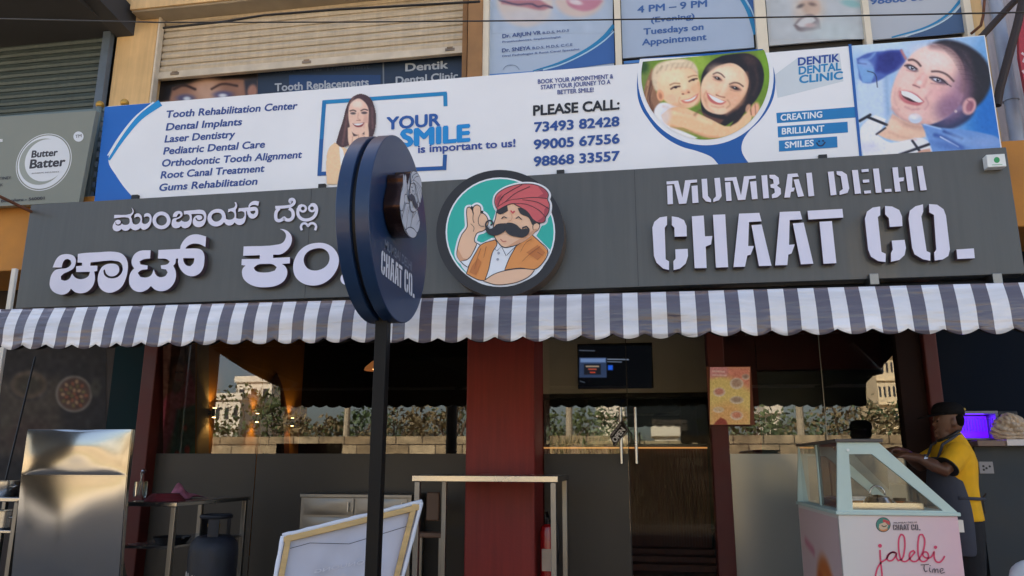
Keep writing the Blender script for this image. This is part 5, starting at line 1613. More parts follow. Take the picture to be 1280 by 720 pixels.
# cloths on it
CLT = MB()
nU, nV = 30, 22
cA = at(214, 612, 5.45)
for j in range(nV + 1):
    for i in range(nU + 1):
        u, v = i / nU, j / nV
        hh = .004 + .085 * math.exp(-((u - .72) ** 2 / .05 + (v - .5) ** 2 / .08)) * (1 + .35 * math.sin(14 * u + 9 * v)) + .02 * abs(math.sin(11 * u + 3 * v) * math.sin(8 * v - 2 * u)) * math.sin(math.pi * u) * math.sin(math.pi * v)
        CLT.v.append((cA.x - .16 + .34 * u + .02 * math.sin(9 * v), 5.30 + .34 * v + .02 * math.sin(7 * u), c.z + hh))
CLT.add([], [])
CLT.f = [(j * (nU + 1) + i, j * (nU + 1) + i + 1, (j + 1) * (nU + 1) + i + 1, (j + 1) * (nU + 1) + i) for j in range(nV) for i in range(nU)]
CLT.mi = [0] * len(CLT.f)
tag(CLT.build('cloth', mat('pink_checked_cloth', rgb(176, 106, 130), .9, var=.45, scale=18), smooth='all'), 'crumpled pink cloth lying on the steel work table', 'cloth')
mb = MB()
for k in range(5):
    mb.loft([[(c.x - .40 + .30 * 1 - .28 + .28 * math.cos(a_) * (.5 - .04 * k) + .16, 5.2 + .13 * math.sin(a_) * (1 - .05 * k), c.z + .002 + .010 * k + zz) for a_ in np.linspace(0, 2 * math.pi, 17)[:-1]] for zz in (0, .0085)])
tag(mb.build('folded_cloth', mat('maroon_cloth', rgb(104, 34, 46), .9, var=.3, scale=20)), 'folded maroon cloth on the front of the steel work table', 'cloth')
# clear jar with tongs beside the cloth
p = at(176, 606, 5.6)
j = thing('utensil_jar', 'small clear jar with utensils behind the maroon cloth on the work table', 'jar', (p.x, 5.6, c.z))
MB().lathe([(.045, 0), (.05, .02), (.05, .12), (.046, .12), (.044, .015), (.01, .012)], (p.x, 5.6, c.z + .001), 16).build('jar', M_glass2, j, smooth=True)
MB().tube([(p.x - .02, 5.6, c.z + .02), (p.x + .01, 5.6, c.z + .2)], .004, 6).tube([(p.x + .02, 5.61, c.z + .02), (p.x - .01, 5.6, c.z + .19)], .004, 6).ball((p.x + .012, 5.6, c.z + .20), .018, n=6).build('utensils', M_steel, j)
# gas cylinder
gx = at(267, 690, 5.0).x
gz1 = at(267, 668, 5.0).z
GC = thing('gas_cylinder', 'worn dark blue gas cylinder with a white scrawl beside the work table', 'gas cylinder', (gx, 5.0, TERZ))
r = .158
hb = gz1 - TERZ
MB().lathe([(.02, .03), (.10, .035), (r * .9, .07), (r, .13), (r, hb - .10), (r * .94, hb - .05), (r * .72, hb - .012), (.05, hb), (.01, hb)], (gx, 5.0, TERZ), 32).build('tank', mat('scuffed_blue_paint', rgb(36, 42, 58, .45), .55, var=.6, scale=9, streak=.3, bump=.1), GC, smooth=True)
MB().lathe([(.11, 0), (.12, 0), (.12, .06), (.11, .06), (.11, 0)], (gx, 5.0, TERZ + .001), 24).build('foot_ring', mat('rusted_blue_paint', rgb(60, 52, 54), .8, var=.4, scale=10), GC)
zc = at(267, 641, 5.0).z
h = MB()
for a0 in (0.5, 2.6, 4.7):
    q = [(gx + .095 * math.cos(a_), 5.0 + .095 * math.sin(a_)) for a_ in np.linspace(a0, a0 + .75, 9)]
    h.add([(x, y, gz1 - .03) for x, y in q] + [(x, y, zc - .035) for x, y in q], [(i, i + 1, 10 + i, 9 + i) for i in range(8)])
h.tube([(gx + .095 * math.cos(a_), 5.0 + .095 * math.sin(a_), zc - .022) for a_ in np.linspace(0, 2 * math.pi, 25)[:-1]], .014, 8, closed=True)
h.build('collar', mat('scuffed_blue_paint2', rgb(34, 38, 50, .5), .6, var=.4, scale=12), GC)
MB().tube([(gx, 5.0, gz1 - .005), (gx, 5.0, gz1 + .05)], .025, 12).tube([(gx - .04, 4.98, gz1 + .06), (gx + .035, 4.98, gz1 + .06)], .016, 10).ball((gx, 5.0, gz1 + .075), .024, n=6).build('valve', mat('brass_valve', rgb(150, 116, 60), .4, .8), GC)
h = MB()
sc_ = [(-.10, .0), (-.09, .03), (-.075, -.01), (-.06, .025), (-.05, -.012), (-.035, .0), (-.02, .015), (-.01, -.01), (.0, .012), (.02, .0), (.03, .006)]
h.tube([(gx + u - .03, 5.0 - math.sqrt(max(r * r - (u - .03) ** 2, 0)) - .001, TERZ + hb * .62 + w) for u, w in sc_], .005, 6)
h.build('scrawl', mat('white_chalk', rgb(170, 165, 158), .9), GC)
# drawer fridge counter against the window
yd = 6.1
a, b = at(376, 618, yd), at(514, 618, yd)
DC = thing('drawer_counter', 'low stainless counter with drawer fronts behind the leaning board', 'counter', ((a.x + b.x) / 2, yd, TERZ))
MB().box((a.x, yd + .012, TERZ + .08), (b.x, yd + .40, a.z)).build('body', M_steel2, DC, bevel=.005)
MB().box((a.x - .006, yd - .004, a.z - .022), (b.x + .006, yd + .41, a.z + .006)).build('counter_top', M_steel2, DC, bevel=.004)
xs_ = [a.x + .02, a.x + .02 + (b.x - a.x) * .48, b.x - .02]
zz = [at(440, 699, yd).z, at(440, 647.5, yd).z + .0, at(440, 644, yd).z, a.z - .03]
for i in range(2):
    for z0, z1 in ((zz[2], zz[3]), (zz[2] - .13, zz[2] - .02), (TERZ + .12, zz[2] - .15)):
        d = dented(xs_[i] + .012, xs_[i + 1] - .012, z0, z1, yd, .006, 10, 6, i).build('drawer', M_steel2, DC, smooth='all')
        if z1 - z0 > .06:
            MB().tube([(xs_[i + 1] - .05, yd - .02, z0 + .025), (xs_[i + 1] - .05, yd - .02, z1 - .025)], .006, 8).build('handle', M_steel, d)
for x in (a.x + .05, b.x - .05):
    MB().tube([(x, yd + .06, TERZ), (x, yd + .06, TERZ + .08)], .02, 8).build('foot', M_black, DC)
# bar height table
c1, c2 = at(515, 597, 5.2), at(697, 597.3, 5.2)
steel_table('bar_table', 'tall narrow steel bar table standing before the red pillar', c1.x, c2.x, 5.2, 6.0, c1.z + .016, None, .036, .042)
# brown stool whose seat shows under the table
p = at(534, 616, 6.0)
ST = thing('bar_stool', 'small brown bar stool half hidden behind the bar table leg', 'stool', (p.x, 6.1, TERZ))
MB().box((p.x - .045, 6.14, p.z - .22), (p.x + .06, 6.17, p.z)).build('backrest', mat('brown_leatherette', rgb(104, 78, 62), .5), ST, bevel=.01)
MB().box((p.x - .10, 6.04, p.z - .34), (p.x + .12, 6.17, p.z - .30)).build('seat', mat('brown_leatherette', rgb(104, 78, 62), .5), ST, bevel=.01)
for x in (p.x - .08, p.x + .10):
    for y in (6.06, 6.15):
        MB().bar((x, y, TERZ), (x, y, p.z - .30), .022).build('leg', M_steel2, ST)
# fire extinguisher
ex_ = at(685, 690, 6.2)
EX = thing('fire_extinguisher', 'red fire extinguisher standing between the pillar and the glass door', 'fire extinguisher', (ex_.x, 6.2, TERZ))
zt_ = at(685, 655, 6.2).z
rr_ = .062
MB().lathe([(.02, .0), (rr_ * .95, .005), (rr_, .02), (rr_, zt_ - TERZ - .06), (rr_ * .85, zt_ - TERZ - .02), (.025, zt_ - TERZ), (.012, zt_ - TERZ)], (ex_.x, 6.2, TERZ), 20).build('tank', mat('extinguisher_red', rgb(176, 30, 34, .8), .25, coat=.5), EX, smooth=True)
MB().tube([(ex_.x, 6.2, zt_ - .01), (ex_.x, 6.2, zt_ + .045)], .016, 10).box((ex_.x - .012, 6.12, zt_ + .04), (ex_.x + .012, 6.24, zt_ + .052)).bar((ex_.x, 6.22, zt_ + .055), (ex_.x, 6.11, zt_ + .10), .02, .01).build('valve_handle', M_black, EX)
MB().tube([(ex_.x + .015, 6.2, zt_ + .03), (ex_.x + .075, 6.19, zt_ - .0), (ex_.x + .085, 6.18, zt_ - .15), (ex_.x + .07, 6.17, zt_ - .3)], .011, 8).build('hose', M_black, EX, smooth='all')
MB().box((ex_.x - .04, 6.2 - rr_ - .001, zt_ - .34), (ex_.x + .04, 6.2 - rr_ + .02, zt_ - .18)).build('label_sheet', mat('cream_label', rgb(190, 170, 150), .6), EX)

# leaning banner on a wooden frame
TL_, TR_, BR_, BL_ = at(355, 670, 3.98), at(525.5, 628, 4.34), at(467, 860, 4.14), at(318.6, 868, 3.80)
LB = thing('leaning_board', 'white cloth board stretched over a wooden frame, seen from behind, leaning by the pole', 'board', ((BL_.x + BR_.x) / 2, 3.9, TERZ))


def quadp(u, v, off=0.0):
    p = (TL_ * (1 - u) + TR_ * u) * (1 - v) + (BL_ * (1 - u) + BR_ * u) * v
    n = (TR_ - TL_).cross(BL_ - TL_).normalized()
    if n.y > 0:
        n = -n
    return p + n * off


M_cloth = mat('white_banner_cloth', rgb(196, 198, 212), .75, var=.08, scale=2.5)
vs = []
n_ = 40
for j in range(n_ + 1):
    for i in range(n_ + 1):
        u, v = i / n_, j / n_
        w = math.sin(math.pi * u) * math.sin(math.pi * v)
        wr = .010 * math.sin(9 * u - 14 * v) + .008 * math.sin(23 * u + 6 * v) + .006 * math.sin(31 * v - 18 * u)
        vs.append(quadp(u, v, -.02 + w * wr - .012 * w))
MB().add(vs, [(j * (n_ + 1) + i, j * (n_ + 1) + i + 1, (j + 1) * (n_ + 1) + i + 1, (j + 1) * (n_ + 1) + i) for j in range(n_) for i in range(n_)]).build('cloth', M_cloth, LB, smooth='all')
M_pine = mat('pine_batten', rgb(214, 180, 122, .9), .7, var=.2, scale=4, stretch=(1, 1, 8), bump=.1)
nrm = (quadp(.5, .5, 1) - quadp(.5, .5, 0))
for (u0, v0, u1, v1) in ((.0, .028, 1, .028), (.955, .0, .955, 1), (.035, 0, .035, 1), (.0, .97, 1, .97)):
    MB().bar(quadp(u0, v0, 0), quadp(u1, v1, 0), .030, .022, None, nrm).build('batten', M_pine, LB, bevel=.003)
h = MB()           # cloth wrapped over the edges
for (u0, v0, u1, v1) in ((-.012, -.004, 1.012, -.004), (-.008, 0, -.008, 1), (1.008, 0, 1.008, 1)):
    n2 = 24
    q = [quadp(u0 + (u1 - u0) * k / n2, v0 + (v1 - v0) * k / n2, 0) + Vector((0, 0, .001 * math.sin(k * 2.1))) for k in range(n2 + 1)]
    h.tube(q, [.012 + .0015 * math.sin(k * 1.7) for k in range(n2 + 1)], 8)
h.build('hem', mat('white_hem_cloth', rgb(222, 226, 236), .75, var=.06), LB, smooth='all')
h = MB()           # print of the front showing faintly through, mirrored
M_ghost = mat('faint_print', rgb(206, 206, 214), .75)
for s_, u0, u1, v0, cap in (('ONUONG', .66, .28, .30, .022), ('SOLUNE', .86, .30, .62, .040), ('HOLI', .34, .12, .52, .022)):
    vs, fs = text3(s_, None, 1.0, 1.0, lambda u, v: tuple(quadp(u0 + (u1 - u0) * u, v0 - v * cap - .10 * (u1 - u0) * 0, -.014)))
    h.add(vs, fs)
h.build('show_through_print', M_ghost, LB)
MB().tube([quadp(.06, .10, .012), quadp(.2, .095, .016), quadp(.5, .16, .016), quadp(.93, .13, .012)], .0016, 5).build('tie_wire', M_black, LB)

# steel pots at the far left
p = at(8, 622, 5.3)
steel_table('side_table', 'small steel side table at the far left behind the tall steel screen', at(-70, 622, 5.3).x, at(24, 622, 5.3).x, 5.3, 5.9, p.z, at(8, 660, 5.3).z - .02)
for k, (px, yy, zt0, r_, h_) in enumerate(((6, 5.5, p.z, .10, .11), (8, 5.45, at(8, 660, 5.3).z - .02, .11, .13))):
    q = at(px, 620, yy)
    t = thing('steel_pot', ('round steel pot on top of the far left side table', 'steel pot on the lower shelf of the far left side table')[k], 'pot', (q.x, yy, zt0))
    MB().lathe([(.02, 0), (r_ * .9, 0), (r_, .015), (r_, h_), (r_ * 1.08, h_ + .004), (r_ * 1.08, h_ + .008), (r_ * .96, h_ + .006), (r_ * .94, .02), (.01, .012)], (q.x, yy, zt0 + .001), 24).build('pot', M_steel, t, smooth=True)
    MB().tube([(q.x + r_ * .9, yy, zt0 + h_ * .7), (q.x + r_ * 1.3, yy - .01, zt0 + h_ * .8), (q.x + r_ * 1.25, yy - .05, zt0 + h_ * .7), (q.x + r_ * .85, yy - .05, zt0 + h_ * .66)], .006, 8).build('handle', M_steel, t, smooth='all')

# neighbour's dim food poster window on the left
yn = 6.70
FP = thing('food_poster', 'dim window poster of plated dishes on the neighbouring shop at far left', 'poster', (at(60, 520, yn).x, yn, 1.2))
pm = Paint(-40, 425, .5, 345, 420, 130, (34, 31, 32))
pm.poly([(80, 100), (230, 90), (240, 290), (60, 290)], (62, 54, 46), 20).ell(152, 112, 52, 40, (48, 44, 42), 0, 6).ell(152, 112, 46, 34, (84, 70, 58), 0, 6).ell(152, 112, 34, 24, (52, 46, 36), 0, 10)
pm.ell(265, 135, 46, 46, (112, 104, 96), 0, 4).ell(265, 135, 40, 40, (70, 50, 42), 0, 5)
for k in range(26):
    a_ = k * 2.4
    rr = 34 * math.sqrt(k / 26)
    pm.ell(265 + rr * math.cos(a_), 135 + rr * math.sin(a_), 5, 4, ((120, 70, 50), (96, 84, 50), (140, 110, 80))[k % 3], a_, 3)
pm.ell(320, 120, 14, 22, (60, 56, 50), 0, 6).ell(100, 220, 16, 26, (66, 62, 50), 0, 6).ell(285, 255, 40, 24, (60, 48, 40), 0, 12).ell(150, 240, 60, 40, (58, 44, 38), 0, 24).grain(6, 8, 4)
pm.build('print', FP, yn, painted_mat('food_print', .8), gain=1.1)
MB().box((at(-60, 590, yn).x, yn + .003, TERZ), (at(133, 590, yn).x, yn + .03, at(60, 424, yn).z)).build('backing', M_dark, FP)
# white angle post and thin slanting rod at the left edge
a, b = at(19, 336, 5.3), at(-6, 470, 5.3)
tag(MB().bar((a.x, 5.3, a.z), (a.x, 5.3, TERZ), .04, .03).build('angle_post', M_alu, bevel=.003), 'thin white metal angle post at the left end of the awning', 'post')
tag(MB().tube([at(44, 446, 5.9), at(6, 604, 5.6)], .008, 8).build('slanting_rod', M_black), 'thin dark slanting rod in front of the food poster', 'rod')

# OPEN plate hanging from the left door handle
yo = G - .09
OP = thing('open_sign', 'black tilted hanging plate reading OPEN on the glass door handle', 'sign', (at(776, 540, yo).x, yo, at(776, 558, yo).z))
MB().prism([P([(578, 350), (655, 255), (690, 320), (605, 418)], 640, 470, .2109375)], planeY(yo), .006, mat('black_plate', rgb(16, 12, 13), .5, spec=.2)).build('plate', None, OP)
pr = Print(yo, 640, 470, .2109375)
pr.line([(582, 350), (654, 260), (685, 320), (607, 411)], 2.5, ink(150, 140, 140), False, True)
# text runs up along the plate
def along(q0, q1, s_, cap, m, bold):
    (vs_, fs_), x0_, x1_ = text_mesh(s_, bold, 0)
    d_ = Vector((q1[0] - q0[0], q1[1] - q0[1]))
    nn = Vector((d_.y, -d_.x)).normalized()
    for c_ in range(3):
        f_ = pr.fn()
        out = []
        for v_ in vs_:
            t_ = (v_[0] + (c_ - 1) * .03 - x0_) / (x1_ - x0_)
            qq = Vector(q0) + d_ * t_ + nn * (v_[1] / CAPH * cap)
            out.append(f_(640 + qq.x * .2109375, 470 + qq.y * .2109375, 0))
        pr.mb.add(out, fs_, m)
along((614, 396), (672, 320), 'OPEN', 30, ink(222, 220, 222), .014)
along((592, 358), (648, 288), "Come in we're", 14, ink(150, 146, 148), .01)
pr.build('lettering', OP)
MB().tube([at(770, 528, yo), at(775, 514, yo + .02), at(778, 524, yo)], .0025, 6).build('string', M_black, OP)


# ------------------------------------------------------------------ the display cart
YK, YKB = 4.4, 5.5
CK = thing('display_cart', 'pink and white sweet display cart with a sloping glass top beside the worker', 'cart', (1.3, 4.9, TERZ))
kv = lambda x, y: at(x, y, YK)
x0, x1 = kv(1047.7, 643).x, kv(1197, 644).x
zt = kv(1100, 644).z
zb = TERZ + .07
M_pinkw = bpy.data.materials.new('pink_white_print')
M_pinkw.use_nodes = True
nt = M_pinkw.node_tree
pb = nt.nodes['Principled BSDF']
ge = nt.nodes.new('ShaderNodeNewGeometry'); sxx = nt.nodes.new('ShaderNodeSeparateXYZ'); nt.links.new(ge.outputs['Position'], sxx.inputs[0])
mr = nt.nodes.new('ShaderNodeMapRange'); mr.inputs[1].default_value = x0 + .1; mr.inputs[2].default_value = x1 + .15
nz = nt.nodes.new('ShaderNodeTexNoise'); nz.inputs['Scale'].default_value = 4; nz.inputs['Detail'].default_value = 6
ad = nt.nodes.new('ShaderNodeMath'); ad.operation = 'MULTIPLY_ADD'; ad.inputs[1].default_value = .12; nt.links.new(nz.outputs[0], ad.inputs[0]); nt.links.new(sxx.outputs[0], ad.inputs[2]); nt.links.new(ad.outputs[0], mr.inputs[0])
cr = nt.nodes.new('ShaderNodeMix'); cr.data_type = 'RGBA'; cr.inputs[6].default_value = rgb(226, 220, 214, .9); cr.inputs[7].default_value = rgb(236, 190, 200, .9)
nt.links.new(mr.outputs[0], cr.inputs[0]); nt.links.new(cr.outputs[2], pb.inputs['Base Color']); pb.inputs['Roughness'].default_value = .45
MB().box((x0, YK, zb), (x1, YKB, zt)).build('base', M_pinkw, CK, bevel=.004)
M_mint = mat('pale_mint_frame', rgb(188, 208, 200), .45, var=.05)
MB().box((x0 - .012, YK - .012, zt), (x1 + .012, YKB + .01, zt + .018)).build('deck', M_mint, CK, bevel=.003)
# glazed top: end frames, glass, dark roof
of = [(1046.4, 553), (1098, 553), (1197.5, 643), (1047, 643)]
inf = [(1061, 567.6), (1090, 567.6), (1179, 640), (1066.5, 640)]
OF = [(kv(*q).x, kv(*q).z) for q in of]
IF = [(kv(*q).x, kv(*q).z) for q in inf]
OF[2] = (OF[2][0], zt + .018); OF[3] = (OF[3][0], zt + .018)
IF[2] = (IF[2][0], zt + .026); IF[3] = (IF[3][0], zt + .026)
IFs = smooth_poly([(IF[0][0], IF[0][1]), (IF[1][0] - .01, IF[1][1]), (IF[1][0] + .012, IF[1][1] - .012), IF[2], IF[3]], 1, 10)
for y, nm in ((YK, 'end_frame'), (YKB - .02, 'end_frame')):
    e = MB().prism([OF, IF], lambda x, z, off, y=y: (x, y + off, z), .02, M_mint)
    n0 = len(e.v)
    e.add([(x, y + .02, z) for x, z in OF] + [(x, y + .02, z) for x, z in IF], [(0, 1, 5, 4), (1, 2, 6, 5), (2, 3, 7, 6), (3, 0, 4, 7)], M_mint)
    eo = e.build(nm, None, CK)
    MB().add([(x, y + .011, z) for x, z in IF], [(0, 1, 2, 3)]).build('end_glass', M_glass2, eo)
    if y == YK:
        MB().tube([(OF[0][0] + .05, YK - .006, OF[0][1] - .04), (OF[0][0] + .05, YK, OF[0][1] - .04)], .008, 10).build('screw_cap', mat('pale_plastic_cap', (.8, .85, .82, 1), .3), eo)
zr = OF[0][1]
MB().box((OF[0][0] - .012, YK - .015, zr + .001), (OF[1][0] + .02, YKB + .01, zr + .018)).build('roof', mat('grey_brown_roof_panel', rgb(84, 78, 74), .5), CK, bevel=.003)
ya, yb_ = YK + .021, YKB - .021
MB().add([(OF[0][0] + .004, ya, zt + .02), (OF[0][0] + .004, yb_, zt + .02), (OF[0][0] + .004, yb_, zr), (OF[0][0] + .004, ya, zr)], [(0, 1, 2, 3)]).build('side_glass', M_glass2, CK)
MB().add([(OF[1][0], ya, zr), (OF[1][0], yb_, zr), (OF[2][0], yb_, zt + .02), (OF[2][0], ya, zt + .02)], [(0, 1, 2, 3)]).build('sloping_glass', M_glass2, CK)
MB().bar((OF[0][0] + .01, (ya + yb_) / 2, zt + .02), (OF[0][0] + .01, (ya + yb_) / 2, zr), .02).build('post', M_mint, CK)
MB().box((x1, YK + .02, zt - .08), (x1 + .03, YK + .06, zt - .02)).build('hinge', M_alu, CK)
for xx in (x0 + .06, x1 - .06):
    for yy in (YK + .08, YKB - .08):
        MB().tube([(xx - .012, yy, TERZ + .034), (xx + .012, yy, TERZ + .034)], .034, 14).build('caster', M_black, CK)
# print on the front
pr = Print(YK, 1040, 620, .140625, step=.0004)
PK, GR = ink(216, 66, 104), ink(84, 74, 82)
pr.circle(455, 255, 66, ink(60, 60, 60)).circle(455, 255, 60, ink(56, 130, 116)).poly([(455, 205), (510, 225), (512, 262), (480, 240), (450, 230)], ink(196, 70, 72)).poly([(420, 250), (470, 232), (500, 265), (480, 300), (440, 302), (415, 280)], ink(206, 180, 150)).poly([(410, 285), (450, 300), (500, 285), (480, 310), (440, 312)], ink(206, 130, 80)).line([(440, 262), (462, 272), (485, 262)], 8, ink(44, 40, 44))
pr.text('MUMBAI DELHI', (548, 246), (752, 240), 14, GR)
m3 = MB()
bx0_, bx1_, by0_, by1_ = 815, 1219, 270, 340
f_ = pr.fn()
for v, q in big:
    pp_ = P(q, *v)
    mx0, mx1 = 805 + .2083 * 50, 980 + .20145 * 1184
    lo = []
    for (x, y) in pp_:
        u = (x - mx0) / (mx1 - mx0)
        w = (y - (347.5 - 27.5 * u + 0)) / 68 + 1    # 0 at cap line, 1 at baseline
        yb2 = 338.5 - 17 * u
        yt2 = 270 - 16 * u
        w = (y - yt2) / (yb2 - yt2)
        lo.append((1040 + .140625 * (540 + 245 * u), 620 + .140625 * (252 + 52 * w)))
    pr.mb.prism([lo], f_, 0, GR)
J = [[(425, 478), (428, 540), (432, 600), (440, 660), (442, 720), (425, 770), (395, 775), (385, 730), (400, 650), (430, 595), (480, 560), (505, 520), (540, 497), (566, 505), (540, 500), (508, 512), (488, 545), (498, 572), (530, 572), (560, 540), (572, 505), (570, 545), (588, 574), (620, 560),
      (642, 480), (645, 400), (632, 350), (612, 340), (596, 370), (590, 440), (598, 520), (618, 572), (650, 582), (690, 555), (715, 525), (736, 500), (722, 484), (696, 500), (686, 540), (705, 575), (745, 580), (790, 530), (818, 450), (820, 380), (802, 342), (780, 345), (766, 390), (762, 470), (772, 550),
      (800, 582), (838, 572), (856, 535), (842, 500), (818, 496), (806, 520), (830, 548), (875, 545), (908, 490), (906, 540), (925, 582), (955, 588), (985, 560), (1000, 532)]]
pr.line(J[0], 15, PK)
pr.circle(425, 442, 17, PK).circle(918, 455, 15, PK)
pr.line([(785, 612), (860, 606)], 8, GR).line([(818, 612), (816, 650), (826, 672), (845, 664)], 9, GR).line([(866, 634), (864, 664), (878, 676)], 8, GR).line([(888, 680), (896, 650), (908, 644), (912, 682), (922, 650), (936, 648), (940, 684)], 7, GR).line([(956, 668), (980, 660), (984, 645), (966, 642), (956, 664), (968, 686), (1000, 676)], 7, GR).circle(868, 618, 5, GR)
pr.build('print', CK)
# picture on the cart's left side: an orange sweet on pink
sd = MB()
pm = Paint(0, 0, 1, 200, 200, 70, (224, 196, 196))
pm.ell(120, 120, 46, 60, (214, 120, 60), 0, 10).ell(120, 120, 20, 30, (236, 170, 90), 0, 10).line([(95, 90), (140, 100), (100, 130), (145, 145)], 10, (190, 90, 40), 5).line([(30, 50), (70, 60)], 10, (206, 120, 140), 8)
pm.build('side_print', CK, 0, painted_mat('side_print', .5), fn=lambda x, y, off: (x0 - .0015, YKB - .02 - (YKB - YK - .04) * x / 200, zt - .02 - (zt - zb - .04) * y / 200), gain=.9)
# what stands inside
tz = zt + .019
TR = thing('sweet_tray', 'wide shallow steel tray inside the glass sweet cart', 'tray', (1.25, 4.9, tz))
MB().box((x0 + .10, YK + .12, tz), (x1 - .12, YKB - .1, tz + .006)).build('tray', M_steel, TR, bevel=.002)
h = MB()
for a_, b_ in (((x0 + .10, YK + .12), (x1 - .12, YK + .12)), ((x0 + .10, YKB - .1), (x1 - .12, YKB - .1)), ((x0 + .10, YK + .12), (x0 + .10, YKB - .1)), ((x1 - .12, YK + .12), (x1 - .12, YKB - .1))):
    h.bar((*a_, tz + .02), (*b_, tz + .02), .005, .035)
h.build('rim', M_steel, TR)
M_cake = mat('brown_sweet', rgb(170, 100, 50), .5, var=.3, scale=30, bump=.3)
rnd = random.Random(4)
for k in range(10):
    qx, qy = x0 + .17 + .05 * (k % 4) + rnd.uniform(-.01, .01), YK + .3 + .16 * (k // 2) + rnd.uniform(-.02, .02)
    pts = [(qx + (.010 + .005 * a_) * math.cos(a_ * 1.6), qy + (.010 + .005 * a_) * math.sin(a_ * 1.6), tz + .013) for a_ in np.linspace(0, 9, 40)]
    tag(MB().tube(pts, .0065, 6).build('coiled_sweet', mat('orange_sweet', rgb(214, 130, 50), .3, var=.2, coat=.5), smooth='all'), 'coiled orange sweet lying in the steel tray in the cart', 'sweet', 'coiled sweets in the cart tray')
q = at(1096, 612, 4.75)
CL = thing('lidded_dish', 'steel lidded dish with a ring handle inside the sweet cart', 'dish', (q.x, 4.75, tz + .007))
MB().lathe([(.01, 0), (.075, 0), (.085, .012), (.078, .02), (.06, .05), (.02, .062), (.004, .064)], (q.x, 4.75, tz + .008), 24).build('lid', M_steel, CL, smooth=True)
MB().tube([(q.x + .04 * math.cos(a_), 4.75, tz + .070 + .05 * math.sin(a_)) for a_ in np.linspace(0, math.pi, 14)], .005, 8).build('handle', M_steel, CL, smooth='all')
q = at(1125.5, 634, 4.62)
CP = thing('sauce_bowl', 'small orange bowl with a black rim in the sweet cart', 'bowl', (q.x, 4.62, tz + .007))
MB().lathe([(.01, 0), (.016, 0), (.018, .015), (.014, .022), (.024, .036), (.02, .036), (.005, .03)], (q.x, 4.62, tz + .008), 18).build('bowl', mat('orange_ceramic', rgb(190, 96, 50), .35), CP, smooth=True)
MB().lathe([(.02, .0365), (.03, .037), (.033, .052), (.028, .052), (.01, .042)], (q.x, 4.62, tz + .008), 18).build('rim', M_black, CP, smooth=True)

# ------------------------------------------------------------------ counter, purple machine and bag on the right
yc = 5.95
cz = at(1240, 554, yc).z
RC = thing('wall_counter', 'pale edged wall counter on the right under the purple machine', 'counter', (at(1260, 560, yc).x, yc, cz))
MB().box((at(1222, 554, yc).x, yc, cz - .02), (at(1257.5, 554, yc).x, 6.397, cz + .02)).build('top', mat('wood_edge_top', rgb(128, 104, 92), .5), RC, bevel=.003)
MB().box((at(1258, 554, yc).x, yc - .01, cz - .018), (4.5, 6.397, cz + .026)).build('top', mat('white_counter_top', rgb(214, 208, 206), .4), RC, bevel=.003)
MB().box((at(1222, 554, yc).x + .02, yc + .12, TERZ), (4.5, 6.39, cz - .021)).build('front', mat('dark_teal_front', rgb(26, 46, 60, .7), .5), RC)
ym = 6.1
a, b = at(1200, 551, ym), at(1244, 517, ym)
a.z = cz + .027
UV = thing('uv_machine', 'small machine glowing bright purple on the counter behind the worker', 'machine', ((a.x + b.x) / 2, ym, a.z))
h = MB()
for q0, q1 in (((a.x - .02, ym, a.z), (b.x + .02, ym + .2, a.z + .012)), ((a.x - .02, ym, b.z), (b.x + .02, ym + .2, b.z + .02)), ((a.x - .02, ym, a.z + .012), (a.x, ym + .2, b.z)), ((b.x, ym, a.z + .012), (b.x + .02, ym + .2, b.z)), ((a.x, ym + .19, a.z + .012), (b.x, ym + .2, b.z))):
    h.box(q0, q1)
h.build('housing', mat('grey_machine_case', rgb(120, 120, 128), .4), UV, bevel=.002)
UM = mat('purple_tube', (.2, .05, .9, 1), .4, emit=(.12, .003, 1.0, 1), estr=.24)
MB().box((a.x + .004, ym + .15, a.z + .02), (b.x - .004, ym + .16, b.z - .01)).build('glow_panel', UM, UV)
h = MB()
for k in range(13):
    x = a.x + .012 + (b.x - a.x - .024) * k / 12
    h.tube([(x, ym + .03, a.z + .06), (x, ym + .03, b.z - .03)], .003, 6)
h.build('grille', mat('violet_grille', rgb(120, 80, 190), .4), UV)
l = bpy.data.lights.new('purple_glow', 'AREA')
l.energy = .25
l.color = (.12, .02, 1)
l.shape = 'RECTANGLE'
l.size, l.size_y = .2, .15
lo = bpy.data.objects.new('purple_glow', l)
COL.objects.link(lo)
lo.parent = UV
lo.location = (0, .12, .1)
lo.rotation_euler = (R_(-90), 0, 0)
MB().box((b.x + .025, ym + .02, a.z), (b.x + .16, ym + .22, b.z + .02)).build('black_side_unit', M_black, UV, bevel=.01)
# crumpled paper bag
q = at(1263, 534, 6.05)
bm = bmesh.new()
bmesh.ops.create_icosphere(bm, subdivisions=5, radius=1)
for v in bm.verts:
    n = v.co.copy()
    f = .8 + .30 * abs(math.sin(4 * n.x + 3 * n.z + 2 * n.y)) + .22 * abs(math.sin(8 * n.z - 5 * n.y + 2)) + .14 * abs(math.sin(13 * n.x + 9 * n.y - 4 * n.z))
    v.co = Vector((n.x * .075 * f * (1.25 - .45 * n.z), n.y * .06 * f, n.z * .085 * (.8 + .3 * f)))
me = bpy.data.meshes.new('paper_bag')
bm.to_mesh(me)
bm.free()
me.materials.append(mat('crumpled_beige_paper', rgb(196, 176, 152), .8, var=.2, scale=20, bump=.3))
o = bpy.data.objects.new('paper_bag', me)
COL.objects.link(o)
o.location = (q.x, 6.05, cz + .115)
tag(o, 'crumpled beige bag standing on the white counter beside the purple machine', 'bag')
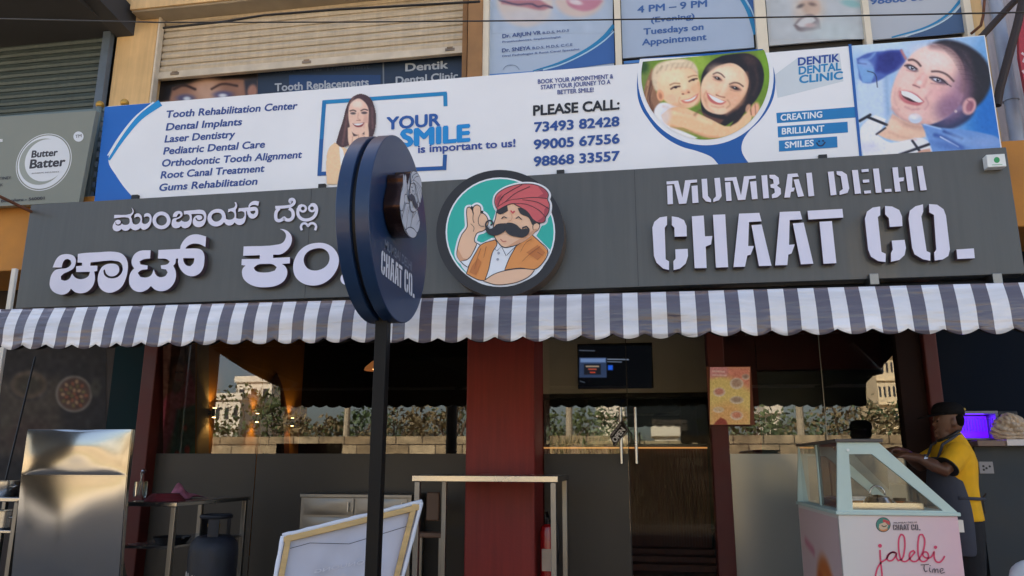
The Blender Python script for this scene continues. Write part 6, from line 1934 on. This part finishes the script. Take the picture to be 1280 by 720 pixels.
# socket plate on the dado
ysk = 6.06
a, b = at(1225, 592, ysk), at(1241, 577, ysk)
SO = thing('socket_plate', 'grey electrical socket plate under the wall counter', 'socket', ((a.x + b.x) / 2, ysk, a.z))
MB().box((a.x, ysk, a.z), (b.x, ysk + .012, b.z)).build('plate', mat('grey_socket_plastic', rgb(150, 150, 156), .4), SO, bevel=.003)
h = MB()
for u, v in ((.3, .62), (.3, .32), (.5, .45), (.74, .6)):
    h.tube([(a.x + (b.x - a.x) * u, ysk - .0015, a.z + (b.z - a.z) * v), (a.x + (b.x - a.x) * u, ysk + .002, a.z + (b.z - a.z) * v)], .008, 8)
h.build('socket_hole', M_black, SO)
# white sack at the lower right corner
q = at(1284, 720, 4.6)
bm = bmesh.new()
bmesh.ops.create_icosphere(bm, subdivisions=4, radius=1)
for v in bm.verts:
    n = v.co.copy()
    f = 1 + .07 * math.sin(6 * n.x + 4 * n.z) + .05 * math.sin(11 * n.z - 5 * n.y)
    v.co = Vector((n.x * .15 * f, n.y * .14 * f, n.z * .30))
me = bpy.data.meshes.new('white_sack')
bm.to_mesh(me)
bm.free()
me.polygons.foreach_set('use_smooth', [True] * len(me.polygons))
me.materials.append(mat('white_woven_sack', rgb(214, 222, 226), .7, var=.06, scale=20))
o = bpy.data.objects.new('white_sack', me)
COL.objects.link(o)
zc_ = at(1276, 699, 4.6).z
o.location = (q.x + .02, 4.6, zc_ - .30)
tag(o, 'white sack standing on the terrace at the lower right', 'sack')

# ------------------------------------------------------------------ pipes and red sign above on the right
YW = 6.5
wv = lambda x, y, Y=YW: at(x, y, Y)
M_pipe = mat('dark_brown_pipe', rgb(44, 31, 28), .6, var=.3, scale=10)
M_ppipe = mat('pale_blue_pipe', rgb(150, 160, 180), .4, var=.1)
x = wv(1258, 90, 6.75).x
t = thing('drain_pipe', 'pale blue grey vertical drain pipe right of the dental banner', 'pipe', (x, 6.75, 3.82))
MB().tube([(x, 6.75, 3.82), (x, 6.75, 6.85)], .055, 16).build('pipe', M_ppipe, t, smooth=True)
for z in (4.6, 5.7):
    MB().tube([(x, 6.75, z - .03), (x, 6.75, z + .03)], .064, 16).build('collar', M_ppipe, t, smooth=True)
tag(MB().tube([wv(1226, 47, 6.3), wv(1262, 8, 6.3), wv(1290, -20, 6.3)], .028, 10).tube([wv(1226, 47, 6.3), wv(1222, 52, 6.5)], .03, 10).build('waste_pipe', M_pipe, smooth=True), 'upper dark brown slanting waste pipe beside the banner corner', 'pipe')
tag(MB().tube([wv(1246, 132, 6.2), wv(1250, 110, 6.2), wv(1272, 30, 6.2), wv(1282, -15, 6.2)], .032, 10).build('waste_pipe', M_pipe, smooth=True), 'lower steep dark brown waste pipe beside the pale drain pipe', 'pipe')
tag(MB().tube([wv(1231, -5, 6.6), wv(1229, 20, 6.6), wv(1226, 32, 6.6), wv(1214, 42, 6.6)], .012, 8).build('cable_loop', mat('rusty_steel', rgb(110, 70, 50), .8), smooth='all'), 'rusty bent conduit above the banner corner', 'conduit')
tag(MB().tube([wv(1252, 190, 5.9), wv(1282, 178, 5.9)], .022, 8).build('strut_pipe', M_steel2, smooth=True), 'short pale strut pipe right of the green dot box', 'pipe')
a, b = wv(1268, 120, 6.4), wv(1330, 14, 6.4)
rs = thing('red_sign', 'edge of a red signboard at the far upper right', 'sign', (b.x, 6.4, a.z))
MB().prism([[(1273, 14), (1340, 10), (1340, 130), (1283, 118), (1274, 70)]], planeY(6.4), .04, ink(172, 44, 58)).build('board', None, rs)
pr = Print(6.4)
pr.line([(1277, 66), (1282, 70), (1279, 78)], 3, ink(216, 190, 196)).line([(1278, 88), (1283, 94)], 3, ink(216, 190, 196))
pr.build('lettering', rs)
# electric wire across the front
pts = [at(-20, 23, 4.6), at(200, 28, 4.6), at(430, 27.6, 4.6), at(700, 25.5, 4.6), at(1000, 21, 4.6), at(1300, 15, 4.6)]
tag(MB().tube(pts, .005, 6).build('power_line', M_black, smooth='all'), 'thin black cable strung across the top of the facade', 'cable')
tag(MB().tube([at(204, 35, 6.45), at(280, 27, 6.45), at(330, 19, 6.45), at(420, 12, 6.45), at(600, 2, 6.45)], .012, 6).build('cable', M_black, smooth='all'), 'black cable stapled along the canopy edge above the cream shutter', 'cable')

# ------------------------------------------------------------------ the worker
XW, YWK = 1.955, 5.5
z_of = lambda py: at(1195, py, YWK).z
x_of = lambda px, py=560: at(px, py, YWK).x
PER = thing('person', 'worker in a yellow T-shirt, dark cap and grey apron reaching over the sweet cart', 'person', (XW, YWK, TERZ))
M_skin = mat('brown_skin', rgb(104, 68, 49, .9), .45, var=.08, scale=8)
M_yel = mat('yellow_cotton', rgb(236, 176, 24), .85, var=.08, scale=12, bump=.15, bscale=25)
M_apr = mat('grey_apron_cloth', rgb(66, 68, 78), .85, var=.1, scale=12, bump=.1)
M_trs = mat('black_trousers', rgb(28, 27, 30), .85, var=.1)
zsh, zha = z_of(549), z_of(648)
zchin, ztop = z_of(548), z_of(500)


def ell_ring(cx, cy, z, rx, ry, n=20, tilt=0.0, pw=2.3):
    out = []
    for k in range(n):
        a_ = 2 * math.pi * k / n
        c_, s_ = math.cos(a_), math.sin(a_)
        u = abs(c_) ** (2 / pw) * (1 if c_ > 0 else -1) * rx
        v = abs(s_) ** (2 / pw) * (1 if s_ > 0 else -1) * ry
        out.append((cx + u, cy + v, z + tilt * u))
    return out


# body: lumps fused by a voxel remesh into one skin
bd = MB()
xn = x_of(1195, 545)
neckz = z_of(552)
# torso, facing -X; rx is depth, ry half width
bd.loft([ell_ring(XW + .01, YWK, zha - .10, .105, .15), ell_ring(XW + .005, YWK, zha, .115, .16), ell_ring(XW, YWK, zha + .18, .105, .145), ell_ring(XW + .005, YWK, zsh - .15, .110, .165), ell_ring(XW + .005, YWK, zsh - .07, .085, .14), ell_ring(XW, YWK, zsh - .01, .05, .08)])
hx = x_of(1184, 525)
bd.tube([(XW + .0, YWK, zsh - .03), (XW - .02, YWK, zsh + .04), (hx + .02, YWK, zchin + .06)], [.06, .055, .055], 14)
# head by horizontal slices: front reach, back reach, half width
hz = [(-.005, .030, .010, .030), (.006, .060, .035, .045), (.030, .074, .060, .056), (.052, .080, .078, .064), (.072, .078, .088, .068), (.095, .082, .094, .071), (.120, .080, .098, .073), (.150, .080, .100, .074), (.180, .074, .094, .070), (.205, .056, .078, .056), (.222, .03, .05, .03)]
rings = []
for z, fr_, bk, hw in hz:
    rg = []
    for k in range(24):
        a_ = 2 * math.pi * k / 24
        c_, s_ = math.cos(a_), math.sin(a_)
        rx = bk if c_ > 0 else fr_
        rg.append((hx + rx * c_, YWK + hw * s_, zchin + z))
    rings.append(rg)
bd.loft(rings)
zn = zchin
bd.loft([[(hx - .076 + dx, YWK + dy, zn + .128) for dx, dy in ((0, -.006), (0, .006), (.012, .006), (.012, -.006))], [(hx - .096 + dx, YWK + dy, zn + .092) for dx, dy in ((0, -.012), (0, .012), (.03, .016), (.03, -.016))], [(hx - .080 + dx, YWK + dy, zn + .076) for dx, dy in ((0, -.014), (0, .014), (.03, .014), (.03, -.014))]])
bd.ball((hx - .079, YWK, zn + .052), .014, n=8, sq=(.9, 1.6, .5)).ball((hx - .077, YWK, zn + .040), .013, n=8, sq=(.9, 1.4, .6)).ball((hx - .066, YWK, zn + .016), .022, n=8)
for s in (-1, 1):
    bd.ball((hx + .012, YWK + s * .073, zn + .10), .03, n=8, sq=(.6, .3, 1))
    bd.ball((hx - .072, YWK + s * .03, zn + .122), .014, n=8, sq=(.6, 1.3, .5))
# arms
hands = []
for s, el, wr_, hd in ((-1, (XW - .12, YWK - .20, z_of(588)), (x_of(1138, 570), YWK - .17, z_of(573)), (x_of(1122, 566), YWK - .14, z_of(570))),
                       (1, (XW - .14, YWK + .16, z_of(582)), (x_of(1134, 560), YWK + .04, z_of(566)), (x_of(1118, 560), YWK - .02, z_of(563)))):
    sh_ = (XW, YWK + s * .145, zsh - .095)
    bd.tube([(XW, YWK + s * .10, zsh - .085), sh_, tuple((a_ + b_) / 2 for a_, b_ in zip(sh_, el)), el, tuple((a_ * .6 + b_ * .4) for a_, b_ in zip(el, wr_)), wr_, hd], [.045, .046, .046, .041, .041, .029, .030], 14)
    hv, wv_ = Vector(hd), Vector(wr_)
    d = (hv - wv_).normalized()
    side = Vector((0, 0, 1)).cross(d).normalized()
    upv = d.cross(side).normalized()
    bd.ball(hv + d * .02, .036, n=8, sq=(1.2, .95, .55))
    for k, (o_, L_) in enumerate(((-.026, .060), (-.009, .068), (.009, .064), (.025, .050))):
        b0 = hv + d * .045 + side * o_
        bd.tube([hv + d * .01 + side * o_ * .8, b0, b0 + d * L_ * .5 - upv * .012, b0 + d * L_ * .75 - upv * .038], [.010, .0095, .0085, .007], 8)
    bd.tube([hv - side * s * .02, hv - side * s * .042 + d * .025 - upv * .01, hv - side * s * .036 + d * .058 - upv * .026], [.013, .0105, .008], 8)
# legs and feet
for s in (-1, 1):
    hip = (XW + .01, YWK + s * .085, zha - .05)
    kn = (XW + .0, YWK + s * .09, TERZ + .44)
    an_ = (XW + .04, YWK + s * .09, TERZ + .09)
    bd.tube([hip, ((hip[0] + kn[0]) / 2 - .005, hip[1], (hip[2] + kn[2]) / 2), kn, ((kn[0] + an_[0]) / 2 + .015, kn[1], (kn[2] + an_[2]) / 2), an_, (an_[0], an_[1], TERZ + .03)], [.088, .078, .056, .054, .038, .036], 14)
    bd.loft([ell_ring(an_[0] - .05, an_[1], TERZ + .004, .125, .042), ell_ring(an_[0] - .05, an_[1], TERZ + .035, .12, .040), ell_ring(an_[0] - .02, an_[1], TERZ + .075, .07, .036)])
body = bd.build('body', M_skin, PER)
rm = body.modifiers.new('fuse', 'REMESH')
rm.mode = 'VOXEL'
rm.voxel_size = .006
rm.use_smooth_shade = True
sm_ = body.modifiers.new('smooth', 'SMOOTH')
sm_.factor = .5
sm_.iterations = 3


def garment(name, mb_, m, vox=.008, it=4):
    o = mb_.build(name, m, PER)
    r_ = o.modifiers.new('fuse', 'REMESH')
    r_.mode = 'VOXEL'
    r_.voxel_size = vox
    r_.use_smooth_shade = True
    s_ = o.modifiers.new('smooth', 'SMOOTH')
    s_.factor = .5
    s_.iterations = it
    return o


sh = MB().loft([ell_ring(XW + .012, YWK, zha - .01, .122, .178), ell_ring(XW + .01, YWK, zha + .10, .116, .168), ell_ring(XW + .012, YWK, zha + .2, .112, .166), ell_ring(XW + .016, YWK, zsh - .15, .120, .184), ell_ring(XW + .012, YWK, zsh - .085, .110, .172), ell_ring(XW + .006, YWK, zsh - .03, .090, .125, tilt=.3), ell_ring(XW + .002, YWK, zsh + .004, .072, .088, tilt=.5), ell_ring(XW, YWK, zsh + .022, .064, .074, tilt=.55)])
for s, el in ((-1, (XW - .12, YWK - .20, z_of(588))), (1, (XW - .14, YWK + .16, z_of(582)))):
    s0 = Vector((XW, YWK + s * .14, zsh - .09))
    e = Vector(el)
    sh.tube([s0 + Vector((.0, -s * .06, 0)), s0, s0.lerp(e, .45), s0.lerp(e, .78)], [.064, .074, .071, .069], 16)
garment('t_shirt', sh, M_yel)
for s, el in ((-1, (XW - .12, YWK - .20, z_of(588))), (1, (XW - .14, YWK + .16, z_of(582)))):
    s0, e = Vector((XW, YWK + s * .14, zsh - .09)), Vector(el)
    MB().tube([s0.lerp(e, .765), s0.lerp(e, .80)], .0725, 18).build('sleeve_band', M_black, PER)
MB().tube([(XW + .062 * math.cos(a_), YWK + .073 * math.sin(a_), zsh + .024 + .55 * .062 * math.cos(a_)) for a_ in np.linspace(0, 2 * math.pi, 25)[:-1]], .011, 8, closed=True).build('collar', M_black, PER, smooth='all')
tr = MB()
tr.loft([ell_ring(XW + .01, YWK, zha - .12, .122, .165), ell_ring(XW + .012, YWK, zha + .02, .120, .166)])
for s in (-1, 1):
    tr.tube([(XW + .01, YWK + s * .08, zha - .03), (XW + .005, YWK + s * .09, TERZ + .62), (XW + .0, YWK + s * .092, TERZ + .42), (XW + .03, YWK + s * .092, TERZ + .2), (XW + .035, YWK + s * .092, TERZ + .07)], [.10, .094, .078, .07, .066], 16)
garment('trousers', tr, M_trs)
# apron: a shell over the chest and hips
ap = MB()
rows_ = [(zsh - .11, .112, .105, .0), (zsh - .19, .130, .15, .0), (zha + .16, .146, .19, .30), (zha + .04, .150, .205, .45), (zha - .10, .150, .215, .35), (z_of(668), .150, .22, .3), (z_of(692), .150, .22, .3)]
nA = 16
for z, rx, ry, wrap in rows_:
    for k in range(nA + 1):
        t_ = k / nA * 2 - 1
        a_ = t_ * (math.pi / 2 + wrap * .6)
        ap.v.append((XW - .006 - rx * math.cos(a_) - .012 * (1 if True else 0), YWK + ry * math.sin(a_), z))
ap.f = [(r * (nA + 1) + k, r * (nA + 1) + k + 1, (r + 1) * (nA + 1) + k + 1, (r + 1) * (nA + 1) + k) for r in range(len(rows_) - 1) for k in range(nA)]
ap.mi = [0] * len(ap.f)
ao = ap.build('apron', M_apr, PER, smooth='all')
q_ = ao.modifiers.new('thick', 'SOLIDIFY')
q_.thickness = .004
ss = ao.modifiers.new('sub', 'SUBSURF')
ss.levels = ss.render_levels = 2
h = MB()
for s in (-1, 1):
    MB().tube([(XW - .115, YWK + s * .10, zsh - .13), (XW - .075, YWK + s * .10, zsh - .035), (XW - .01, YWK + s * .092, zsh + .004), (XW + .05, YWK + s * .062, zsh + .03)], .009, 8).build('apron_strap', M_apr, PER, smooth='all')
zw = z_of(621)
h.tube([(XW - .05, YWK - .19, zw), (XW + .06, YWK - .175, zw - .005), (XW + .138, YWK - .08, zw - .01), (XW + .142, YWK + .06, zw - .012)], .010, 8)
h.tube([(XW + .143, YWK - .03, zw - .012), (XW + .155, YWK - .06, zw + .02), (XW + .15, YWK - .02, zw - .01), (XW + .15, YWK - .03, zw - .10)], .006, 6)
h.build('apron_tie', M_apr, PER, smooth='all')
# cap and hair
zc0 = zchin + .150
cp = MB().loft([[(hx + (.104 if math.cos(a_) > 0 else .092) * k_ * math.cos(a_) + .004, YWK + .083 * k_ * math.sin(a_), zc0 + dz) for a_ in np.linspace(0, 2 * math.pi, 25)[:-1]] for dz, k_ in ((0, 1.0), (.025, 1.01), (.05, .95), (.068, .82), (.08, .60), (.086, .25), (.087, .02))])
cap_ = cp.build('cap', mat('black_cap_cloth', rgb(18, 17, 20), .85, var=.1, spec=.2), PER, smooth='all')
vs = []
for r in range(5):
    for k in range(13):
        a_ = math.pi * (.5 + k / 12)
        ext = r / 4
        vs.append((hx + .004 + .092 * math.cos(a_) - .095 * ext * (abs(math.cos(a_)) ** .7), YWK + (.083) * math.sin(a_) * (1 - .1 * ext), zc0 + .004 - .030 * ext * abs(math.cos(a_))))
br = MB().add(vs, [(r * 13 + k, r * 13 + k + 1, (r + 1) * 13 + k + 1, (r + 1) * 13 + k) for r in range(4) for k in range(12)]).build('brim', mat('black_cap_cloth', rgb(30, 29, 33), .8), cap_, smooth='all')
q_ = br.modifiers.new('thick', 'SOLIDIFY')
q_.thickness = .005
MB().ball((hx + .104, YWK - .02, zc0 + .035), .010, n=6).build('cap_badge', mat('gold_thread', rgb(190, 160, 80), .5), cap_)
hr = MB().ball((hx + .044, YWK, zchin + .118), 1, n=12, sq=(.055, .0765, .062))
hr.build('hair', mat('black_hair', rgb(14, 12, 12), .9, spec=.1), PER, smooth='all')
h = MB()
for s in (-1, 1):
    h.ball((hx - .0735, YWK + s * .031, zn + .108), .0085, n=8, sq=(.6, 1.4, .7))
h.build('eyes', mat('dark_eyes', rgb(36, 28, 26), .2), PER, smooth='all')
# watch
MB().tube([Vector((x_of(1142, 570), YWK - .172, z_of(574))), Vector((x_of(1146, 571), YWK - .175, z_of(575)))], .034, 14).build('wristwatch', mat('watch_metal', rgb(180, 180, 184), .25, .9), PER)


# ================================================================== ACROSS THE STREET (seen mirrored in the glass)
def mir(px, py, d):
    """the point at distance d behind the camera that the glass shows at this pixel"""
    p = at(px, py, 2 * G + d)
    return Vector((p.x, -d, p.z))


dW = 9.0
zw_ = mir(640, 545, dW).z
bw = tag(MB().box((-34, -dW - .3, 0), (34, -dW, zw_)).build('compound_wall', brick_mat('block_wall', rgb(206, 186, 150, .7), rgb(168, 146, 112, .7), rgb(96, 80, 62, .6), 1.0, .8, .34, ms=.018)), 'long pale concrete block compound wall across the street', 'wall')
M_leaf = [mat('leaf_green_a', (.075, .10, .03, 1), .6, var=.3, scale=3), mat('leaf_green_b', (.05, .085, .028, 1), .6, var=.3, scale=3), mat('leaf_dry', (.16, .12, .055, 1), .7, var=.3, scale=3)]
M_bark = mat('bark', (.12, .085, .06, 1), .9, var=.3, scale=8)


def leaf_cloud(mb_, blobs, n, size, seed, m=None):
    r = np.random.default_rng(seed)
    w = np.array([b[3] ** 2 for b in blobs])
    w = w / w.sum()
    for _ in range(n):
        b = blobs[r.choice(len(blobs), p=w)]
        d = r.normal(0, 1, 3)
        d /= np.linalg.norm(d)
        rad = b[3] * (r.uniform(.15, 1) ** .4)
        c = np.array(b[:3]) + d * rad * np.array([1, 1, .8])
        u = r.normal(0, 1, 3); u /= np.linalg.norm(u)
        v = np.cross(u, r.normal(0, 1, 3)); v /= np.linalg.norm(v)
        s_ = size * r.uniform(.6, 1.5)
        mb_.add([tuple(c + u * s_), tuple(c + v * s_ * .5), tuple(c - u * s_), tuple(c - v * s_ * .5)], [(0, 1, 2, 3)], m)


def tree(label, x, y, h_, crown, seed, mi=0, name='street_tree', n=1500, group='trees across the street'):
    r = random.Random(seed)
    t = thing(name, label, 'tree', (x, y, 0), group)
    tk = MB().tube([(x, y, 0), (x + .05 * h_ * r.uniform(-1, 1) * .4, y, h_ * .3), (x + r.uniform(-.2, .2), y, h_ * .62)], [.035 * h_, .026 * h_, .014 * h_], 9)
    blobs = []
    for k in range(7):
        a_ = k * 2.4 + seed
        rr = crown * r.uniform(.35, .75)
        c = (x + rr * math.cos(a_), y + rr * .8 * math.sin(a_), h_ * r.uniform(.52, .92))
        tk.tube([(x, y, h_ * r.uniform(.35, .58)), ((x + c[0]) / 2, (y + c[1]) / 2, c[2] - .12 * h_), c], [.013 * h_, .009 * h_, .004 * h_], 6)
        blobs.append((*c, crown * r.uniform(.28, .5)))
    tk.build('trunk', M_bark, t, smooth=True)
    f = MB()
    leaf_cloud(f, blobs, n, .035 * h_ * .55 + .03, seed)
    f.build('crown', M_leaf[mi], t)
    return t


# buildings
def block(name, label, x0, x1, y, dep, h_, floors, bays, m, seed=0):
    t = thing(name, label, 'building', ((x0 + x1) / 2, y - dep / 2, 0), 'buildings across the street')
    MB().box((x0, y - dep, 0), (x1, y, h_)).build('wall', m, t)
    MB().box((x0 - .15, y - dep, h_ + .002), (x1 + .15, y + .15, h_ + .5)).build('roof', m, t)
    fh = h_ / floors
    bwid = (x1 - x0) / bays
    md = mat('dark_window', rgb(54, 56, 60), .25)
    w0 = None
    for f in range(floors):
        for k in range(bays):
            if (f * 7 + k * 3 + seed) % 11 == 0:
                continue
            xx, zz_ = x0 + bwid * (k + .5), fh * f + fh * .5
            w = MB().box((xx - bwid * .22, y - .1, zz_ - fh * .2), (xx + bwid * .22, y + .02, zz_ + fh * .22)).build('window', md, t)
    h = MB()
    for f in range(1, floors):
        h.box((x0 - .06, y + .001, fh * f - .12), (x1 + .06, y + .35 if f % 2 else y + .2, fh * f))
    h.build('ledge', m, t)
    return t


M_b1 = mat('white_facade', rgb(226, 216, 198), .8, var=.08, scale=.6)
M_b2 = mat('cream_facade', rgb(224, 206, 170), .8, var=.08, scale=.6)
d1 = 46
a, b = mir(296, 478, d1), mir(334, 566, d1)
block('white_house', 'cream white three storey house with dark windows beyond the wall', a.x, b.x, -d1, 7, a.z, 4, 3, M_b1)
a2, b2 = mir(268, 500, d1 - 6), mir(296, 566, d1 - 6)
block('low_house', 'low pale flat roofed house in front of the taller white house', a2.x, b2.x, -(d1 - 6), 5, a2.z, 3, 3, M_b1, 3)
a3 = mir(312, 470, d1 + 1)
d2 = 80
a, b = mir(1088, 400, d2), mir(1133, 560, d2)
block('apartment_tower', 'tall cream apartment tower with many small windows', a.x, b.x + .6, -d2, 9, 30, 11, 6, M_b2, 5)
a, b = mir(749, 521, 24), mir(778, 560, 24)
block('white_shed', 'plain small white building above the wall opposite the door', a.x, b.x, -24, 4, a.z, 1, 2, M_b1, 4)
a, b = mir(960, 517, 28), mir(978, 560, 28)
block('small_house', 'small white house with a porch opposite the side window', a.x, b.x, -28, 4, a.z, 2, 2, M_b1, 2)
a, b = mir(820, 540, 20), mir(855, 566, 20)
block('garden_shed', 'low white roadside hut right of the plain white building', a.x, b.x, -20, 3, a.z, 1, 2, M_b1, 6)
# trees and bushes behind the wall
kk = 0
for px, dd, hpy, cr_, mi in ((262, 30, 503, 2.0, 1), (350, 26, 505, 1.8, 0), (385, 16, 518, 1.2, 2), (420, 17, 514, 1.4, 0), (455, 20, 512, 1.7, 1), (495, 16, 517, 1.3, 2), (530, 22, 508, 2.0, 0), (568, 18, 512, 1.6, 2), (700, 17, 508, 1.7, 0), (725, 22, 510, 2.2, 1), (760, 30, 505, 1.7, 1),
                               (940, 20, 512, 1.8, 0), (990, 17, 507, 2.0, 1), (1012, 24, 508, 2.2, 0), (1050, 18, 511, 1.8, 2), (1098, 30, 512, 1.6, 1), (1124, 26, 508, 1.4, 0), (310, 28, 515, 2.2, 1)):
    p = mir(px, hpy, dd)
    q = mir(px, 560, dd)
    p.z *= .78 + .5 * ((kk * 37) % 10) / 10
    kind = ('leafy green roadside tree beyond the block wall', 'dark dense tree beyond the block wall', 'dry brown bush beyond the block wall')[mi]
    tree(kind, p.x, -dd, p.z * 1.04, cr_ * 1.25, 11 + kk, mi, 'street_tree' if mi != 2 else 'dry_bush', 560, ('leafy trees across the street', 'dense trees across the street', 'dry bushes across the street')[mi])
    kk += 1
# dark things added beside the road only for their reflection in the glass
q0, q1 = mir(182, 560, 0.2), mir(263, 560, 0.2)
hb = thing('added_dark_board', 'tall dark board added out of view to darken the left window reflection', 'board', ((q0.x + q1.x) / 2, -.2, 0))
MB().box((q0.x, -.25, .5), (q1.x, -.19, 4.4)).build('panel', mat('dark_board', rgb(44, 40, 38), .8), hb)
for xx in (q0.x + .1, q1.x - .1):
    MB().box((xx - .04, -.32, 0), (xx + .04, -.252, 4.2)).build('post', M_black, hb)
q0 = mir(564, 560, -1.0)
lp = thing('added_lamp_post', 'dark lamp post added out of view as a dark upright mirrored in the window', 'lamp post', (q0.x, 1.0, 0))
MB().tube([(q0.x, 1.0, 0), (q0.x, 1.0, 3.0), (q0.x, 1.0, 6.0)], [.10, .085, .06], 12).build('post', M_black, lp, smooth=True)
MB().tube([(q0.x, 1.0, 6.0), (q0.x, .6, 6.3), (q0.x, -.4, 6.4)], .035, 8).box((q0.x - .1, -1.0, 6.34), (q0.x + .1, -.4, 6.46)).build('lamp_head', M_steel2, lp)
# utility poles
for k, (px, dd) in enumerate(((432, 14), (712, 12.5), (1003, 12))):
    p = mir(px, 560, dd)
    t = thing('utility_pole', 'concrete utility pole with wires across the street', 'pole', (p.x, -dd, 0), 'utility poles across the street')
    MB().tube([(p.x, -dd, 0), (p.x, -dd, 6.5)], [.13, .09], 10).build('shaft', mat('pole_concrete', rgb(190, 176, 150, .8), .9), t, smooth=True)
    MB().box((p.x - .7, -dd - .05, 6.1), (p.x + .7, -dd + .05, 6.2)).build('crossarm', M_steel2, t)
# earth mound with weeds opposite the door
vs = []
for j in range(13):
    for i in range(41):
        x, y = -7 + 12 * i / 40, -5.9 - 3.0 * j / 12
        hh = 1.95 * math.exp(-((x + 1.5) / 2.6) ** 4) * min(1, j / 8) ** .7
        vs.append((x, y, -.01 + hh * (1 + .06 * math.sin(7 * x + 3 * y))))
tag(MB().add(vs, [(j * 41 + i, j * 41 + i + 1, (j + 1) * 41 + i + 1, (j + 1) * 41 + i) for j in range(12) for i in range(40)]).build('mound', MATS['dry_earth'], smooth='all'), kind='structure')
# dry verge grass in front of the wall
r = np.random.default_rng(3)
gm = MB()
for _ in range(9000):
    x, y = r.uniform(-16, 12), -r.uniform(5.6, dW - .1)
    hb_ = 1.95 * math.exp(-((x + 1.5) / 2.6) ** 4) * min(1, max(0, (-5.9 - y) / 2.0)) ** .7
    h_ = r.uniform(.12, .45)
    w_ = r.uniform(.01, .03)
    dx, dy = r.normal(0, .12, 2)
    gm.add([(x - w_, y, hb_ - .03), (x + w_, y, hb_ - .03), (x + dx, y + dy, hb_ + h_)], [(0, 1, 2)], (M_leaf[2], M_leaf[0], mat('straw', (.34, .26, .12, 1), .8, var=.2))[r.choice(3, p=(.3, .25, .45))])
tag(gm.build('grass', None), 'dry verge grass along the foot of the block wall', 'grass', kind='stuff')
